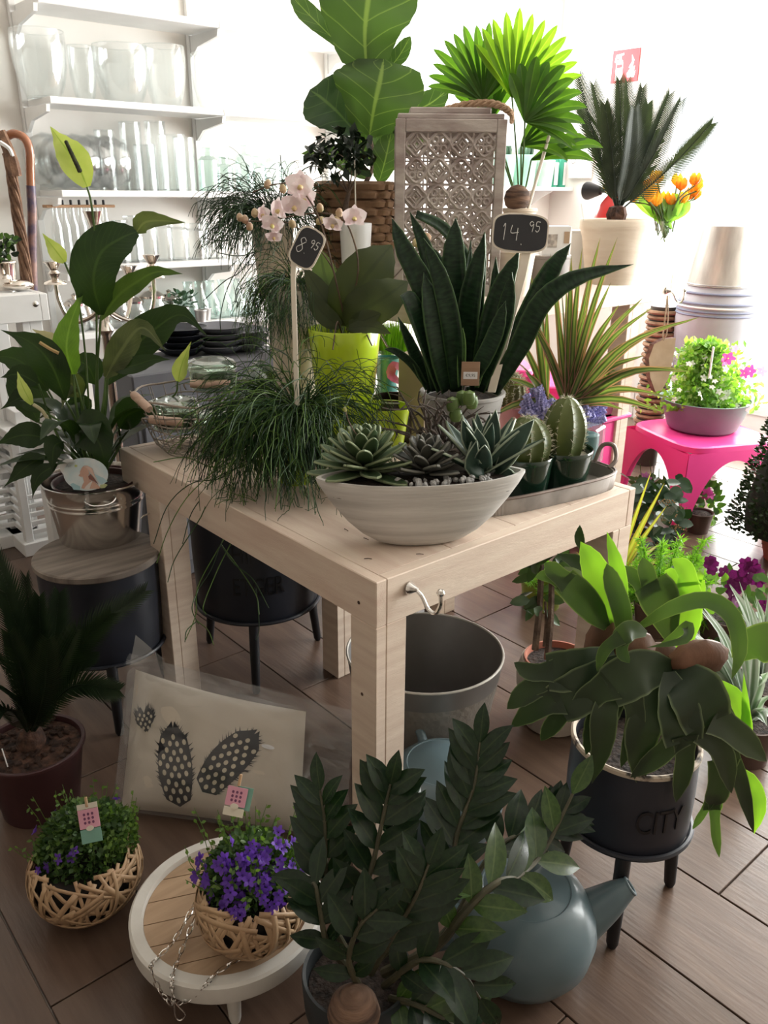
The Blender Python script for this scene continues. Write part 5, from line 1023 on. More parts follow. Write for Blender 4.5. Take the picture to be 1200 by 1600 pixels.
# chains of the hanging baskets, draped over the low table
def chain(T, pts, n, m):
    c = curve(pts, n * 2 + 1)
    for i in range(n):
        a, z = c[2 * i], c[2 * i + 2]; v = z - a; mid = (a + z) / 2; up = UP if i % 2 else v.cross(UP).normalized(); q = look(v, up); L = v.length * .62; w = .0042
        loop = [mid + q @ Vector((w * math.cos(t), L * math.sin(t), 0)) for t in [2 * math.pi * j / 12 for j in range(12)]]; MB().tube(loop, .0011, 4, closed=True).obj('link', m, T)
zl_ = .1435
rimd = lambda x_, y_: depth(RZ(x_, y_, .14)) - .014
end = P(276, 1588, rimd(255, 1522)); T = thing('hanging_chain', 'silver three-strand hanging chain draped over the low round table', 'chain', end)
hd = rimd(258, 1524)
for top_, hang in [([(315, 1390, .19), (300, 1420, zl_ + .002), (272, 1470, zl_), (243, 1500, zl_ + .004)], [(236, 1512), (248, 1545), (268, 1570)]), ([(318, 1400, .18), (300, 1445, zl_), (282, 1490, zl_), (270, 1522, zl_ + .004)], [(268, 1536), (270, 1552), (272, 1570)]), ([(446, 1428, .18), (430, 1450, zl_), (395, 1485, zl_), (345, 1515, zl_), (322, 1538, zl_ + .004)], [(312, 1550), (296, 1562), (278, 1568)])]:
    chain(T, [RZ(x_, y_, z_) for x_, y_, z_ in top_] + [P(x_, y_, hd - .006) for x_, y_ in hang], 18, M['steel'])
hpt = [P(x_, y_, hd - .006) for x_, y_ in [(272, 1566), (274, 1588), (282, 1594), (290, 1586), (280, 1574), (273, 1566)]]; MB().tube(curve(hpt, 16), .0016, 5).obj('hook', M['steel'], T)
# cushion in clear plastic
BL, BR, TL, TR = RZ(190, 1262, .02), RZ(468, 1300, .02), RZ(212, 1046, .27), RZ(478, 1112, .26)
PW = thing('feather_cushion', 'cream cushion with spotted feather print in a clear plastic bag', 'cushion', (BL + BR) / 2 * 1.0)
PW.location.z = 0
def bil(s, t): return (BL * (1 - s) + BR * s) * (1 - t) + (TL * (1 - s) + TR * s) * t
pn = (BR - BL).cross(TL - BL).normalized(); pn = pn if pn.dot(-_fw) > 0 else -pn
def cush(s, t, off): 
    e = (1 - abs(2 * s - 1) ** 2.6) * (1 - abs(2 * t - 1) ** 2.6); pin = 1 - .07 * math.sin(math.pi * s) * (1 if t > .5 else .3) * abs(2 * t - 1) ** 3
    tt = .5 + (t - .5) * pin; return bil(s, tt) + pn * (off * .06 * e ** .55) + pn * .004 * off * math.sin(9 * s + 3 * t) * math.sin(7 * t) * e
b = MB(); ng = 28
for off in (1, -1):
    vs = [cush(i / ng, j / ng, off) for j in range(ng + 1) for i in range(ng + 1)]
    b.add(vs, [((j * (ng + 1) + i), (j * (ng + 1) + i + 1), ((j + 1) * (ng + 1) + i + 1), ((j + 1) * (ng + 1) + i))[::off] for j in range(ng) for i in range(ng)])
b.obj('cushion', mat('cream_cotton', (.60, .535, .45), (.56, .495, .41), .85, scale=10, bump=.1), PW)
# printed guinea-fowl feathers: dark barbs with pale spots, laid on the cloth
fb = mat('feather_print_black', (.018, .018, .022), None, .8); fw_ = mat('feather_print_spot', (.60, .53, .40), None, .8); fg = mat('feather_print_grey', (.10, .085, .07), None, .8)
def feather(s0, t0, ang, L, w, rnd_=False):
    rr_ = random.Random(int(s0 * 100)); ca, sa = math.cos(ang), math.sin(ang); asp = (BR - BL).length / (TL - BL).length
    def at(x_, y_, o): return cush(s0 + (x_ * ca - y_ * sa) / asp, t0 + (x_ * sa + y_ * ca), 1) + pn * o
    def hw(t_): return w * .5 * (shape('oval', .04 + .92 * t_) if rnd_ else (.45 + .55 * math.sin(math.pi * min(1, .15 + .8 * t_))) * min(1, (1 - t_) * 4.5 + .15))
    n_ = 30; B1 = MB(); vs = []
    for i in range(n_):
        t_ = i / (n_ - 1); y_ = -L / 2 + L * t_
        for j in range(9): vs.append(at(hw(t_) * (j / 4 - 1), y_ + abs(j / 4 - 1) * .05, .0012))
    B1.add(vs, [(i * 9 + j, i * 9 + j + 1, (i + 1) * 9 + j + 1, (i + 1) * 9 + j) for i in range(n_ - 1) for j in range(8)])
    for i in range(70):      # loose barbs along the edge
        t_ = rr_.random(); sg = rr_.choice((-1, 1)); y_ = -L / 2 + L * t_; e = rr_.uniform(1.05, 1.3); x0 = hw(t_) * sg
        B1.add([at(x0 * .8, y_ + .03, .0012), at(x0 * .8, y_ + .05, .0012), at(x0 * e, y_ + .06 + .05 * rr_.random(), .0012)], [(0, 1, 2)])
    B1.obj('feather_print', fb, PW, smooth=False)
    for j in range(9 if not rnd_ else 5):
        for i in range(-2, 3):
            t_ = .08 + .80 * j / (8 if not rnd_ else 4); st_ = .055 if not rnd_ else .04; x0 = (i + .5 * (j % 2)) * st_; y0 = -L / 2 + L * t_ + abs(x0) * .3
            if abs(x0) > hw(t_) * .86: continue
            rx, ry = (.015, .021) if not rnd_ else (.011, .013)
            MB().add([at(x0 + rx * math.cos(a), y0 + ry * math.sin(a), .0022) for a in [2 * math.pi * z_ / 10 for z_ in range(10)]], [tuple(range(10))]).obj('feather_spot', fw_, PW, smooth=False)
feather(.33, .33, .12, .56, .26); feather(.62, .44, -.60, .62, .25); feather(.13, .60, .3, .16, .17, True)
MB().add([cush(.83 + .035 * math.cos(a), .62 + .018 * math.sin(a), 1) + pn * .003 for a in [2 * math.pi * z_ / 12 for z_ in range(12)]], [tuple(range(12))]).obj('price_sticker', mat('white_label', (.8, .8, .82)), PW, smooth=False)
b = MB(); ng = 24
def bag(s, t, off):
    S_, T_ = -.05 + s * 1.30, -.02 + t * 1.13; p = bil(S_, T_); s2, t2 = min(1, max(0, S_)), min(1, max(0, T_)); e = max(0, (1 - abs(2 * s2 - 1) ** 2.6) * (1 - abs(2 * t2 - 1) ** 2.6))
    return p + pn * (off * (.062 * e ** .5 + .003)) + pn * (.006 * math.sin(17 * S_ + 9 * T_) * math.sin(13 * T_ - 5 * S_) + (.010 * math.sin(26 * T_ + 4 * S_) if S_ > .98 or T_ > .98 else 0)) * off
for off in (1, -1):
    vs = [bag(i / ng, j / ng, off) for j in range(ng + 1) for i in range(ng + 1)]
    b.add(vs, [((j * (ng + 1) + i), (j * (ng + 1) + i + 1), ((j + 1) * (ng + 1) + i + 1), ((j + 1) * (ng + 1) + i)) for j in range(ng) for i in range(ng)])
b.obj('plastic_bag', M['plastic'], PW)
cr = [RZ(203, 1040, .30), RZ(212, 992, .36), RZ(256, 1030, .33), RZ(258, 1046, .30)]
MB().add(cr, [(0, 1, 2, 3)]).obj('bag_corner', M['plastic'], PW, smooth=False, solid=.0008)
# sago palm in burgundy pot
def sago_frond(T, pts, n, L, m, r=.004, up=None, w=.006):
    c = curve(pts, 30); b = MB(); b.tube(c, [r * (1 - .75 * i / 29) for i in range(30)], 6)
    for i in range(n):
        t = .12 + .88 * i / (n - 1); j = min(28, int(t * 29)); p = c[j].lerp(c[j + 1], t * 29 - j); tn = (c[j + 1] - c[j]).normalized(); f = Vector(up) if up is not None else TOCAM; sd = tn.cross(f).normalized(); nn = sd.cross(tn)
        ln = L * math.sin(math.pi * min(1, .12 + .80 * t)) ** .6
        for sg in (-1, 1):
            dd = (sd * sg * .8 + tn * (.95 + .35 * t) + nn * .30).normalized(); b.strip([p, p + dd * ln * .5, p + dd * ln - nn * ln * .08], [w, w * .85, 0], nn, .2, 2)
    return b.obj('frond', m, T)
c = RZ(66, 1255, 0); d = depth(c); k = mpx(c + UP * .15)
SGP = thing('sago_palm', 'dark sago palm in a burgundy plastic pot at the left edge', 'potted plant', c)
hz = P(66, 1160, d).z
pot(SGP, c, 58 * k, 76 * k, hz, mat('burgundy_pot', (.055, .020, .021), (.042, .014, .016), .45), .005, lip=.007, fill=.92, fillm=M['bark'])
sgm = leafmat('sago_leaflet', (.016, .030, .014), (.010, .020, .010), trans=.06, rough=.35)
chip = MB().box((0, 0, 0), (1, .6, .3), bev=.06); chm = mesh('bark_chip', chip.v, chip.f); chm.materials.append(M['bark'])
for i in range(70):
    a = rnd(0, 6.28); rr = math.sqrt(R.random()) * 68 * k; inst(chm, 'bark_chip', SGP, c + Vector((math.cos(a) * rr, math.sin(a) * rr, hz * .94 + .004)), Quaternion((1, rnd(-.3, .3), rnd(-.3, .3), rnd(-2, 2))).normalized(), rnd(.012, .02), c)
MB().lathe([(0, 0), (.03, 0), (.036, .02), (.03, .045), (.012, .06), (0, .062)], 16, c + UP * hz * .92).obj('caudex', M['bark'], SGP)
for i, (tx, ty, mx, my, e) in enumerate([(-10, 862, 40, 1000, .05), (42, 905, 55, 1030, .12), (62, 935, 62, 1040, .02), (92, 930, 78, 1030, .1), (225, 925, 115, 1010, .08), (172, 960, 100, 1040, -.05), (185, 1078, 110, 1075, -.12), (-60, 960, 20, 1050, -.02), (-40, 1050, 25, 1090, -.14), (15, 990, 40, 1070, -.12), (120, 985, 85, 1060, -.13), (-30, 1130, 15, 1110, -.15), (140, 1020, 95, 1060, .02), (10, 930, 45, 1040, -.02), (75, 1000, 68, 1080, -.15)]):
    sago_frond(SGP, [c + UP * (hz + .02), P(mx, my, d + e * .5), P(tx, ty, d + e)], 44, .075, sgm, up=TOCAM + _rt * rnd(-.8, .8))
stem(SGP, [P(3, 1170, d - .1), P(12, 1198, d - .1)], .0015, M['white'], 'label_stick')
# ---------------------------------------------------------------- on the tall table
def tp(px, py): return RZ(px, py, TT)
# ficus in wicker basket
c = Vector((1.36, 1.62, TT)); c = RD(556, 380, 3.12); c.z = TT; d = depth(c); k = mpx(c + UP * .3)
FI = thing('fiddle_leaf_fig', 'large fiddle-leaf fig in a square brown wicker basket', 'potted plant', c)
hb = P(556, 288, d).z - TT; hw = 56 * k
for row in range(13):
    z = TT + .006 + (hb - .012) * row / 12; pts = []
    for i in range(72):
        a = 2 * math.pi * i / 72; cx, sy = math.cos(a), math.sin(a); e = .4; w = hw * (1 + .0 * row) + (.005 if (i // 3 + row) % 2 else -.003)
        pts.append(Vector((c.x, c.y, z)) + (_rt * (math.copysign(abs(cx) ** e, cx)) + _fw * (math.copysign(abs(sy) ** e, sy))) * w)
    MB().tube(pts, hb / 22, 5, closed=True).obj('wicker_strand', M['wicker'], FI)
MB().box(c + UP * hb * .45, (hw * 1.85, hw * 1.85, hb * .86), rot=Matrix((_rt, _fw, UP)).transposed(), bev=.01).obj('liner', mat('dark_basket_liner', (.05, .035, .025), None, .9), FI, False)
fim = leafmat('fig_leaf', (.042, .070, .026), (.030, .054, .020), vein=(.12, .155, .06), veinw=.035, rough=.42, trans=.24, ribs=5, scale=6, tcol=(2.0, 2.4, .9))
fid = leafmat('fig_leaf_dark', (.022, .042, .022), (.014, .030, .016), vein=(.05, .08, .035), veinw=.035, rough=.35, trans=.15, ribs=5, scale=6)
stem(FI, [c + UP * hb * .85, P(583, 260, d), P(577, 205, d), P(576, 110, d), P(580, 40, d)], .010, M['trunk'], 'trunk', r2=.006)
for path, w, m, fc in [
    ([(573, 112, -.02), (570, 50, -.05), (578, -20, -.04), (585, -70, 0)], 142, fim, None), ([(577, 212, -.03), (585, 165, -.08), (594, 125, -.08), (600, 92, -.04)], 134, fim, None),
    ([(556, 208, 0), (530, 178, -.02), (505, 155, -.02), (484, 140, 0)], 86, fid, None), ([(535, 75, .05), (505, 45, .05), (480, 20, .08), (452, -10, .1)], 32, fim, None),
    ([(600, 115, .05), (622, 90, .06), (642, 56, .06)], 26, fim, None), ([(600, 200, .08), (640, 178, .06), (675, 160, .05), (702, 138, .05)], 42, fim, None),
    ([(592, 285, -.02), (602, 250, -.04), (612, 205, -.02)], 44, fim, None), ([(585, 260, .05), (570, 235, .06), (556, 195, .08)], 36, fim, None), ([(575, 280, .06), (545, 262, .06), (515, 240, .06), (470, 240, .06)], 26, fim, None),
    ([(590, 250, .1), (630, 220, .12), (660, 180, .14)], 60, fim, None), ([(580, 275, -.04), (560, 262, -.05), (540, 255, -.06)], 22, fid, None), ([(585, 230, .1), (600, 215, .12), (625, 200, .13)], 40, fim, None), ([(578, 130, .08), (600, 110, .1), (640, 60, .12)], 22, fim, None)]:
    leaf(FI, [P(x, y, d + e) for x, y, e in path], w * k, m, ws=[.12, .5, .62, .72, .92, 1, .98, .85, .55, .0], fold=.1, n=20, cols=8, wave=.10, wn=2.5, face=fc)
# bonsai fig in white pot
c = RD(556, 415, 2.92); c.z = TT; d = depth(c); k = mpx(c + UP * .1)
BO = thing('bonsai_fig', 'small ginseng bonsai with dark crown in a plain white pot', 'potted plant', c)
pot(BO, c, 20 * k, 25 * k, P(552, 348, d).z - TT, M['white'], .004, fill=.9)
stem(BO, [P(543, 352, d), P(540, 325, d), P(545, 300, d)], .013, M['trunk'], 'trunk', r2=.007)
for e in [(530, 270), (550, 265), (515, 275), (545, 262), (560, 262)]: stem(BO, [P(545, 302, d), P((545 + e[0]) / 2, 286, d), P(*e, d)], .004, M['trunk'], 'branch', r2=.002)
stem(BO, [P(556, 345, d - .01), P(554, 250, d - .01)], .0025, M['creamwood'], 'cane')
bom = leafmat('bonsai_leaf', (.014, .024, .014), (.008, .015, .010), rough=.3, trans=.08)
bl = MB().strip([Vector((0, 0, 0)), Vector((0, .5, .05)), Vector((0, 1, -.05))], [.1, .55, 0], UP, .2, 2); blm = mesh('leaf', bl.v, bl.f, bl.uv, True); blm.materials.append(bom)
for i in range(190):
    a = rnd(0, 6.28); rr = math.sqrt(R.random()); q = P(532 + 52 * rr * math.cos(a), 238 + 36 * rr * math.sin(a), d + rnd(-.09, .09) * (1.1 - rr * .5)); inst(blm, 'leaf', BO, q, look(rv(1) + UP * -.2, UP + rv(.4)), rnd(.035, .055), c)
# upper rhipsalis on a cream column pot
c = RD(438, 545, 2.98); c.z = TT; c = RD(430, 470, 3.0); c.z = TT; d = depth(c); k = mpx(c)
U2 = thing('mistletoe_cactus', 'dark bushy mistletoe cactus trailing thin stems from a cream pot on the tall table', 'potted plant', c)
zt = P(430, 345, d).z; pot(U2, c, .055, .075, zt - TT, M['cream'], fill=.9)
rhipsalis(U2, Vector((c.x, c.y, zt + .01)), 330, .07, .15, [rh2, rh2, rh1], up=.75, spread=1.0, bias=tuple(-_fw * .5 - _rt * .3), r=.0016, zmin=None)
for path in [[(430, 320), (380, 300), (345, 285), (320, 310), (312, 345)], [(430, 330), (390, 290), (360, 270), (340, 282)], [(430, 310), (395, 280), (385, 258)], [(420, 340), (360, 375), (318, 372)], [(420, 360), (380, 420), (350, 440), (318, 470)], [(400, 380), (360, 440), (345, 490), (345, 520)], [(430, 320), (400, 270), (392, 280)], [(440, 315), (440, 270), (438, 242)], [(405, 400), (370, 450), (372, 480)], [(410, 390), (375, 400), (340, 395)]]:
    stem(U2, [P(x, y, d - .04) for x, y in path], .0017, rh2, 'trailing_stem', n=14, k=5)
# second rhipsalis lower, hanging in front of the column
c = RZ(470, 590, TH); c = RD(468, 655, 2.62); c.z = TH; d = depth(c)
U3 = thing('mistletoe_cactus', 'finer mistletoe cactus hanging behind the price stick left of the orchid', 'potted plant', c)
zt = P(450, 440, d).z; pot(U3, c, .07, .085, zt - TH - .02, M['cream'], fill=.95)
rhipsalis(U3, Vector((c.x, c.y, zt)), 330, .06, .15, [rh1, rh1, rh2, rh3], up=.35, spread=.8, bias=tuple(-_fw * .5), r=.0011, droop=1.6)
# carved wooden lantern
def lantern():
    d0 = 2.74; bl, br, tl, tr = P(616, 458, d0), P(772, 456, d0 + .0), P(611, 188, d0), P(791, 186, d0)
    c = (bl + br) / 2; c.z = TT; w = (tr - tl).length * .97; h = P(700, 186, d0).z - TT; x, n = _rt, -_fw; T = thing('carved_lantern', 'tall carved white-washed wooden lantern box with rope handle', 'lantern', c + _fw * .1)
    cx = P(701, 320, d0); cx = Vector((cx.x, cx.y, TT))
    lm = mat('distressed_whitewood', (.47, .42, .39), (.25, .19, .175), .8, scale=7, stretch=(1, 1, 3), bump=.2, bscale=30, contrast=(.30, .6))
    Rm = Matrix((x, -n, UP)).transposed(); fw2, th = .030, .022; dp = .30
    def at(a, b_, o=0): return cx + x * a + UP * b_ + n * o
    for sg in (-1, 1):
        for o in (0, -dp): MB().box(at(sg * (w / 2 - fw2 / 2), h / 2, o), (fw2, th, h), rot=Rm, bev=.002).obj('post', lm, T, False)
    for o in (0, -dp):
        for z in (fw2 * .7, h - fw2 * .6): MB().box(at(0, z, o), (w - 2 * fw2 - .001, th, fw2 * 1.2), rot=Rm, bev=.002).obj('rail', lm, T, False)
    for sg in (-1, 1):
        for z in (.02, h - .02): MB().box(at(sg * (w / 2 - .012), z, -dp / 2), (.02, dp - th - .002, .035), rot=Rm, bev=.002).obj('side_rail', lm, T, False)
    MB().box(at(0, .008, -dp / 2), (w - .05, dp - .03, .014), rot=Rm).obj('base_board', lm, T, False)
    MB().box(at(0, h + .008, -dp / 2), (w * .96, dp * .96, .016), rot=Rm, bev=.003).obj('lid', lm, T, False)
    MB().box(at(0, h + .026, -dp / 2), (w * .74, dp * .74, .02), rot=Rm, bev=.004).obj('lid_step', lm, T, False)
    # pierced fretwork panel: rings, lozenges and scrolls in a grid
    iw, ih = w - 2 * fw2, h - fw2 * 2.4; nx, ny = 4, 6; sx_, sy_ = iw / nx, ih / ny; z0 = fw2 * 1.3
    for o in (0.002, -dp + .002):
        def flat(pts, r, closed=True, nm='fret'): 
            b = MB(); q = [at(a, b_, o) for a, b_ in pts]; b.tube(q, r, 4, closed=closed); return b
        for iy in range(ny):
            for ix in range(nx):
                a0, b0 = -iw / 2 + sx_ * (ix + .5), z0 + sy_ * (iy + .5); ro = min(sx_, sy_) * .44; b = MB()
                ang = [2 * math.pi * j / 20 for j in range(20)]
                b.v += flat([(a0 + ro * math.cos(t), b0 + ro * math.sin(t)) for t in ang], .0042).v; b = MB()
                kind = (ix + iy) % 2
                bb = flat([(a0 + ro * (1 + .12 * math.cos(4 * t)) * math.cos(t), b0 + ro * (1 + .12 * math.cos(4 * t)) * math.sin(t)) for t in ang], .0066)
                if kind:
                    for s_ in (.62, .30): 
                        q = flat([(a0 - ro * s_, b0), (a0, b0 + ro * s_ * 1.1), (a0 + ro * s_, b0), (a0, b0 - ro * s_ * 1.1)], .0056); bb.add(q.v, q.f)
                    for t in (0, math.pi / 2, math.pi, 3 * math.pi / 2):
                        q = flat([(a0 + ro * .6 * math.cos(t), b0 + ro * .66 * math.sin(t)), (a0 + ro * 1.2 * math.cos(t), b0 + ro * 1.2 * math.sin(t))], .004, False); bb.add(q.v, q.f)
                else:
                    for t in (math.pi / 4, 3 * math.pi / 4, 5 * math.pi / 4, 7 * math.pi / 4):
                        c2_ = (a0 + ro * .56 * math.cos(t), b0 + ro * .56 * math.sin(t)); q = flat([(c2_[0] + ro * .30 * math.cos(u), c2_[1] + ro * .30 * math.sin(u)) for u in ang[::2]], .0054); bb.add(q.v, q.f)
                    q = flat([(a0 + ro * .2 * math.cos(u), b0 + ro * .2 * math.sin(u)) for u in ang[::2]], .004); bb.add(q.v, q.f)
                bb.obj('fret_cell', lm, T)
        for iy in range(ny + 1):
            b = MB().box(at(0, z0 + sy_ * iy, o), (iw, .004, .005), rot=Rm); b.obj('fret_bar', lm, T, False)
        for ix in range(nx + 1):
            b = MB().box(at(-iw / 2 + sx_ * ix, z0 + ih / 2, o), (.005, .004, ih), rot=Rm); b.obj('fret_bar', lm, T, False)
    pts = curve([at(-.02, h + .035, -dp * .5), at(.06, h + .05, -dp * .35), at(.13, h + .045, -dp * .12), at(.175, h + .02, .0), at(.18, h - .005, .012)], 40); b = MB()
    for ph in (0, 2.09, 4.19):
        b.tube([p + (UP * math.sin(i * .75 + ph) + n * math.cos(i * .75 + ph)) * .006 for i, p in enumerate(pts)], .0065, 6)
    b.obj('rope_handle', mat('jute_rope', (.48, .33, .22), (.36, .23, .14), .9, scale=60, bump=.4), T)
lantern()
# fan palm in cream pot with coir ball
c = RD(806, 425, 2.95); c.z = TT; d = depth(c); k = mpx(c + UP * .2)
FP = thing('fan_palm', 'bright green fan palm in a cream pot beside the lantern', 'potted plant', c)
pot(FP, c, 20 * k, 25 * k, P(806, 325, d).z - TT, M['cream'], .005, lip=.008, fill=.9)
fpm = leafmat('fan_palm_leaf', (.13, .24, .03), (.10, .19, .025), vein=(.2, .32, .06), veinw=.06, rough=.4, trans=.5, tcol=(2.2, 2.2, .6))
fpd = leafmat('fan_palm_leaf_dark', (.06, .13, .025), (.045, .10, .02), vein=(.1, .18, .04), veinw=.06, rough=.38, trans=.35, tcol=(2.2, 2.4, .6))
def fan(hx, hy, e, a0, a1, n, L, m, w=15, droop=0.0, sq=1.0):
    o = P(hx, hy, d + e)
    stem(FP, [c + UP * (P(806, 330, d).z - TT), P((hx + 806) / 2 + 4, (hy + 330) / 2, d + e * .5), o], .003, M['stemgreen'], 'petiole', n=10)
    for i in range(n):
        a = math.radians(a0 + (a1 - a0) * i / (n - 1)); ln = L * k * (.78 + .22 * math.sin(math.pi * (i + .5) / n)) * rnd(.93, 1.05); dd = _rt * math.cos(a) + UP * math.sin(a) * sq + _fw * rnd(-.1, .1)
        leaf(FP, [o, o + dd * ln * .45 + UP * .004, o + dd * ln * .8 - UP * droop * ln * .08, o + dd * ln - UP * droop * ln * .25], w * k, m, ws=[.15, .55, .95, 1, .8, .5, .0], fold=.4, n=9, cols=2, name='leaf_segment', face=TOCAM + _rt * .3 * math.cos(a))
fan(800, 152, -.02, 8, 128, 13, 118, fpm, 17, .1)
fan(755, 158, .06, 40, 165, 14, 112, fpd, 16, .2)
fan(820, 190, -.06, -20, 110, 11, 100, fpd, 19, .5)
fan(814, 228, -.03, -5, 62, 5, 92, fpd, 18, .8)
fan(830, 250, .02, 8, 28, 3, 112, fpd, 19, .6)
fan(770, 185, .1, 60, 150, 9, 85, fpd, 15, .2)
q = RD(808, 310, d - .03); tag(MB().lathe([(0, -1), (.5, -.87), (.87, -.5), (1, 0), (.87, .5), (.5, .87), (0, 1)], 24, q, rot=Matrix.Scale(20 * k, 3)).obj('coir_ball', bpy.data.materials['wound_brown_fibre'], origin=q), 'brown wound-fibre ball lying in the pot of the fan palm', 'ball')
s0, s1 = RD(866, 184, d - .03), RD(824, 330, d - .03); tag(MB().tube([s0, s1], .0055, 8).obj('plant_stick', M['creamwood'], origin=s1), 'pale slanting wooden stick standing in the fan palm pot', 'stick')
# cream pot below the price sign
c = RD(803, 450, 2.80); c.z = TT; d2 = depth(c); k2 = mpx(c)
T = thing('cream_pot', 'cream terracotta pot behind the 14.95 price sign', 'flowerpot', c); pot(T, c, 22 * k2, 30 * k2, max(.05, P(803, 390, d2).z - TT), M['cream'], lip=.006)
# sago in wide cream pot
c = tp(955, 432); c = RD(955, 428, 3.22); c.z = TT; d = depth(c); k = mpx(c + UP * .1)
S2 = thing('sago_palm', 'feathery sago palm in a wide cream pot on the tall table', 'potted plant', c)
hz = P(965, 342, d).z - TT
MB().lathe([(0, 0), (38 * k, 0), (39 * k, .006), (50 * k, hz * .72), (55 * k, hz * .86), (56 * k, hz * .97), (54 * k, hz), (51 * k, hz - .004), (46 * k, hz * .7), (34 * k, .02), (0, .015)], 56, c).obj('pot', M['cream'], S2)
MB().lathe([(0, hz - .015), (49 * k, hz - .02), (47 * k, hz - .04), (0, hz - .04)], 32, c).obj('soil', M['bark'], S2)
s2m = leafmat('grey_green_sago_leaflet', (.042, .056, .042), (.026, .038, .028), trans=.12, rough=.4)
ct = c + UP * hz
MB().lathe([(0, -.01), (.03, -.01), (.036, .015), (.028, .04), (0, .05)], 14, ct, wob=lambda a, z: 1 + .12 * math.sin(9 * a)).obj('caudex', M['bark'], S2)
for tx, ty, mx, my, e in [(905, 122, 930, 225, 0), (928, 135, 948, 230, .06), (968, 128, 968, 225, -.03), (980, 130, 978, 230, .06), (1003, 140, 985, 235, -.02), (1012, 165, 995, 240, .08), (1045, 150, 1005, 245, .04), (1062, 160, 1015, 250, .0), (1110, 195, 1045, 262, -.02), (905, 170, 938, 250, .1), (1020, 210, 1000, 265, .1), (945, 165, 955, 245, -.08), (990, 175, 980, 255, -.1)]:
    sago_frond(S2, [ct + UP * .02, P(mx + 2, my, d + e * .5), P(tx, ty, d + e)], 44, .085, s2m, up=TOCAM + _rt * rnd(-.5, .5) , r=.0036, w=.0048)
stem(S2, [P(912, 345, d - .05), P(908, 318, d - .05)], .0016, M['white'], 'label_stick')
# boxes and a grey tin between
c = RD(852, 452, 3.0); c.z = TT; k = mpx(c)
T = thing('grey_tin', 'round dull grey tin behind the striped dracaena leaves', 'tin', c); h = P(852, 398, depth(c)).z - TT
MB().lathe([(0, 0), (32 * k, 0), (33 * k, .004), (34 * k, h * .9), (35 * k, h * .92), (35 * k, h), (33 * k, h), (0, h - .004)], 40, c).obj('body', mat('dull_grey_tin', (.24, .21, .195), (.2, .175, .16), .6), T)
MB().torus(c + UP * h, 34 * k, .003).obj('rim', M['zinc'], T)
c3 = c + UP * h + _rt * .0
T = thing('gift_box', 'small white box with a printed window standing on the grey tin', 'box', c3); hh = P(865, 353, depth(c3)).z - c3.z; Rm = Matrix((_rt, _fw, UP)).transposed()
MB().box(c3 + UP * hh / 2 + _rt * 9 * k, (42 * k, .06, hh), rot=Rm, bev=.001).obj('carton', M['white'], T, False)
MB().box(c3 + UP * hh * .5 + _rt * 3 * k - _fw * .031, (14 * k, .001, hh * .45), rot=Rm).obj('printed_window', mat('box_print', (.25, .22, .2), (.6, .55, .5), .5, scale=60), T, False)
MB().box(c3 + UP * hh * .62 + _rt * 24 * k - _fw * .031, (8 * k, .001, hh * .4), rot=Rm).obj('printed_motif', mat('box_print_brown', (.5, .36, .24)), T, False)
c = RD(898, 432, 3.35); c.z = TT; h = P(898, 362, depth(c)).z - TT; k = mpx(c)
T = thing('white_carton', 'plain white carton left of the cream sago pot', 'box', c)
MB().box(c + UP * h / 2, (30 * k, .12, h), rot=Matrix((_rt, _fw, UP)).transposed(), bev=.002).obj('carton', M['white'], T, False); MB().box(c + UP * (h + .003), (30.6 * k, .122, .006), rot=Matrix((_rt, _fw, UP)).transposed()).obj('lid', M['white'], T, False)
c = RD(922, 425, 3.4); c.z = TT; T = thing('striped_calathea', 'white-striped leafy plant squeezed between carton and cream pot', 'potted plant', c); d = depth(c); k = mpx(c)
pot(T, c, .03, .036, .04, M['terra'], fill=.9)
stm = leafmat('white_striped_leaf', (.05, .075, .055), (.035, .055, .04), vein=(.35, .4, .36), veinw=.1, edge=(.3, .34, .3), edgew=.8, trans=.15)
for tx, ty, mx, my in [(903, 368, 925, 390), (912, 385, 922, 405), (905, 400, 915, 410), (930, 375, 928, 400), (925, 395, 925, 410)]: leaf(T, [c + UP * .035, P(mx, my, d), P(tx, ty, d - .03)], 20 * k, stm, 'ovate', n=9)
# tulips behind
c = RD(1040, 430, 3.75); c.z = 0.0
T = thing('tulip_bucket', 'bunch of orange and yellow tulips behind the sago palm', 'flower', RD(1040, 345, 3.75)); c = T.location.copy(); d = depth(c); k = mpx(c)
zb_ = P(1040, 420, d).z
MB().lathe([(0, zb_ - c.z - .1), (.07, zb_ - c.z - .1), (.095, .0), (.09, .0), (.066, zb_ - c.z - .09), (0, zb_ - c.z - .09)], 32, c).obj('vase', M['glass'], T)
tul = [leafmat('orange_tulip', (.70, .22, .03), (.62, .36, .04), trans=.4, tcol=(1.5, 1.2, .6), scale=40), leafmat('yellow_tulip', (.80, .50, .05), (.75, .38, .04), trans=.4, tcol=(1.4, 1.3, .6), scale=40)]; tlf = leafmat('tulip_leaf', (.20, .36, .10), (.15, .28, .07), trans=.4)
for i in range(30):
    px, py = rnd(985, 1095), rnd(278, 322); q = P(px, py, d + rnd(-.08, .08)); m_ = tul[R.randrange(2)]; s_ = 15 * k; b = MB()
    for j in range(6):
        a = j * 1.047 + rnd(-.2, .2); o = Vector((math.cos(a), math.sin(a), 0)); b.strip(curve([q - UP * s_ * .4, q + o * s_ * .48, q + o * s_ * .55 + UP * s_ * .45, q + o * s_ * rnd(.3, .75) + UP * s_ * .9], 6), [s_ * x for x in (.2, .7, .8, .7, .4, .0)], o, -.2, 2)
    b.obj('bloom', m_, T); stem(T, [c + rv(.015) + UP * -.05, c.lerp(q, .5) + rv(.01), q - UP * s_ * .35], .003, M['stemgreen'], 'stem', n=8)
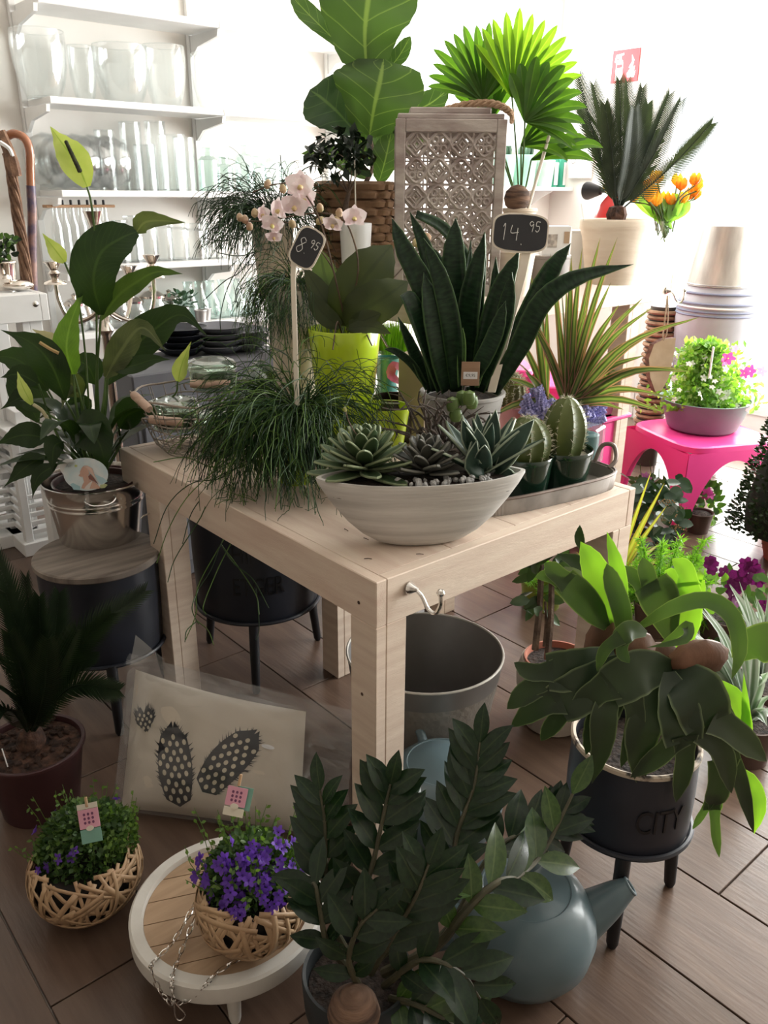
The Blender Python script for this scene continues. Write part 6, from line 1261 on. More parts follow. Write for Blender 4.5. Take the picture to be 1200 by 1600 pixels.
for i in range(16):
    px = rnd(985, 1085); q = P(px, rnd(300, 322), d + rnd(-.06, .06)); leaf(T, [c + rv(.02), c.lerp(q, .6) + rv(.01), q], 15 * k, tlf, 'ovate', n=8)
# gas burner/extinguisher behind the sago palm
c = RD(937, 430, 3.7); zt_ = P(940, 345, 3.7).z; T = thing('fire_extinguisher', 'red fire extinguisher with black horn behind the sago palm', 'extinguisher', c); c = T.location.copy(); k = mpx(c)
red = mat('red_enamel', (.62, .04, .04), None, .3)
MB().lathe([(0, -.12), (24 * k, -.12), (25 * k, -.1), (25 * k, zt_ - c.z), (17 * k, P(944, 318, 3.7).z - c.z), (8 * k, P(944, 306, 3.7).z - c.z), (6 * k, P(944, 298, 3.7).z - c.z), (0, P(944, 297, 3.7).z - c.z)], 28, c + _rt * 7 * k).obj('cylinder', red, T)
p0, p1 = P(946, 298, 3.68), P(917, 298, 3.76); v = p1 - p0
MB().lathe([(0, 0), (3 * k, 0), (3 * k, v.length * .2), (6 * k, v.length * .25), (13 * k, v.length * .9), (13 * k, v.length), (11 * k, v.length), (0, v.length * .4)], 24, p0, rot=v.to_track_quat('Z', 'Y').to_matrix()).obj('horn', M['blackwood'], T)
MB().lathe([(0, 0), (4 * k, 0), (4 * k, .03), (0, .03)], 14, P(945, 300, 3.69)).obj('valve', mat('brass', (.6, .42, .15), None, .3, .9), T)
# wood slice hanging from the hook
hk = Vector((2.318, .775, 1.08)); hk = P(1043, 462, depth((2.3, .83, 1.1)) - .05)
T = thing('hanging_wood_slice', 'rustic bark-edged wood slice hanging on a cord from the tall table', 'ornament', hk); d = depth(hk); k = mpx(hk)
cord = mat('jute_cord', (.42, .33, .24), (.3, .22, .15), .9, scale=60)
MB().tube(curve([hk, P(1040, 490, d), P(1036, 522, d), P(1037, 532, d)], 12), .0035, 6).obj('cord', cord, T); MB().tube(curve([hk, P(1044, 490, d), P(1042, 520, d), P(1037, 532, d)], 12), .0025, 6).obj('cord', cord, T)
ol = [(1037, 530), (1056, 528), (1052, 560), (1045, 590), (1034, 610), (1024, 612), (1016, 590), (1014, 560), (1022, 538)]
f_ = [P(a, b_, d) for a, b_ in ol]; g_ = [p + _fw * .02 - _rt * .012 for p in f_]; q = len(ol)
MB().add(f_, [tuple(range(q))]).obj('cut_face', mat('cut_wood', (.62, .50, .36), (.5, .38, .26), .7, scale=12), T, False)
MB().add(f_ + g_, [(i, q + i, q + (i + 1) % q, (i + 1) % q) for i in range(q)] + [tuple(range(q, 2 * q))[::-1]]).obj('bark', mat('red_brown_bark', (.20, .10, .075), (.09, .045, .035), .9, scale=40, bump=.5), T)
# ---------------------------------------------------------------- left wall: shelving and glassware
SHD = .30
shelves = {}
def shelf_z(px, py): return None
UL, UR = .45, 2.25
levels = []
for (px, py) in [(85, 150), (100, 297), (180, 414), (230, 512)]:
    dr = _ray(px, py); t = (V1 - SHD - CV) / dr.y; p = CAMP + dr * t; levels.append(p.z)
top0 = levels[0] + (levels[0] - levels[1])
levels = [top0] + levels
ups = []
for px, py in ((30, 100), (300, 100), (470, 100)):
    dr = _ray(px, py); t = (V1 - .02 - CV) / dr.y; ups.append((CAMP + dr * t).x)
ups[2] = ups[1] + (ups[1] - ups[0])
UL, UR = ups[0] + .02, ups[2] + .25
for i, u in enumerate(ups):
    tag(MB().box((u, V1 - .0155, 1.25), (.03, .028, 2.4), bev=.002).obj('shelf_upright', M['white'], origin=(u, V1 - .02, .05)), ['white slotted shelf upright at the left end of the shelving', 'white slotted shelf upright in the middle of the shelving', 'white slotted shelf upright at the right end of the shelving'][i], 'shelf upright', 'wall shelf uprights')
names = ['topmost white wall shelf, cut by the picture top', 'white wall shelf with the large clear vases', 'white wall shelf with fish bowls and glass cylinders', 'white wall shelf with bottle row and square jars', 'lowest white wall shelf with ribbed jars']
for i, z in enumerate(levels):
    T = thing('wall_shelf', names[i], 'shelf', ((UL + UR) / 2, V1 - SHD / 2, z - .03), 'white wall shelves')
    for a, b_ in ((UL - .01, ups[1] - .001), (ups[1] + .001, UR)): MB().box(((a + b_) / 2, V1 - SHD / 2 - .015, z - .014), (b_ - a, SHD - .03, .028), bev=.003).obj('board', M['white'], T, False)
    for u in ups:
        v = [Vector((u + sx * .008, y_, z_)) for sx in (-1, 1) for y_, z_ in ((V1 - .032, z - .032), (V1 - .032, z - .13), (V1 - .10, z - .085), (V1 - SHD + .01, z - .06), (V1 - SHD, z - .032))]
        MB().add(v, [(0, 1, 2, 3, 4), (9, 8, 7, 6, 5)] + [(a, (a + 1) % 5, 5 + (a + 1) % 5, 5 + a) for a in range(5)]).obj('bracket', M['white'], T, False)
Lz = levels
def onshelf(px, lev, back=.15):
    """point on shelf level under image column px, 'back' metres from the front edge"""
    z = Lz[lev]; dr = _ray(px, 300); # intersect column's vertical plane with the line v = V1-SHD+back
    h = Vector((dr.x, dr.y, 0)); t = (V1 - SHD + back - CV) / h.y; return Vector((CAMP.x + h.x * t, CAMP.y + h.y * t, z))
def glass_vessel(name, label, cat, c, prof, group, m=None, n=36, th=.004, extra=None):
    out = [(0, 0)] + prof; ins = [(max(.002, r - th), z + (th if i == 0 else 0)) for i, (r, z) in enumerate(prof)][::-1]
    T = thing(name, label, cat, c, group); MB().lathe(out + ins + [(0, th * 1.5)], n, c).obj('glass', m or M['glass'], T)
    r0, z0 = prof[-1]; MB().torus(Vector(c) + UP * z0, r0 - th / 2, th * .6, n, 6).obj('rim', m or M['glass'], T)
    MB().lathe([(0, .0), (prof[0][0] * .96, .0), (prof[0][0] * .96, th * 2.2), (0, th * 2.2)], 24, c).obj('base', m or M['glass'], T)
    return T
gl2 = clear('cool_clear_glass', (.975, .985, .985), .2, .03, .035)
gg = clear('aqua_recycled_glass', (.93, .975, .965), .2, .05, .05)
# top level: wide clear vases
for px, r, h, lab in [(88, .115, .26, 'wide flared clear glass vase at the left end of the upper shelf'), (150, .06, .22, 'slim clear glass vase beside the wide flared one'), (208, .125, .24, 'big round clear glass bowl vase in the middle of the upper shelf'), (272, .10, .26, 'clear glass vase near the middle upright on the upper shelf'), (345, .11, .25, 'clear glass vase right of the middle upright on the upper shelf')]:
    glass_vessel('glass_vase', lab, 'vase', onshelf(px, 1), [(r * .62, 0), (r * .8, h * .2), (r * .95, h * .5), (r, h * .8), (r * .97, h)], 'clear glassware on the shelves', gl2)
# fish bowls lying towards us and cylinders
for i, px in enumerate((78, 100, 124, 148, 172)):
    c = onshelf(px, 2, .14); r = .118
    T = thing('fish_bowl', ['leftmost glass fish bowl of the row on its side', 'second glass fish bowl from the left in the row', 'middle glass fish bowl of the row on its side', 'fourth glass fish bowl from the left in the row', 'rightmost glass fish bowl of the row with open mouth'][i], 'bowl', c, 'glass fish bowls on the shelf')
    prof = [(.0, -.7), (.45, -.68), (.8, -.45), (1, 0), (.92, .4), (.72, .68), (.7, .72), (.68, .68), (.88, .4), (.96, 0), (.77, -.43), (.42, -.64), (0, -.66)]
    MB().lathe([(a * r, b_ * r) for a, b_ in prof], 40, c + UP * (r + .002), rot=(Vector((1, -.15, .05))).to_track_quat('Z', 'Y').to_matrix()).obj('glass', gl2, T)
    MB().torus(c + UP * (r + .002) + Vector((1, -.15, .05)).normalized() * r * .71, r * .7, .004, 36, 6, axis=Vector((1, -.15, .05))).obj('rim', gl2, T)
for i, (px, r, h) in enumerate([(172, .045, .26), (212, .05, .30), (250, .05, .31), (232, .05, .20), (275, .06, .25), (292, .05, .24)]):
    glass_vessel('glass_cylinder', ['narrow clear cylinder vase behind the fish bowls', 'tall clear cylinder vase left of the tallest one', 'tallest clear cylinder vase on the middle shelf', 'short clear cylinder vase between two tall ones', 'wide clear cylinder vase by the upright', 'clear cylinder vase touching the middle upright'][i], 'vase', onshelf(px, 2, .2 if i in (0, 1, 2) else .10), [(r, 0), (r, h * .5), (r, h)], 'clear glassware on the shelves', gl2)
for i, (px, r, h) in enumerate([(328, .05, .20), (352, .045, .16), (384, .05, .22), (402, .05, .17), (425, .05, .2), (450, .05, .19)]):
    glass_vessel('green_glass_jar', ['greenish glass jar just right of the middle upright', 'low greenish glass jar second from the upright', 'tall greenish bottle vase with dark lid ring', 'greenish glass jar behind the trailing stems', 'greenish glass jar above the trailing plant', 'greenish glass jar at the right end of the middle shelf'][i], 'jar', onshelf(px, 2, .12), [(r, 0), (r * 1.02, h * .5), (r, h * .72), (r * .6, h * .82), (r * .62, h)], 'greenish jars on the middle shelf', gg)
# bottle row in wooden rack
bt = onshelf(75, 3, .10); be = onshelf(166, 3, .10); RK = thing('bottle_rack', 'wooden bar holding a row of clear glass milk bottles', 'bottle rack', (bt + be) / 2, None)
zr = .255; v = be - bt
MB().box((bt + be) / 2 + UP * zr, (v.length + .05, .05, .012), bev=.002).obj('bar', mat('light_brown_wood', (.42, .25, .14), (.33, .19, .1), .6, scale=6), RK, False)
for i in range(7):
    p = bt.lerp(be, (i + .5) / 7); MB().lathe([(0, 0), (.024, 0), (.026, .01), (.026, .17), (.015, .205), (.013, .245), (.015, .25), (.011, .25), (.010, .2), (.022, .165), (.022, .012), (0, .008)], 24, p).obj('bottle', gl2, RK); MB().lathe([(0, 0), (.006, 0), (.006, .02), (0, .022)], 10, p + UP * (zr + .006)).obj('stopper', M['blackwood'], RK)
lb = ['square clear jar beside the bottle row', 'square clear jar, second from the bottle row', 'tall textured glass cylinder at the back', 'textured glass tumbler left of the upright', 'textured glass tumbler beside the upright', 'textured glass jar right of the upright', 'textured glass jar among the trailing stems']
for i, (px, r, h) in enumerate([(180, .045, .19), (200, .05, .21), (222, .055, .20), (248, .05, .19), (272, .055, .18), (298, .055, .17), (330, .055, .17)]):
    p = onshelf(px, 3, .12); glass_vessel('glass_jar', lb[i], 'jar', p, [(r, 0), (r, h * .5), (r, h * .8), (r * .75, h * .87), (r * .78, h)], 'clear jars on the bottle shelf', gl2, n=8 if i < 2 else 32)
lb = ['ribbed lidded glass jar far left on the lowest shelf', 'ribbed lidded glass jar second on the lowest shelf', 'ribbed lidded glass jar behind the candelabrum foot', 'round ribbed glass jar right of the candelabrum', 'large ribbed glass jar with silver lid', 'clear ribbed jar behind the small succulent']
for i, (px, r, h) in enumerate([(95, .06, .14), (130, .06, .14), (163, .065, .14), (190, .065, .13), (222, .075, .15), (250, .05, .13)]):
    p = onshelf(px, 4, .10); T = glass_vessel('ribbed_jar', lb[i], 'jar', p, [(r * .8, 0), (r, h * .25), (r, h * .6), (r * .8, h * .85)], 'ribbed jars on the lowest shelf', gl2, n=20)
    MB().lathe([(r * .85, h * .85), (r * .86, h * .92), (r * .5, h * 1.05), (.008, h * 1.1), (.014, h * 1.2), (0, h * 1.25)], 24, p).obj('lid', M['silver'], T)
lb = ['pale blue-green bubble glass bottle nearest the succulent', 'pale blue-green bubble glass bottle, second', 'pale blue-green bubble glass bottle, third', 'pale blue-green bubble glass bottle, fourth', 'pale blue-green bubble glass bottle by the trailing stems', 'pale blue-green bubble glass bottle at the right end']
for i, px in enumerate((282, 300, 318, 338, 360, 384)): glass_vessel('bubble_bottle', lb[i], 'bottle', onshelf(px, 4, .10), [(.045, 0), (.055, .03), (.05, .09), (.03, .13), (.022, .17), (.026, .19)], 'bubble glass on the lowest shelf', gg, n=24)
p = onshelf(268, 4, .08); T = thing('small_succulent', 'small grey-green succulent in a zinc pot on the lowest shelf', 'potted plant', p); pot(T, p, .035, .045, .075, M['zinc'], fill=.9)
ssm = leafmat('grey_green_succulent', (.07, .14, .09), (.05, .10, .065), trans=.1)
for i in range(60):
    a = rnd(0, 6.28); q = p + UP * (.075 + rnd(0, .07)) + Vector((math.cos(a), math.sin(a), 0)) * rnd(0, .075); o = (Vector((math.cos(a), math.sin(a), .6)) + rv(.4)).normalized(); leaf(T, [q, q + o * .017, q + o * .034], .022, ssm, 'oval', n=5, cols=2, face=UP + rv(.4))
for i, px in enumerate((300, 308)): 
    p = onshelf(px, 4, .02 + .05 * i); T = thing('zinc_pot', ['tiny zinc pot in front of the bubble bottles', 'tiny zinc pot behind its twin on the lowest shelf'][i], 'flowerpot', p, 'tiny zinc pots'); pot(T, p, .025, .032, .06, M['zinc'], lip=.003)
# ---------------------------------------------------------------- far left: table, canes, candelabrum, lanterns, stacked pots
ct = RD(73, 458, 3.2); T3z = ct.z
T3 = display_table('white_side_table', 'white-painted side table with bolt heads at the left edge', ct.x - 1.0, ct.x, ct.y, ct.y + .55, T3z, .10, .075, [(ct.x - .10, ct.y + .02), (ct.x - .10, ct.y + .45), (ct.x - .98, ct.y + .02)])
for o in T3.children: o.data.materials.clear(); o.data.materials.append(M['white'])
MB().lathe([(0, 0), (.014, 0), (.013, .004), (.008, .008), (0, .009)], 16, P(55, 475, depth((ct.x - .04, ct.y, T3z)) - .0), rot=Vector((0, -1, 0)).to_track_quat('Z', 'Y').to_matrix()).obj('bolt_head', M['steel'], T3)
b0 = RD(30, 457, 3.25); b0.z = T3z
T = thing('silver_bird', 'small silver bird figure lying on the white side table', 'figurine', b0)
MB().lathe([(0, -1), (.35, -.85), (.8, -.4), (1, .1), (.7, .6), (.3, .9), (0, 1)], 20, b0 + UP * .022, rot=Matrix((Vector((0, 0, .022)), Vector((0, .03, 0)), Vector((.06, 0, 0)))).transposed()).obj('body', M['silver'], T)
MB().lathe([(0, -1), (.7, -.7), (1, 0), (.7, .7), (0, 1)], 14, b0 + Vector((-.045, -.01, .05)), rot=Matrix.Scale(.018, 3)).obj('head', M['silver'], T)
b0 = RD(8, 452, 3.3); b0.z = T3z; k = mpx(b0)
T = thing('silver_pot_plant', 'dark green bushy plant in a silver pot on the white side table', 'potted plant', b0); pot(T, b0, 17 * k, 22 * k, P(8, 408, depth(b0)).z - T3z, M['silver'], lip=.004, fill=.95)
for i in range(90):
    q = P(rnd(-18, 22), rnd(372, 408), depth(b0) + rnd(-.06, .06)); o = rv(1).normalized(); leaf(T, [q, q + o * .015, q + o * .03], .018, sgm if i % 2 else fol, 'oval', n=5, cols=2)
dC = 3.55
vine = mat('twisted_brown_vine', (.22, .12, .07), (.10, .05, .03), .8, scale=30, bump=.4)
c = P(45, 470, dC); T = thing('vine_bundle', 'tall bundle of twisted brown vine canes at the left', 'vine bundle', c)
for j in range(7):
    ph = j * .9; pts = [P(x + 7 * math.sin(ph + i * .9) * (1 - .2 * i / 8), y, dC + .02 * math.cos(ph + i * .9)) for i, (x, y) in enumerate([(45, 470), (42, 440), (38, 405), (33, 370), (28, 340), (24, 310), (20, 285), (17, 262), (12, 240)])]
    MB().tube(curve(pts, 26), .0085, 6).obj('cane', vine, T)
stem(T, [P(24, 275, dC - .03), P(20, 255, dC - .03), P(12, 232, dC), P(0, 205, dC)], .025, vine, 'root_knob', r2=.02)
stem(T, [P(0, 222, dC - .03), P(14, 232, dC - .03), P(20, 245, dC - .03)], .008, M['white'], 'ribbon')
c = P(52, 455, dC + .05); T = thing('walking_cane', 'glossy brown walking cane with crook handle and violet shaft', 'cane', c)
stem(T, [P(8, 214, dC + .05), P(22, 209, dC + .05), P(38, 216, dC + .05), P(46, 235, dC + .05), P(47, 262, dC + .05), P(48, 290, dC + .05)], .017, mat('glossy_chestnut', (.40, .17, .09), (.28, .11, .06), .2, coat=.5), 'crook', n=24, k=12)
stem(T, [P(48, 290, dC + .05), P(50, 330, dC + .05), P(50, 390, dC + .05), P(52, 455, dC + .05)], .0185, mat('violet_marbled_shaft', (.10, .08, .13), (.33, .20, .17), .3, scale=14, contrast=(.4, .6)), 'shaft', n=14, k=12)
# candelabrum
dK = 2.95; c = P(186, 700, dK); fz = 0.0
T = thing('candelabrum', 'five-armed silver floor candelabrum behind the peace lily', 'candelabrum', Vector((c.x, c.y, 0))); k = mpx(c)
cx = Vector((c.x, c.y, 0)); zc = P(170, 470, dK).z; ztop = P(155, 330, dK).z
MB().lathe([(0, 0), (.12, 0), (.12, .015), (.05, .04), (.022, .07), (.018, .3), (.026, .32), (.018, .35), (.017, zc - .12), (.03, zc - .1), (.016, zc - .07), (.02, zc), (.012, zc + .06), (.012, ztop - .06), (.02, ztop - .03), (.032, ztop), (.012, ztop), (0, ztop - .01)], 28, cx).obj('column', M['silver'], T)
for (px, py) in [(82, 408), (125, 403), (200, 415), (236, 398)]:
    top = P(px, py, dK + (.1 if px in (125, 200) else 0)); ax = top - cx; ax.z = 0; L = ax.length
    MB().tube(curve([cx + UP * (zc - .02), cx + ax * .35 + UP * (zc - .06), cx + ax * .75 + UP * (zc - .07), cx + ax * .97 + UP * (zc + .0), cx + ax + UP * (top.z - .03)], 18), .0075, 8).obj('arm', M['silver'], T)
    b = Vector((top.x, top.y, 0)); MB().lathe([(0, top.z - .075), (.04, top.z - .075), (.036, top.z - .068), (.012, top.z - .06), (.02, top.z - .04), (.012, top.z - .03), (.03, top.z - .002), (.034, top.z), (.012, top.z), (0, top.z - .01)], 22, b).obj('candle_cup', M['silver'], T)
# white slatted lanterns on the floor
def slat_lantern(label, px, py, d, w, h, yaw):
    c = RZ(px, py, 0); T = thing('slatted_lantern', label, 'lantern', c, 'white slatted lanterns'); Rz = Matrix.Rotation(yaw, 3, 'Z')
    def bx(p, s, nm): MB().box(c + Rz @ Vector(p), s, rot=Rz, bev=.003).obj(nm, M['white'], T, False)
    bx((0, 0, .03), (w + .03, w + .03, .06), 'base'); bx((0, 0, h), (w + .03, w + .03, .04), 'top')
    for a in (-1, 1):
        for b_ in (-1, 1): bx((a * (w / 2 - .018), b_ * (w / 2 - .018), h / 2 + .03), (.035, .035, h - .06), 'post')
    for z in (.10, .14, .18, .22, .26, h - .08, h - .13, h - .18):
        for a in (-1, 1): bx((0, a * (w / 2 - .012), z), (w - .072, .012, .022), 'slat'); bx((a * (w / 2 - .012), 0, z), (.012, w - .072, .022), 'slat')
    bx((0, 0, h + .05), (w * .6, w * .6, .06), 'roof')
slat_lantern('white slatted wooden lantern, the taller one beside the tin bucket', 72, 845, 0, .24, .55, 0); slat_lantern('white slatted wooden lantern cut off by the left picture edge', 2, 842, 0, .24, .48, 0)
# grey crates and stacked pots behind the basket
zs_ = []
c = RD(340, 640, 3.32); c.z = 0
T = thing('grey_cupboard', 'low grey cupboard behind the wire basket', 'cabinet', Vector((c.x, c.y + .15, 0))); gm_ = mat('slate_grey_paint', (.16, .165, .19), (.13, .135, .155), .6)
zt_ = P(330, 560, 3.4).z
MB().box((c.x, c.y + .15, zt_ / 2), (.75, .4, zt_), bev=.006).obj('body', gm_, T, False)
for i in range(3): MB().box((c.x, c.y - .056, zt_ * (.2 + .28 * i)), (.70, .012, zt_ * .24), bev=.004).obj('drawer', gm_, T, False)
for i, (px, py, e) in enumerate([(285, 560, .0), (345, 557, .05), (380, 552, .12)]):
    b0 = RD(px, py, 3.5 + e); b0.z = zt_; r = .115
    T = thing('dark_bowl_stack', ['stack of dark shallow bowls at the left on the grey cupboard', 'stack of dark shallow bowls in the middle of the grey cupboard', 'stack of dark shallow bowls at the right on the grey cupboard'][i], 'bowls', b0, 'dark bowl stacks')
    for j in range(4 - (i == 2)): MB().lathe([(0, 0), (r * .55, 0), (r * .95, .03), (r, .034), (r * .96, .036), (r * .5, .008), (0, .008)], 32, b0 + UP * (.0 + j * .026)).obj('bowl', gm_ if i else M['black'], T)
# ---------------------------------------------------------------- right side
# pink plastic stools
def pink_stool(label, corners, z, group='pink plastic stools'):
    c = sum((Vector(p) for p in corners), Vector()) / 4; T = thing('pink_stool', label, 'stool', Vector((c.x, c.y, 0)), group); n = 16
    cs = [Vector((p[0], p[1], 0)) for p in corners]
    b = MB(); vs = []; ctr = Vector((c.x, c.y, 0))
    def sq(t, r):      # rounded square outline
        a = 2 * math.pi * t; cx, sy = math.cos(a), math.sin(a); e = .42; return math.copysign(abs(cx) ** e, cx) * r, math.copysign(abs(sy) ** e, sy) * r
    e1 = (cs[1] - cs[0]) / 2; e2 = (cs[3] - cs[0]) / 2; m = 64
    prof = [(0, z - .006), (.9, z - .004), (.96, z), (1.0, z - .006), (1.01, z - .03)]
    for r, zz in prof:
        for j in range(m): x_, y_ = sq(j / m, r); vs.append(ctr + e1 * x_ + e2 * y_ + UP * zz)
    f = [((i * m + j), (i * m + (j + 1) % m), ((i + 1) * m + (j + 1) % m), ((i + 1) * m + j)) for i in range(len(prof) - 1) for j in range(m)]
    b.add(vs, f).obj('seat', M['pink'], T)
    # four sides with arched openings merging into legs
    for i in range(4):
        a, z_ = cs[i], cs[(i + 1) % 4]; o = ((a + z_) / 2 - ctr).normalized(); vs = []; fs = []; N_ = 24
        for j in range(N_ + 1):
            t = j / N_; p = a.lerp(z_, t) + o * .002; arch = max(0, 1 - ((t - .5) / .42) ** 2) ** .6 if abs(t - .5) < .42 else 0; lo = (z - .075) * arch; pe = p + (p - ctr) * .06 * (1 - lo / z)
            vs += [p + UP * (z - .028), Vector((pe.x, pe.y, lo)), p - o * .02 + UP * (z - .03), Vector((pe.x, pe.y, lo)) - o * .02]
        for j in range(N_): q = 4 * j; fs += [(q, q + 1, q + 5, q + 4), (q + 2, q + 6, q + 7, q + 3), (q + 1, q + 3, q + 7, q + 5)]
        MB().add(vs, fs).obj('side', M['pink'], T)
    return T
zS = .42
n_ = RZ(1078, 702, zS); n_.z = 0; s_ = .42
lft = RZ(940, 640, zS); lft.z = 0; e2_ = (lft - n_); L = .52; e2_ = e2_.normalized() * L; e1_ = Vector((e2_.y, -e2_.x, 0)).normalized() * L
if e1_.dot(_rt) < 0: e1_ = -e1_
pink_stool('bright pink plastic stool carrying the bowl of flowers', [n_, n_ + e1_, n_ + e1_ + e2_, n_ + e2_], zS)
SC = n_ + (e1_ + e2_) / 2
def pinkchair(label, px, py, d, w, h, group):
    c = RZ(px, py, 0) if d is None else RD(px, py, d); c.z = 0
    cs = [c + _rt * -w / 2, c + _rt * w / 2, c + _rt * w / 2 + _fw * w, c + _rt * -w / 2 + _fw * w]; return pink_stool(label, cs, h)
pinkchair('pink plastic stool farther back behind the dragon tree', 905, 600, 4.0, .40, .62, '')
pinkchair('pink plastic stool seen between snake plant and dragon tree', 780, 600, 3.9, .34, .72, '')
# zinc bowl with bedding flowers
c = RZ(1096, 668, zS); c = Vector((c.x, c.y, zS)); d = depth(c); k = mpx(c)
T = thing('flower_bowl', 'wide zinc bowl of pink and white bedding flowers on the pink stool', 'flower bowl', c); hB = P(1096, 622, d).z - zS
MB().lathe([(0, 0), (48 * k, 0), (52 * k, .01), (66 * k, hB * .9), (69 * k, hB), (66 * k, hB), (60 * k, hB * .8), (46 * k, .02), (0, .015)], 56, c).obj('bowl', mat('grey_green_zinc', (.20, .30, .27), (.16, .245, .22), .55, .0, scale=6), T)
MB().lathe([(0, hB * .85), (60 * k, hB * .8), (0, hB * .78)], 32, c).obj('soil', M['soil'], T)
bed = leafmat('bedding_leaf', (.16, .30, .06), (.10, .22, .04), trans=.4); bed2 = leafmat('bedding_leaf_pale', (.30, .42, .16), (.22, .34, .10), trans=.4)
b1, b2 = MB(), MB()
for i in range(4200):
    px, py = 1108 + 84 * R.gauss(0, .45), rnd(535, 642); w = .35 + .65 * (py - 530) / 110; px = 1100 + (px - 1100) * w; q = P(px, py, d + rnd(-.16, .16) * w); o = rv(1).normalized(); L = rnd(.022, .045); (b1 if R.random() < .6 else b2).strip([q, q + o * L * .5, q + o * L], [L * .15, L * .5, 0], TOCAM + rv(.6), .2, 2)
b1.obj('foliage', bed, T, kind='stuff'); b2.obj('pale_foliage', bed2, T, kind='stuff')
def blossom(m, nP=5, w=.7):
    b = MB()
    for i in range(nP):
        a = i * 2 * math.pi / nP; o = Vector((math.cos(a), math.sin(a), 0)); b.strip([o * .08, o * .5 + UP * .12, o * 1.0], [.2, w, w * .5], UP, .1, 2)
    me = mesh('flower', b.v, b.f, b.uv, True); me.materials.append(m); return me
fpk = blossom(leafmat('hot_pink_petal', (.62, .10, .36), (.5, .06, .28), trans=.35, tcol=(1.5, 1.1, 1.4))); fwh = blossom(leafmat('white_petal', (.82, .82, .78), (.75, .75, .7), trans=.35, tcol=(1.1, 1.1, 1.1))); fli = blossom(leafmat('lilac_pink_petal', (.68, .40, .58), (.6, .3, .5), trans=.35, tcol=(1.3, 1.1, 1.3)))
for px, py, me, s in [(1138, 560, fpk, 17), (1132, 565, fpk, 14), (1172, 580, fpk, 16), (1163, 583, fpk, 13), (1190, 580, fli, 13), (1186, 574, fli, 11), (1148, 545, fli, 11), (1170, 596, fwh, 13), (1170, 636, fwh, 16), (1150, 634, fwh, 8)]:
    q = P(px, py, d - rnd(.1, .18)); inst(me, 'flower', T, q, (-_fw + UP * .4 + rv(.3)).to_track_quat('Z', 'Y'), s * k * .62, c)
for i in range(40): q = P(1098 + 60 * R.gauss(0, .5), rnd(545, 625), d - rnd(.05, .17)); inst(fwh, 'flower', T, q, (-_fw + UP * .5 + rv(.4)).to_track_quat('Z', 'Y'), rnd(4, 6) * k, c)
stem(T, [P(1108, 590, d - .15), P(1115, 542, d - .15)], .005, M['white'], 'label_stick')
# boxwood cone
c = RD(1232, 868, 3.35); c.z = 0; d = depth(c); k = mpx(c)
T = thing('boxwood_cone', 'dark clipped boxwood cone at the right edge', 'topiary', c); pot(T, c, .10, .13, .12, M['terra'], fill=.9)
b = MB(); bxm = leafmat('boxwood_leaf', (.022, .042, .016), (.012, .024, .010), trans=.1); zt_ = P(1225, 470, d).z
for i in range(5200):
    t = R.random() ** 1.3; a = rnd(0, 6.28); rr = (.25 * (1 - t) ** .75 + .02) * rnd(.85, 1.03); q = c + Vector((math.cos(a) * rr, math.sin(a) * rr, .14 + (zt_ - .14) * t)); o = (Vector((math.cos(a), math.sin(a), .5)) + rv(.6)).normalized(); b.strip([q, q + o * .011, q + o * .022], [.004, .013, 0], Vector((math.cos(a), math.sin(a), .3)) + rv(.6), .15, 2)
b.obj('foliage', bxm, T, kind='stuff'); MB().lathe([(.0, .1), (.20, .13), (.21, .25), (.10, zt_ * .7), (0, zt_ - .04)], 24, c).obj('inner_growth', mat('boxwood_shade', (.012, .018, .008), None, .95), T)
# big pale jar with blue bands, and the zinc bucket in it
c = RD(1098, 640, 4.6); c.z = 0.0; d = depth(c); k = mpx(c + UP * .6)
T = thing('banded_jar', 'large pale stoneware jar with blue bands near the window', 'jar', c); z_ = lambda y: P(1098, y, d).z
jm_ = mat('pale_stoneware', (.42, .41, .44), (.34, .33, .36), .6, scale=5); bl_ = mat('blue_grey_band', (.22, .24, .34), None, .6)
MB().lathe([(0, 0), (34 * k, 0), (40 * k, z_(700)), (56 * k, z_(560)), (60 * k, z_(500)), (58 * k, z_(475)), (52 * k, z_(455)), (48 * k, z_(448)), (48 * k, z_(442)), (44 * k, z_(442)), (44 * k, z_(470)), (0, z_(480))], 48, c).obj('body', jm_, T)
for y_ in (455, 470, 476, 482, 488): MB().torus(c + UP * z_(y_), (54 if y_ < 460 else 59.3) * k, .006, 48, 6).obj('band', bl_ if y_ != 476 else M['white'], T)
c2_ = c + UP * (z_(446)); T = thing('zinc_bucket', 'upside-down brushed zinc bucket on top of the banded jar', 'bucket', c2_)
MB().lathe([(0, 0), (48 * k, 0), (50 * k, .004), (49 * k, .02), (37 * k, z_(352) - c2_.z), (0, z_(352) - c2_.z)], 44, c2_).obj('body', mat('brushed_zinc', (.50, .47, .43), (.38, .35, .32), .4, .6, scale=4, stretch=(6, 6, 1)), T)
MB().torus(c2_ + UP * .012, 49.5 * k, .004, 44, 6).obj('rim', M['zinc'], T)
# basket stack behind post
c = RD(1022, 600, 4.75); c.z = 0; T = thing('wicker_hamper', 'brown wicker hamper behind the tall table leg', 'basket', c); k = mpx(c)
for i in range(22): z = P(1012, 665 - 8.5 * i, 4.75).z; MB().torus(Vector((c.x, c.y, z)), (19 + (2 if i % 2 else 0)) * k, .012, 28, 6).obj('wicker_ring', M['wicker'], T)
MB().lathe([(0, .0), (18 * k, 0), (18 * k, P(1012, 478, 4.75).z), (0, P(1012, 478, 4.75).z)], 24, c).obj('liner', mat('dark_hamper', (.05, .04, .03)), T)
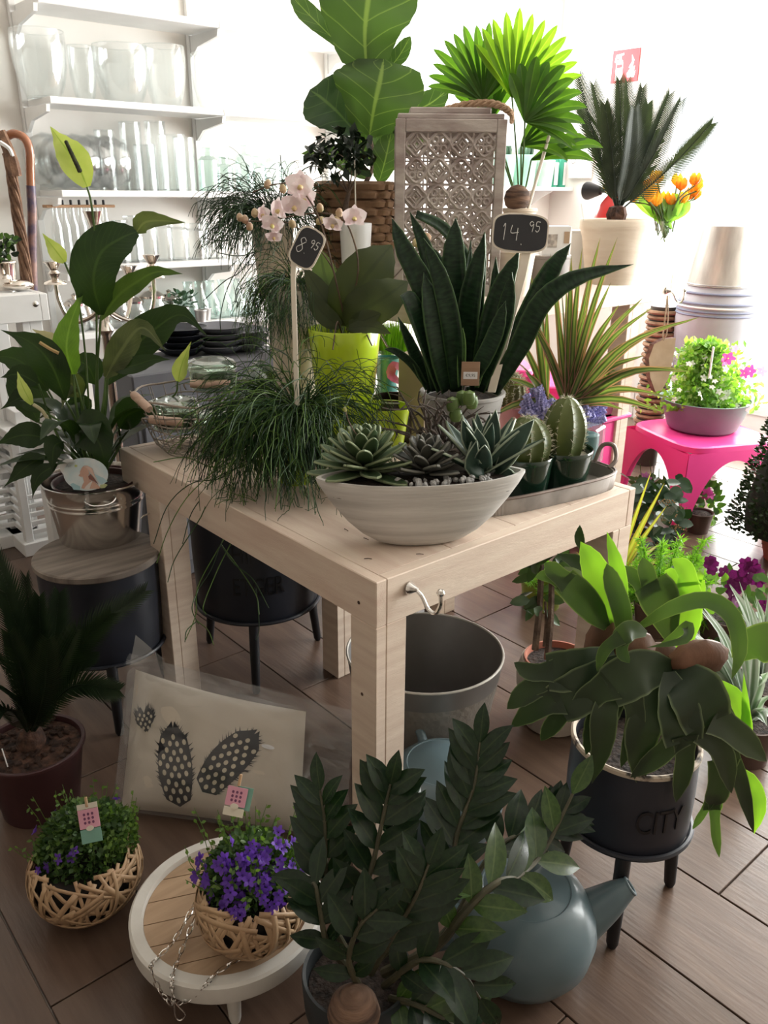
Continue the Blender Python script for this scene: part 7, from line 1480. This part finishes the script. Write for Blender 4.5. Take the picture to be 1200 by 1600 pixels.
# violet pot of bedding plants on the back pink stool
c = RD(935, 640, 3.55); c.z = P(935, 642, 3.55).z; d = depth(c); k = mpx(c)
T = thing('violet_pot', 'mauve pot of green bedding plants seen under the dragon tree leaves', 'potted plant', c); pot(T, c, 25 * k, 31 * k, P(935, 612, d).z - c.z, mat('mauve_plastic', (.42, .14, .26), (.36, .11, .22), .4), fill=.9)
tag(MB().box(Vector((c.x, c.y, c.z / 2 - .002)), (.18, .18, c.z - .004), bev=.01).box(Vector((c.x, c.y, c.z - .014)), (.21, .21, .02), bev=.006).obj('pink_crate', M['pink'], origin=(c.x, c.y, 0)), 'pink plastic crate under the mauve pot of bedding plants', 'crate')
b = MB()
for i in range(500): q = P(rnd(905, 965), rnd(578, 612), d + rnd(-.08, .08)); o = rv(1).normalized(); L = rnd(.02, .035); b.strip([q, q + o * L * .5, q + o * L], [L * .15, L * .55, 0], TOCAM + rv(.6), .2, 2)
b.obj('foliage', bed, T, kind='stuff')
# ---- floor plants, right
def floor_pot(name, label, px, py, r, h, m, cat='potted plant'):
    c = RZ(px, py, 0); T = thing(name, label, cat, c); pot(T, c, r * .78, r, h, m, lip=.004, fill=.92); return T, c, depth(c)
plp = mat('brown_nursery_pot', (.10, .06, .05), (.075, .045, .035), .5); asm = leafmat('asparagus_fern', (.16, .32, .05), (.11, .24, .035), trans=.4)
def feathery(T, pts, n, L, m):
    c = curve(pts, 16); b = MB(); b.tube(c, .0014, 5)
    for i in range(n):
        t = i / n; j = min(14, int(t * 15)); p = c[j].lerp(c[j + 1], t * 15 - j); 
        for q in range(9): o = (rv(1) + (c[j + 1] - c[j]).normalized() * .4).normalized(); b.strip([p, p + o * L * .5, p + o * L * rnd(.6, 1)], [.0026, .003, 0], TOCAM + rv(.5), 0, 1)
    b.obj('plume', m, T)
T, c, d = floor_pot('asparagus_fern', 'bright feathery asparagus fern among the floor plants', 1020, 985, .08, .12, plp)
for i in range(46):
    tx, ty = rnd(945, 1135), rnd(838, 985); q = P(tx, ty, d + rnd(-.14, .25)); feathery(T, [c + UP * .11, c.lerp(q, .5) + UP * .06, q], 34, .04, asm)
T, c, d = floor_pot('asparagus_fern', 'feathery asparagus fern in a lime pot under the table', 845, 945, .09, .15, mat('dull_lime_pot', (.22, .26, .04), (.18, .22, .03), .4))
for i in range(14):
    tx, ty = rnd(812, 885), rnd(868, 965); q = P(tx, ty, d + rnd(-.14, .05)); feathery(T, [c + UP * .14, c.lerp(q, .5) + UP * .05, q], 30, .035, asm)
T, c, d = floor_pot('cordyline', 'yellow-green striped cordyline with long grassy leaves beside the table leg', 950, 960, .07, .12, plp); k = mpx(c + UP * .2)
com = leafmat('yellow_striped_leaf', (.26, .30, .05), (.18, .22, .04), vein=(.42, .40, .12), veinw=.3, edge=(.35, .15, .06), edgew=.85, trans=.4)
for tx, ty, w in [(1038, 755, 10), (1018, 735, 8), (1042, 790, 9), (1030, 850, 12), (1055, 862, 11), (1032, 873, 9), (1060, 880, 14), (985, 820, 10), (960, 850, 9), (1080, 900, 10), (900, 862, 8), (1003, 855, 9), (940, 830, 9), (1020, 900, 9), (925, 880, 8), (990, 775, 8)]:
    q = P(tx, ty, d + rnd(-.05, .2)); leaf(T, [c + UP * .11, c.lerp(q, .5) + UP * .07, q], w * k, com, ws=[.6, 1, 1, .9, .7, .4, 0], n=10, cols=4, fold=.3, face=TOCAM + rv(.3))
# kalanchoe
T, c, d = floor_pot('kalanchoe', 'kalanchoe with thick dark leaves and orange bud clusters in plastic sleeve', 1030, 905, .07, .11, plp)
d += .12; kam = leafmat('kalanchoe_leaf', (.028, .060, .030), (.018, .040, .022), rough=.3, trans=.1); kbm = mat('orange_brown_buds', (.30, .17, .07), (.2, .12, .05), .7, scale=60)
for i in range(120):
    q = P(rnd(980, 1068), rnd(748, 872), d + rnd(-.08, .14)); a = rnd(0, 6.28); o = (_rt * math.cos(a) + UP * math.sin(a) * .6 - _fw * .3).normalized(); leaf(T, [q, q + o * .03, q + o * .065], .05, kam, 'oval', n=7, face=UP + TOCAM + rv(.4), fold=.15)
bud = MB().lathe([(0, -.5), (.4, -.2), (.4, .2), (0, .6)], 6); bdm = mesh('bud', bud.v, bud.f, None, True); bdm.materials.append(kbm)
for i in range(9):
    cx_, cy_ = rnd(995, 1060), rnd(770, 862); e = rnd(-.1, .08)
    for j in range(22): inst(bdm, 'bud', T, P(cx_ + R.gauss(0, 6), cy_ + R.gauss(0, 3), d + e - .03 + R.gauss(0, .008)), Quaternion(), rnd(.005, .009), c)
sl = [P(1022, 800, d - .1), P(1063, 786, d - .1), P(1045, 812, d - .1), P(1020, 838, d - .1)]; MB().add(sl, [(0, 1, 2, 3)]).obj('plastic_sleeve', M['plastic'], T, smooth=False, solid=.0008)
# pink impatiens beyond stool leg, small violet bells
T, c, d = floor_pot('pink_bedding_plant', 'leafy bedding plant with one hot pink flower behind the stool leg', 1090, 830, .06, .10, plp)
d += .1; lfm = leafmat('mid_green_leaf', (.06, .12, .04), (.04, .085, .03), trans=.25)
for i in range(90): q = P(rnd(1070, 1122), rnd(752, 822), d + rnd(-.08, .08)); o = rv(1).normalized(); leaf(T, [q, q + o * .025, q + o * .05], .03, lfm if i % 4 else bed, 'ovate', n=6, cols=2)
for px, py, s in [(1105, 770, 9), (1110, 773, 8), (1103, 775, 7)]: inst(fpk, 'flower', T, P(px, py, d - .1), (-_fw + UP * .4 + rv(.2)).to_track_quat('Z', 'Y'), s * mpx(c), c)
T, c, d = floor_pot('violet_bellflower', 'small plant with violet bells on bare stalks behind the table corner', 1008, 815, .06, .10, plp); d += .15
vb = blossom(leafmat('dull_violet_petal', (.28, .12, .36), (.2, .08, .28), trans=.3))
for px, py in [(1000, 725), (1015, 720), (1022, 728), (1005, 740), (1030, 732)]: stem(T, [P(px, 780, d), P(px + rnd(-4, 4), 755, d), P(px, py, d)], .002, M['stemgreen'], 'stalk')
for i in range(80): q = P(rnd(985, 1042), rnd(745, 800), d + rnd(-.08, .08)); o = rv(1).normalized(); leaf(T, [q, q + o * .02, q + o * .045], .022, lfm, 'lance', n=6, cols=2)
for px, py in [(1012, 747), (1008, 744), (995, 772)]: inst(vb, 'flower', T, P(px, py, d - .09), (-_fw + UP * .3).to_track_quat('Z', 'Y'), 7 * mpx(c), c)
# purple pansies
T, c, d = floor_pot('purple_pansies', 'deep purple pansies among green leaves at the right', 1130, 1005, .10, .12, plp)
d += .05; pam = leafmat('pansy_purple', (.16, .012, .11), (.085, .008, .075), trans=.25, tcol=(1.6, 1, 1.4)); fpa = blossom(pam, 5, 1.0)
for i in range(190): q = P(rnd(1045, 1215), rnd(895, 1030), d + rnd(-.18, .15)); o = rv(1).normalized(); leaf(T, [q, q + o * .022, q + o * .048], .028, lfm if i % 3 else bed, 'ovate', n=6, cols=2)
for px, py, s in [(1111, 880, 12), (1108, 876, 9), (1130, 893, 11), (1155, 905, 20), (1175, 885, 14), (1180, 895, 16), (1150, 915, 17), (1165, 880, 12), (1185, 905, 14), (1145, 930, 16), (1150, 940, 14), (1112, 890, 10), (1195, 945, 12), (1140, 920, 10)]: inst(fpa, 'flower', T, P(px, py, d - .12), (-_fw + UP * .3 + rv(.35)).to_track_quat('Z', 'Y'), s * mpx(c) * .9, c)
# white-striped spider plant
for nm, px, py, tips in [('white-striped spider plant with arching pale leaves behind the fern', 1160, 1180, [(1080, 985), (1100, 1000), (1085, 940), (1110, 960), (1130, 950), (1180, 975), (1060, 1010), (1200, 1050), (1210, 1085), (1195, 1130), (1205, 1110), (1120, 1075), (1140, 1120), (1215, 1150), (1090, 1030), (1070, 970)]), ('upright white-striped spider plant below the pansies', 1180, 1120, [(1140, 912), (1155, 908), (1165, 930), (1180, 930), (1200, 925), (1195, 960), (1150, 950), (1210, 940), (1130, 935), (1170, 960)])]:
    T, c, d = floor_pot('spider_plant', nm, px, py, .085, .13, plp); k = mpx(c + UP * .15); spm = leafmat('white_striped_blade', (.42, .46, .42), (.32, .37, .32), vein=(.12, .20, .10), veinw=.3, trans=.3, tcol=(1.3, 1.4, 1.1))
    for tx, ty in tips + [(a_ + rnd(-18, 18), b_ + rnd(-14, 22)) for a_, b_ in tips]:
        q = P(tx, ty, d + rnd(-.12, .1)); leaf(T, [c + UP * .12, c.lerp(q, .5) + UP * rnd(.07, .12), q], rnd(13, 19) * k, spm, ws=[.5, .9, 1, 1, .85, .6, .3, 0], n=12, cols=4, fold=.3, face=UP + TOCAM * .6)
# ---- wall things
sx0 = U1 - .004
def onwall(px, py): dr = _ray(px, py); t = (U1 - CU) / dr.x; return CAMP + dr * t
A_, B_, D_ = onwall(959, 80), onwall(1002, 74), onwall(956, 131)
yv = (B_ - A_); w = abs(yv.y); hgt = A_.z - D_.z; cc = Vector((U1 - .003, (A_.y + B_.y) / 2, (A_.z + D_.z) / 2))
T = thing('fire_sign', 'red fire extinguisher sign with white pictogram on the white wall', 'sign', cc)
MB().box(cc, (.005, w, hgt), bev=.001).obj('panel', mat('sign_red', (.52, .02, .03), None, .45), T, False); wm_ = mat('sign_white', (.88, .88, .88), None, .5)
def signpoly(pts, nm): 
    MB().add([cc + Vector((-.0032, -(x - .5) * w, (y - .5) * hgt)) for x, y in pts], [tuple(range(len(pts)))]).obj(nm, wm_, T, smooth=False)
signpoly([(.16, .08), (.42, .08), (.42, .62), (.38, .70), (.20, .70), (.16, .62)], 'pictogram'); signpoly([(.24, .70), (.34, .70), (.34, .80), (.24, .80)], 'pictogram'); signpoly([(.14, .86), (.42, .90), (.42, .84), (.24, .79), (.18, .74), (.14, .62), (.10, .64), (.12, .76)], 'pictogram')
signpoly([(.62, .14), (.86, .14), (.9, .34), (.84, .30), (.86, .48), (.78, .40), (.82, .66), (.72, .82), (.74, .62), (.64, .44), (.70, .42), (.58, .26)], 'pictogram')
MB().add([cc + Vector((-.0036, -(x - .5) * w, (y - .5) * hgt)) for x, y in [(.19, .46), (.39, .46), (.39, .56), (.19, .56)]], [(0, 1, 2, 3)]).obj('pictogram_label', bpy.data.materials['sign_red'], T, smooth=False)
# small wall shelf with mint pots and bottles
def onleft(px, py, off): dr = _ray(px, py); t = (V1 - off - CV) / dr.y; return CAMP + dr * t
a, z = onleft(740, 294, .2), onleft(902, 294, .2); zsh = onleft(850, 292, .2).z
T = thing('small_wall_shelf', 'short white wall shelf with mint green pots behind the lantern', 'shelf', Vector(((a.x + z.x) / 2, V1 - .1, zsh - .03)))
MB().box(((a.x + z.x) / 2, V1 - .105, zsh - .012), (z.x - a.x, .2, .024), bev=.002).obj('board', M['white'], T, False)
for u in (a.x + .1, z.x - .25): MB().add([Vector((u + s * .008, y_, z_)) for s in (-1, 1) for y_, z_ in ((V1 - .003, zsh - .026), (V1 - .003, zsh - .12), (V1 - .08, zsh - .07), (V1 - .18, zsh - .026))], [(0, 1, 2, 3), (7, 6, 5, 4)] + [(q, (q + 1) % 4, 4 + (q + 1) % 4, 4 + q) for q in range(4)]).obj('bracket', M['white'], T, False)
mint = mat('mint_ceramic', (.36, .62, .50), (.32, .57, .45), .3); tea_ = mat('mint_green_label', (.06, .42, .28), None, .4)
for i, px in enumerate((785, 818, 846)):
    p = onleft(px, 292, .1); p.z = zsh; k = mpx(p); T = thing('mint_pot', ['leftmost mint green pot on the small wall shelf', 'middle mint green pot with a small cactus on the small wall shelf', 'pale mint pot beside the spray bottles'][i], 'flowerpot', p, 'mint pots'); h = (onleft(px, 242 if i < 2 else 250, .1).z - zsh); pot(T, p, 15 * k, 19 * k, h, mint if i < 2 else mat('pale_mint', (.55, .74, .64), None, .3), fill=.9)
    if i < 2:
        for j in range(7): q = p + Vector((rnd(-.04, .04), rnd(-.04, .04), h)); MB().lathe([(0, -.01), (.016, 0), (.02, .03), (.012, .055), (0, .06)], 9, q, wob=lambda a_, z_: 1 + .1 * math.cos(6 * a_)).obj('succulent', ssm, T)
for i, px in enumerate((862, 876, 891)):
    p = onleft(px, 292, .1); p.z = zsh; k = mpx(p); h = onleft(px, 242, .1).z - zsh; T = thing('care_bottle', ['leftmost white and green plant care bottle', 'middle white and green plant care bottle', 'rightmost white and green plant care bottle'][i], 'bottle', p, 'plant care bottles')
    MB().lathe([(0, 0), (6.6 * k, 0), (7 * k, .01), (7 * k, h * .86), (4 * k, h * .97), (3.5 * k, h)], 20, p).obj('bottle', tea_, T); MB().box(p + Vector((0, -7.1 * k, h * .42)), (9 * k, .004, h * .7), bev=.001).obj('label', M['white'], T, False); MB().lathe([(0, h), (3.6 * k, h), (3.6 * k, h + .03), (0, h + .03)], 14, p).obj('cap', M['white'], T)
p = onwall(910, 255); T = thing('alarm_panel', 'white alarm keypad on the wall beside the sago palm', 'keypad', Vector((U1 - .015, p.y, p.z))); p = T.location.copy()
MB().box(p, (.026, .19, .20), bev=.005).obj('case', M['white'], T, False); MB().torus(p + Vector((-.014, .06, .02)), .02, .003, 20, 6, axis=Vector((1, 0, 0))).obj('dial', M['zinc'], T)
for i in range(4):
    for j in range(3): MB().box(p + Vector((-.0145, -.01 - .025 * j, .05 - .03 * i)), (.004, .016, .018), bev=.001).obj('key', mat('pale_key', (.7, .7, .7)), T, False)
